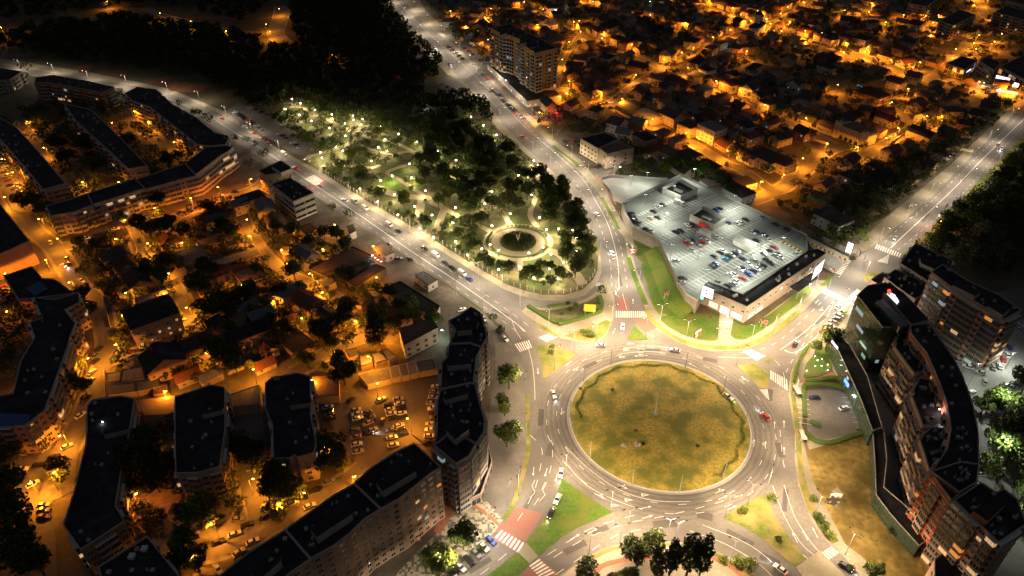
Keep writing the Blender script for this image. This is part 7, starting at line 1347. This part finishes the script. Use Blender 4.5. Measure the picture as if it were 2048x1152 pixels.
# behind the curved complex
rg = 'cars behind the curved complex'
for u, v, a, c in ((1898,690,1.9,'white'),(1908,697,1.9,'blue'),(1917,703,1.9,'darkblue'),(1926,709,1.9,'white'),(1937,714,1.8,'black'),(1950,720,1.8,'black'),(1913,722,2.6,'silver'),(1935,735,2.6,'white'),(1960,747,2.6,'silver'),(1975,727,1.3,'silver'),(1985,735,1.3,'grey'),(1998,734,1.3,'silver'),(2004,719,1.4,'red'),(2013,711,1.4,'white'),(2017,697,1.6,'blue'),(2034,651,1.5,'white'),(2044,657,1.5,'white'),(1969,765,1.1,'silver'),(1942,786,.4,'white'),(2012,785,2.2,'white'),(2020,775,2.3,'grey'),(2030,770,2.3,'black'),(2041,768,2.4,'black'),(2003,793,2.2,'silver'),(1952,828,2.4,'silver'),(1973,831,2.5,'white'),(1996,856,2.4,'white'),(1958,940,0,'darkblue'),(1960,950,0,'silver')): car(u, v, a, c, group=rg)
row((982,1083),(905,1150),6,cols=['blue','silver','grey','black','silver','black'],z=.16,skip=0,group='cars in the bays beside the bottom boulevard',da=0)
car(1878,433,AV+.1,'yellow',van=True,label='white and orange utility truck with lights at the boulevard edge') if 0 else car(1882,432,ang((1781,496),(1911,374)),'white',van=True,on=True,label='white van with orange lights stopped at the right edge of the boulevard')
print('CARS', CNT[0])
M['printg'] = mat('poster_print', (.05,.045,.04), (.55,.50,.45), .35, lo=.5, hi=.58, detail=1)
# ================================================================ SIGNS, PEOPLE, SMALL THINGS
def person(u, v, z=.16, rz=0, look='person in dark clothes walking', top='dark', at=None):
    p = g(u, v, z); o = root('person', (p.x, p.y, z), rz)
    vs = [(0,0,.95),(0,0,1.2),(0,0,1.45),(0,0,1.56),(0,.01,1.70),(-.09,0,.92),(-.10,.12,.5),(-.10,-.02,.06),(.09,0,.92),(.10,-.14,.5),(.10,-.22,.08),(-.19,0,1.42),(-.24,-.06,1.13),(-.22,.08,.88),(.19,0,1.42),(.24,.06,1.13),(.22,-.08,.88),(-.10,.14,.03),(.10,-.08,.03)]
    es = [(0,1),(1,2),(2,3),(3,4),(0,5),(5,6),(6,7),(0,8),(8,9),(9,10),(2,11),(11,12),(12,13),(2,14),(14,15),(15,16),(7,17),(10,18)]
    rad = [.14,.13,.15,.06,.10,.09,.065,.045,.09,.065,.045,.06,.045,.035,.06,.045,.035,.04,.04]
    if 'person' not in LMESH:
        me = bpy.data.meshes.new('person'); me.from_pydata(vs, es, []); t_ = bpy.data.objects.new('tmp', me); COL.objects.link(t_); t_.modifiers.new('s', 'SKIN'); 
        for i, r_ in enumerate(rad): me.skin_vertices[0].data[i].radius = (r_, r_*.8); me.skin_vertices[0].data[i].use_root = i == 0
        sd = t_.modifiers.new('d', 'SUBSURF'); sd.levels = 1; dg_ = bpy.context.evaluated_depsgraph_get(); LMESH['person'] = bpy.data.meshes.new_from_object(t_.evaluated_get(dg_)); bpy.data.objects.remove(t_)
        LMESH['person'].materials.clear(); LMESH['person'].materials.append(M['dark'])
    ob('body', LMESH['person'], None, o); b = MB(); b.cyl((0,-.01,1.74), (0,-.01,1.83), .105, .06, 8); b.build('hair', 'bark', o); reg(o, look, 'person', u, v)
person(1451,629,rz=.3); person(1454,630,rz=.5); person(1420,636,rz=1)
panel('billboard', 'orange billboard with a white 2 on the triangular bed', 'billboard', (1167,622), (1191,624), 2.2, 6.5, 'orangeb', posts=0.0, marks=lambda r, L, a, c, y: (textobj('2', 2.2, 'frame', r, (L-.9, y-.03, a+1.4), (math.pi/2,0,0), .04, 'number')))
panel('billboard', 'small slanted red and white billboard on the lawn by the ring', 'billboard', (1388,676), (1400,668), 1.8, 5.2, 'boardr', posts=1); panel('billboard', 'dark blue and orange billboard on the long lawn', 'billboard', (1521,646), (1535,651), 2, 5, 'board', posts=0.0); panel('billboard', 'dark billboard on the lawn left of the supermarket', 'billboard', (1327,592), (1338,589), 2, 5, 'board', posts=0.0); panel('billboard', 'white billboard beside the deck wall, facing the north road', 'billboard', (1259,506), (1271,506), 2, 4.6, 'boardr', posts=0.0)
P = px([(1659,1014),(1657,1012),(1676,1005)], 0); b = MB(); b.prism([(-1.7,0),(1.7,-.9),(.8,1.9)], 1.2, 7.4, 1, 0); r = root('advert_column', tuple(g(1662,1012,0)), 0, 'three-sided advertising tower standing on the dry field', 'advertising tower'); b.build('panels', ['printg', 'steel'], r); b = MB(); b.prism([(-1.8,-.05),(1.8,-1.0),(.8,2.0)], 7.401, 7.6, 0, 0); b.build('top_frame', 'plaza', r)
for x, y in ((-1.4,0),(1.4,-.7),(.7,1.6)): b = MB(); b.cyl((x,y,0), (x,y,1.2), .12); b.build('leg', 'steel', r)
panel('road_sign', 'white rectangular road sign at the ring edge by the left island', 'road sign', (1184,655), (1189,655), 1.6, 3.2, 'white', posts=1); panel('road_sign', 'blue direction sign beside the tower junction', 'road sign', (1075,246), (1081,244), 2, 4.5, 'tarpb', posts=1); panel('road_sign', 'white panel beside the avenue above the green strip', 'road sign', (1114,266), (1121,260), 2, 4.5, 'white', posts=0.0); panel('road_sign', 'red and yellow banner at the supermarket ramp corner', 'banner', (1658,538), (1668,545), .6, 2.2, 'boardr', posts=0.0)
def bus_shelter(u, v, rz, lab):
    p = g(u, v, .14); r = root('bus_shelter', tuple(p), rz, lab, 'bus shelter'); b = MB(); b.box(-2.5, -.9, 2.3, 2.5, .9, 2.45); b.build('roof', 'greyp', r); b = MB(); b.box(-2.4, .8, .2, 2.4, .85, 2.298); b.build('back_panel', 'gglass', r); b = MB(); b.box(-1.8, .3, .4, 1.8, .7, .5); b.build('bench', 'bark', r)
    for x in (-2.4, 2.4): b = MB(); b.cyl((x,-.7,0), (x,-.7,2.3), .05); b.build('post', 'steel', r)
bus_shelter(1263,497,1.8,'small bus shelter between the north road and the deck wall'); bus_shelter(1822,418,ang((1781,463),(1861,395)),'bus shelter beside the zig-zag lines on the boulevard'); bus_shelter(1592,788,-1.5,'bus shelter on the pavement beside the restaurant car park'); bus_shelter(1603,878,-1.6,'long pale shelter on the pavement beside the dry field')
for u, v, lab in ((1247,893,'left pale rock on the round island'), (1274,891,'right pale rock on the round island')):
    p = g(u, v, 1.2); p.z = zdome(p)-.1; r = root('rock', tuple(p), .4, lab, 'rock'); b = MB(); rr = random.Random(u); 
    for k in range(3): x, y = rr.uniform(-.8,.8), rr.uniform(-.6,.6); b.cyl((x,y,0), (x+rr.uniform(-.3,.3),y+rr.uniform(-.3,.3),rr.uniform(.7,1.3)), rr.uniform(.5,.8), .25, 6)
    b.build('stone', 'conc', r)
for u, v in ((1160,779),(1263,857) if 0 else (1225,782),(1287,890),(1272,864),(1396,894),(1302,852)):
    T(u, v, .9, 'bush', 'leafd', 1.2, group='small shrubs on the round island')
wall('trolley_rail', [(1394,466),(1420,476)], 1.1, .6, 'frame', 'white trolley rails in front of the red-panelled pavilion', 'rail', z0=7.01)
# swimming pool
p = g(1720, 172, .3); r = root('swimming_pool', tuple(p), AC, 'small bright turquoise garden pool', 'pool'); b = MB(); b.box(-3,-1.6,-.2,3,1.6,.05); b.build('rim', 'conc', r); b = MB(); b.box(-2.7,-1.3,.052,2.7,1.3,.07); b.build('water', 'pool', r)
# houses past the 295 that show largest: one mass, each still built where it stands
HS = [t for t in REG if t[0].name.split('.')[0] == 'house']; HS.sort(key=lambda t: (t[0].location-Vector((0, 0, H))).length)
far = HS[285:]; kids = {}
for o_ in bpy.data.objects:
    if o_.parent: kids.setdefault(o_.parent.name, []).append(o_)
fb = MB(); fm = []
def bake(o_, Mx):
    Mo = Mx @ o_.matrix_basis
    if o_.type == 'MESH':
        k0 = len(fb.v); fb.v += [tuple(Mo @ v_.co) for v_ in o_.data.vertices]
        for p_ in o_.data.polygons:
            mn = o_.data.materials[p_.material_index].name
            if mn not in fm: fm.append(mn)
            fb.f.append(tuple(k0+i for i in p_.vertices)); fb.m.append(fm.index(mn))
    for c_ in kids.get(o_.name, []): bake(c_, Mo)
    return o_
def drop(o_):
    for c_ in kids.get(o_.name, []): drop(c_)
    bpy.data.objects.remove(o_)
names = {t[0].name for t in far}; FT = [t[0] for t in far]; REG[:] = [t for t in REG if t[0].name not in names]
for o_ in FT: bake(o_, Matrix.Identity(4))
for o_ in FT: drop(o_)
tag(ob('distant_houses', mesh('distant_houses', fb.v, fb.f, fb.m), [bpy.data.materials[x] for x in fm]), 'small distant houses massed between the orange streets along the top edge', 'houses', kind='stuff')
# ================================================================ LABELS from what stands near
LMK = dict()
for n_, u, v in (('round island mast',1312,838),('left rim of the round island',1150,850),('lower rim of the round island',1319,975),('right rim of the round island',1490,850),('upper rim of the round island',1319,722),('small striped triangle island',1270,672),('orange billboard',1180,610),('west arm zebra crossing',1047,692),('bright green triangle lawn',1130,1020),('two red zebra crossings',1030,1100),('lower right splitter island',1535,1060),('corner zebra by the dry field',1645,1115),('advertising tower',1662,1000),('restaurant car park',1665,830),('restaurant lawn',1635,725),('east arm zebra crossing',1560,760),
   ('mini roundabout',1745,555),('brightly lit zebra crossing',1680,595),('pylon sign',1696,495),('large white roof sign',1412,590),('supermarket entrance',1452,622),('street-side white sign',1632,545),('red-panelled pavilion',1415,435),('far deck pavilion',1360,375),('white trolley tent',1488,485),('inner corner of the deck',1485,585),('left corner of the deck',1250,410),('deck exit ramp',1620,490),('concrete ramp yard',1240,375),('red zebra crossing on the north road',1265,628),('park circle',1036,484),('park corner by the slip road',1185,560),('bright park lawn',790,355),('park playground path',855,430),('park entrance plaza',615,322),('upper tip of the park',584,205),
   ('kiosk in the wood',855,210),('tall tower entrance',1010,165),('right foot of the tall tower',1090,205),('cream office near the avenue',1200,290),('top end of the north avenue',800,20),('bend of the north avenue',1150,380),('avenue edge by the deep wood',900,130),('car park beside the park',540,260),('red-lit zebra on the west avenue',628,360),('white three-storey office',590,390),('grey avenue kiosk',850,560),('four blue-white floodlights',753,517),('brown-roofed hall with white wall',838,660),('rounded top of the curved block',935,640),('middle of the curved block',915,790),('corner block number 9',905,900),('mosaic paving',900,1060),('long slab right section',790,960),('long slab middle section',660,1040),('long slab lower section',520,1130),
   ('right parallel block',590,840),('middle parallel block',400,860),('long left parallel block',210,900),('walled car park',775,840),('garage row',800,745),('bright yellow courtyard roof',757,712),('junction of the orange courtyard lanes',720,670),('big hipped grey villa',300,620),('long pink-walled house',492,662),('spreading brown roofs',385,690),('big left corner block',90,720),('blue roof patch',70,580),('left alley headlights',130,533),('lane lamp by the trees',330,550),('lit block row, left end',140,420),('lit block row, middle',300,370),('curved end of the lit row',430,320),('slim block between courtyards',210,270),('left slim block',60,300),('curving block by the avenue',350,230),('orange-lit far left block',150,165),('clay courts',380,178),('left edge roundabout square',90,960),('bottom left dark building',280,1120),
   ('street fork house',1335,110),('white cube house',1192,125),('yellow arched hall',1303,228),('tall modern white house',1425,250),('church',1512,60),('castle-like villa',1715,262),('small white gabled house',1590,165),('turquoise pool',1720,172),('vacant orange lot',1570,300),('orange crossing by the lot',1600,345),('lit corner restaurant',1925,130),('shopping centre signs',2005,160),('half-built lit house',1955,225),('far car park with orange lamps',1960,90),('first pale four-storey block',1850,20),('bright street below the restaurant',1870,162),('big arch-windowed villa',1745,190),('white house with violet light',1711,352),('hip-roofed white house by the pylon',1668,432),('blue sheet fence',1655,412),('bus shelter on the boulevard',1822,418),('top of the boulevard',2030,235),('stopped van on the boulevard',1882,432),
   ('green glass tower',1740,640),('blue gallery sign',1692,770),('stepped wing nearest the glass tower',1825,710),('middle stepped wing',1850,800),('red brick end tower',1880,1000),('striped end tower',1980,1050),('nine-storey banded block',1940,650),('green-lit tree behind the complex',1985,805),('lower lamp-lit tree at the right edge',2000,920),('parking bend by the banded block',2010,700),('top edge lit street',1420,20),('white light at the top edge',1300,5),('orange lane at the top',1150,60),('orange clearing in the wood',550,60),('lamp cluster at the upper left',384,42),('lone orange lamp in the wood',665,110)): LMK[n_] = (u, v)
ORD = ['', 'second', 'third', 'fourth', 'fifth', 'sixth', 'seventh', 'eighth', 'ninth', 'tenth', 'eleventh', 'twelfth', 'thirteenth', 'fourteenth', 'fifteenth', 'sixteenth', 'seventeenth', 'eighteenth', 'nineteenth', 'twentieth']
BK = {}
for o, look, u, v in REG:
    if 'label' in o: continue
    n_, (lu, lv) = min(LMK.items(), key=lambda kv: (kv[1][0]-u)**2+((kv[1][1]-v)*1.3)**2)
    dx, dy = u-lu, v-lv; d = math.hypot(dx, dy)
    w = 'right of' if abs(dx) > abs(dy) and dx > 0 else 'left of' if abs(dx) > abs(dy) else 'below' if dy > 0 else 'above'
    BK.setdefault((look, w, n_), []).append((d, o))
for (look, w, n_), L in BK.items():
    L.sort(key=lambda t: t[0])
    for i, (d, o) in enumerate(L):
        o['label'] = f"{look} {w} the {n_}" + ('' if len(L) == 1 else (', nearest' if i == 0 else f", {ORD[min(i, 19)]} nearest"))
for o, look, u, v in REG:
    if len(o['label'].replace('-', ' ').split()) > 16: o['label'] = o['label'].replace('two-storey ', '')
if 'label' in r2: r2.name = 'supermarket_building'
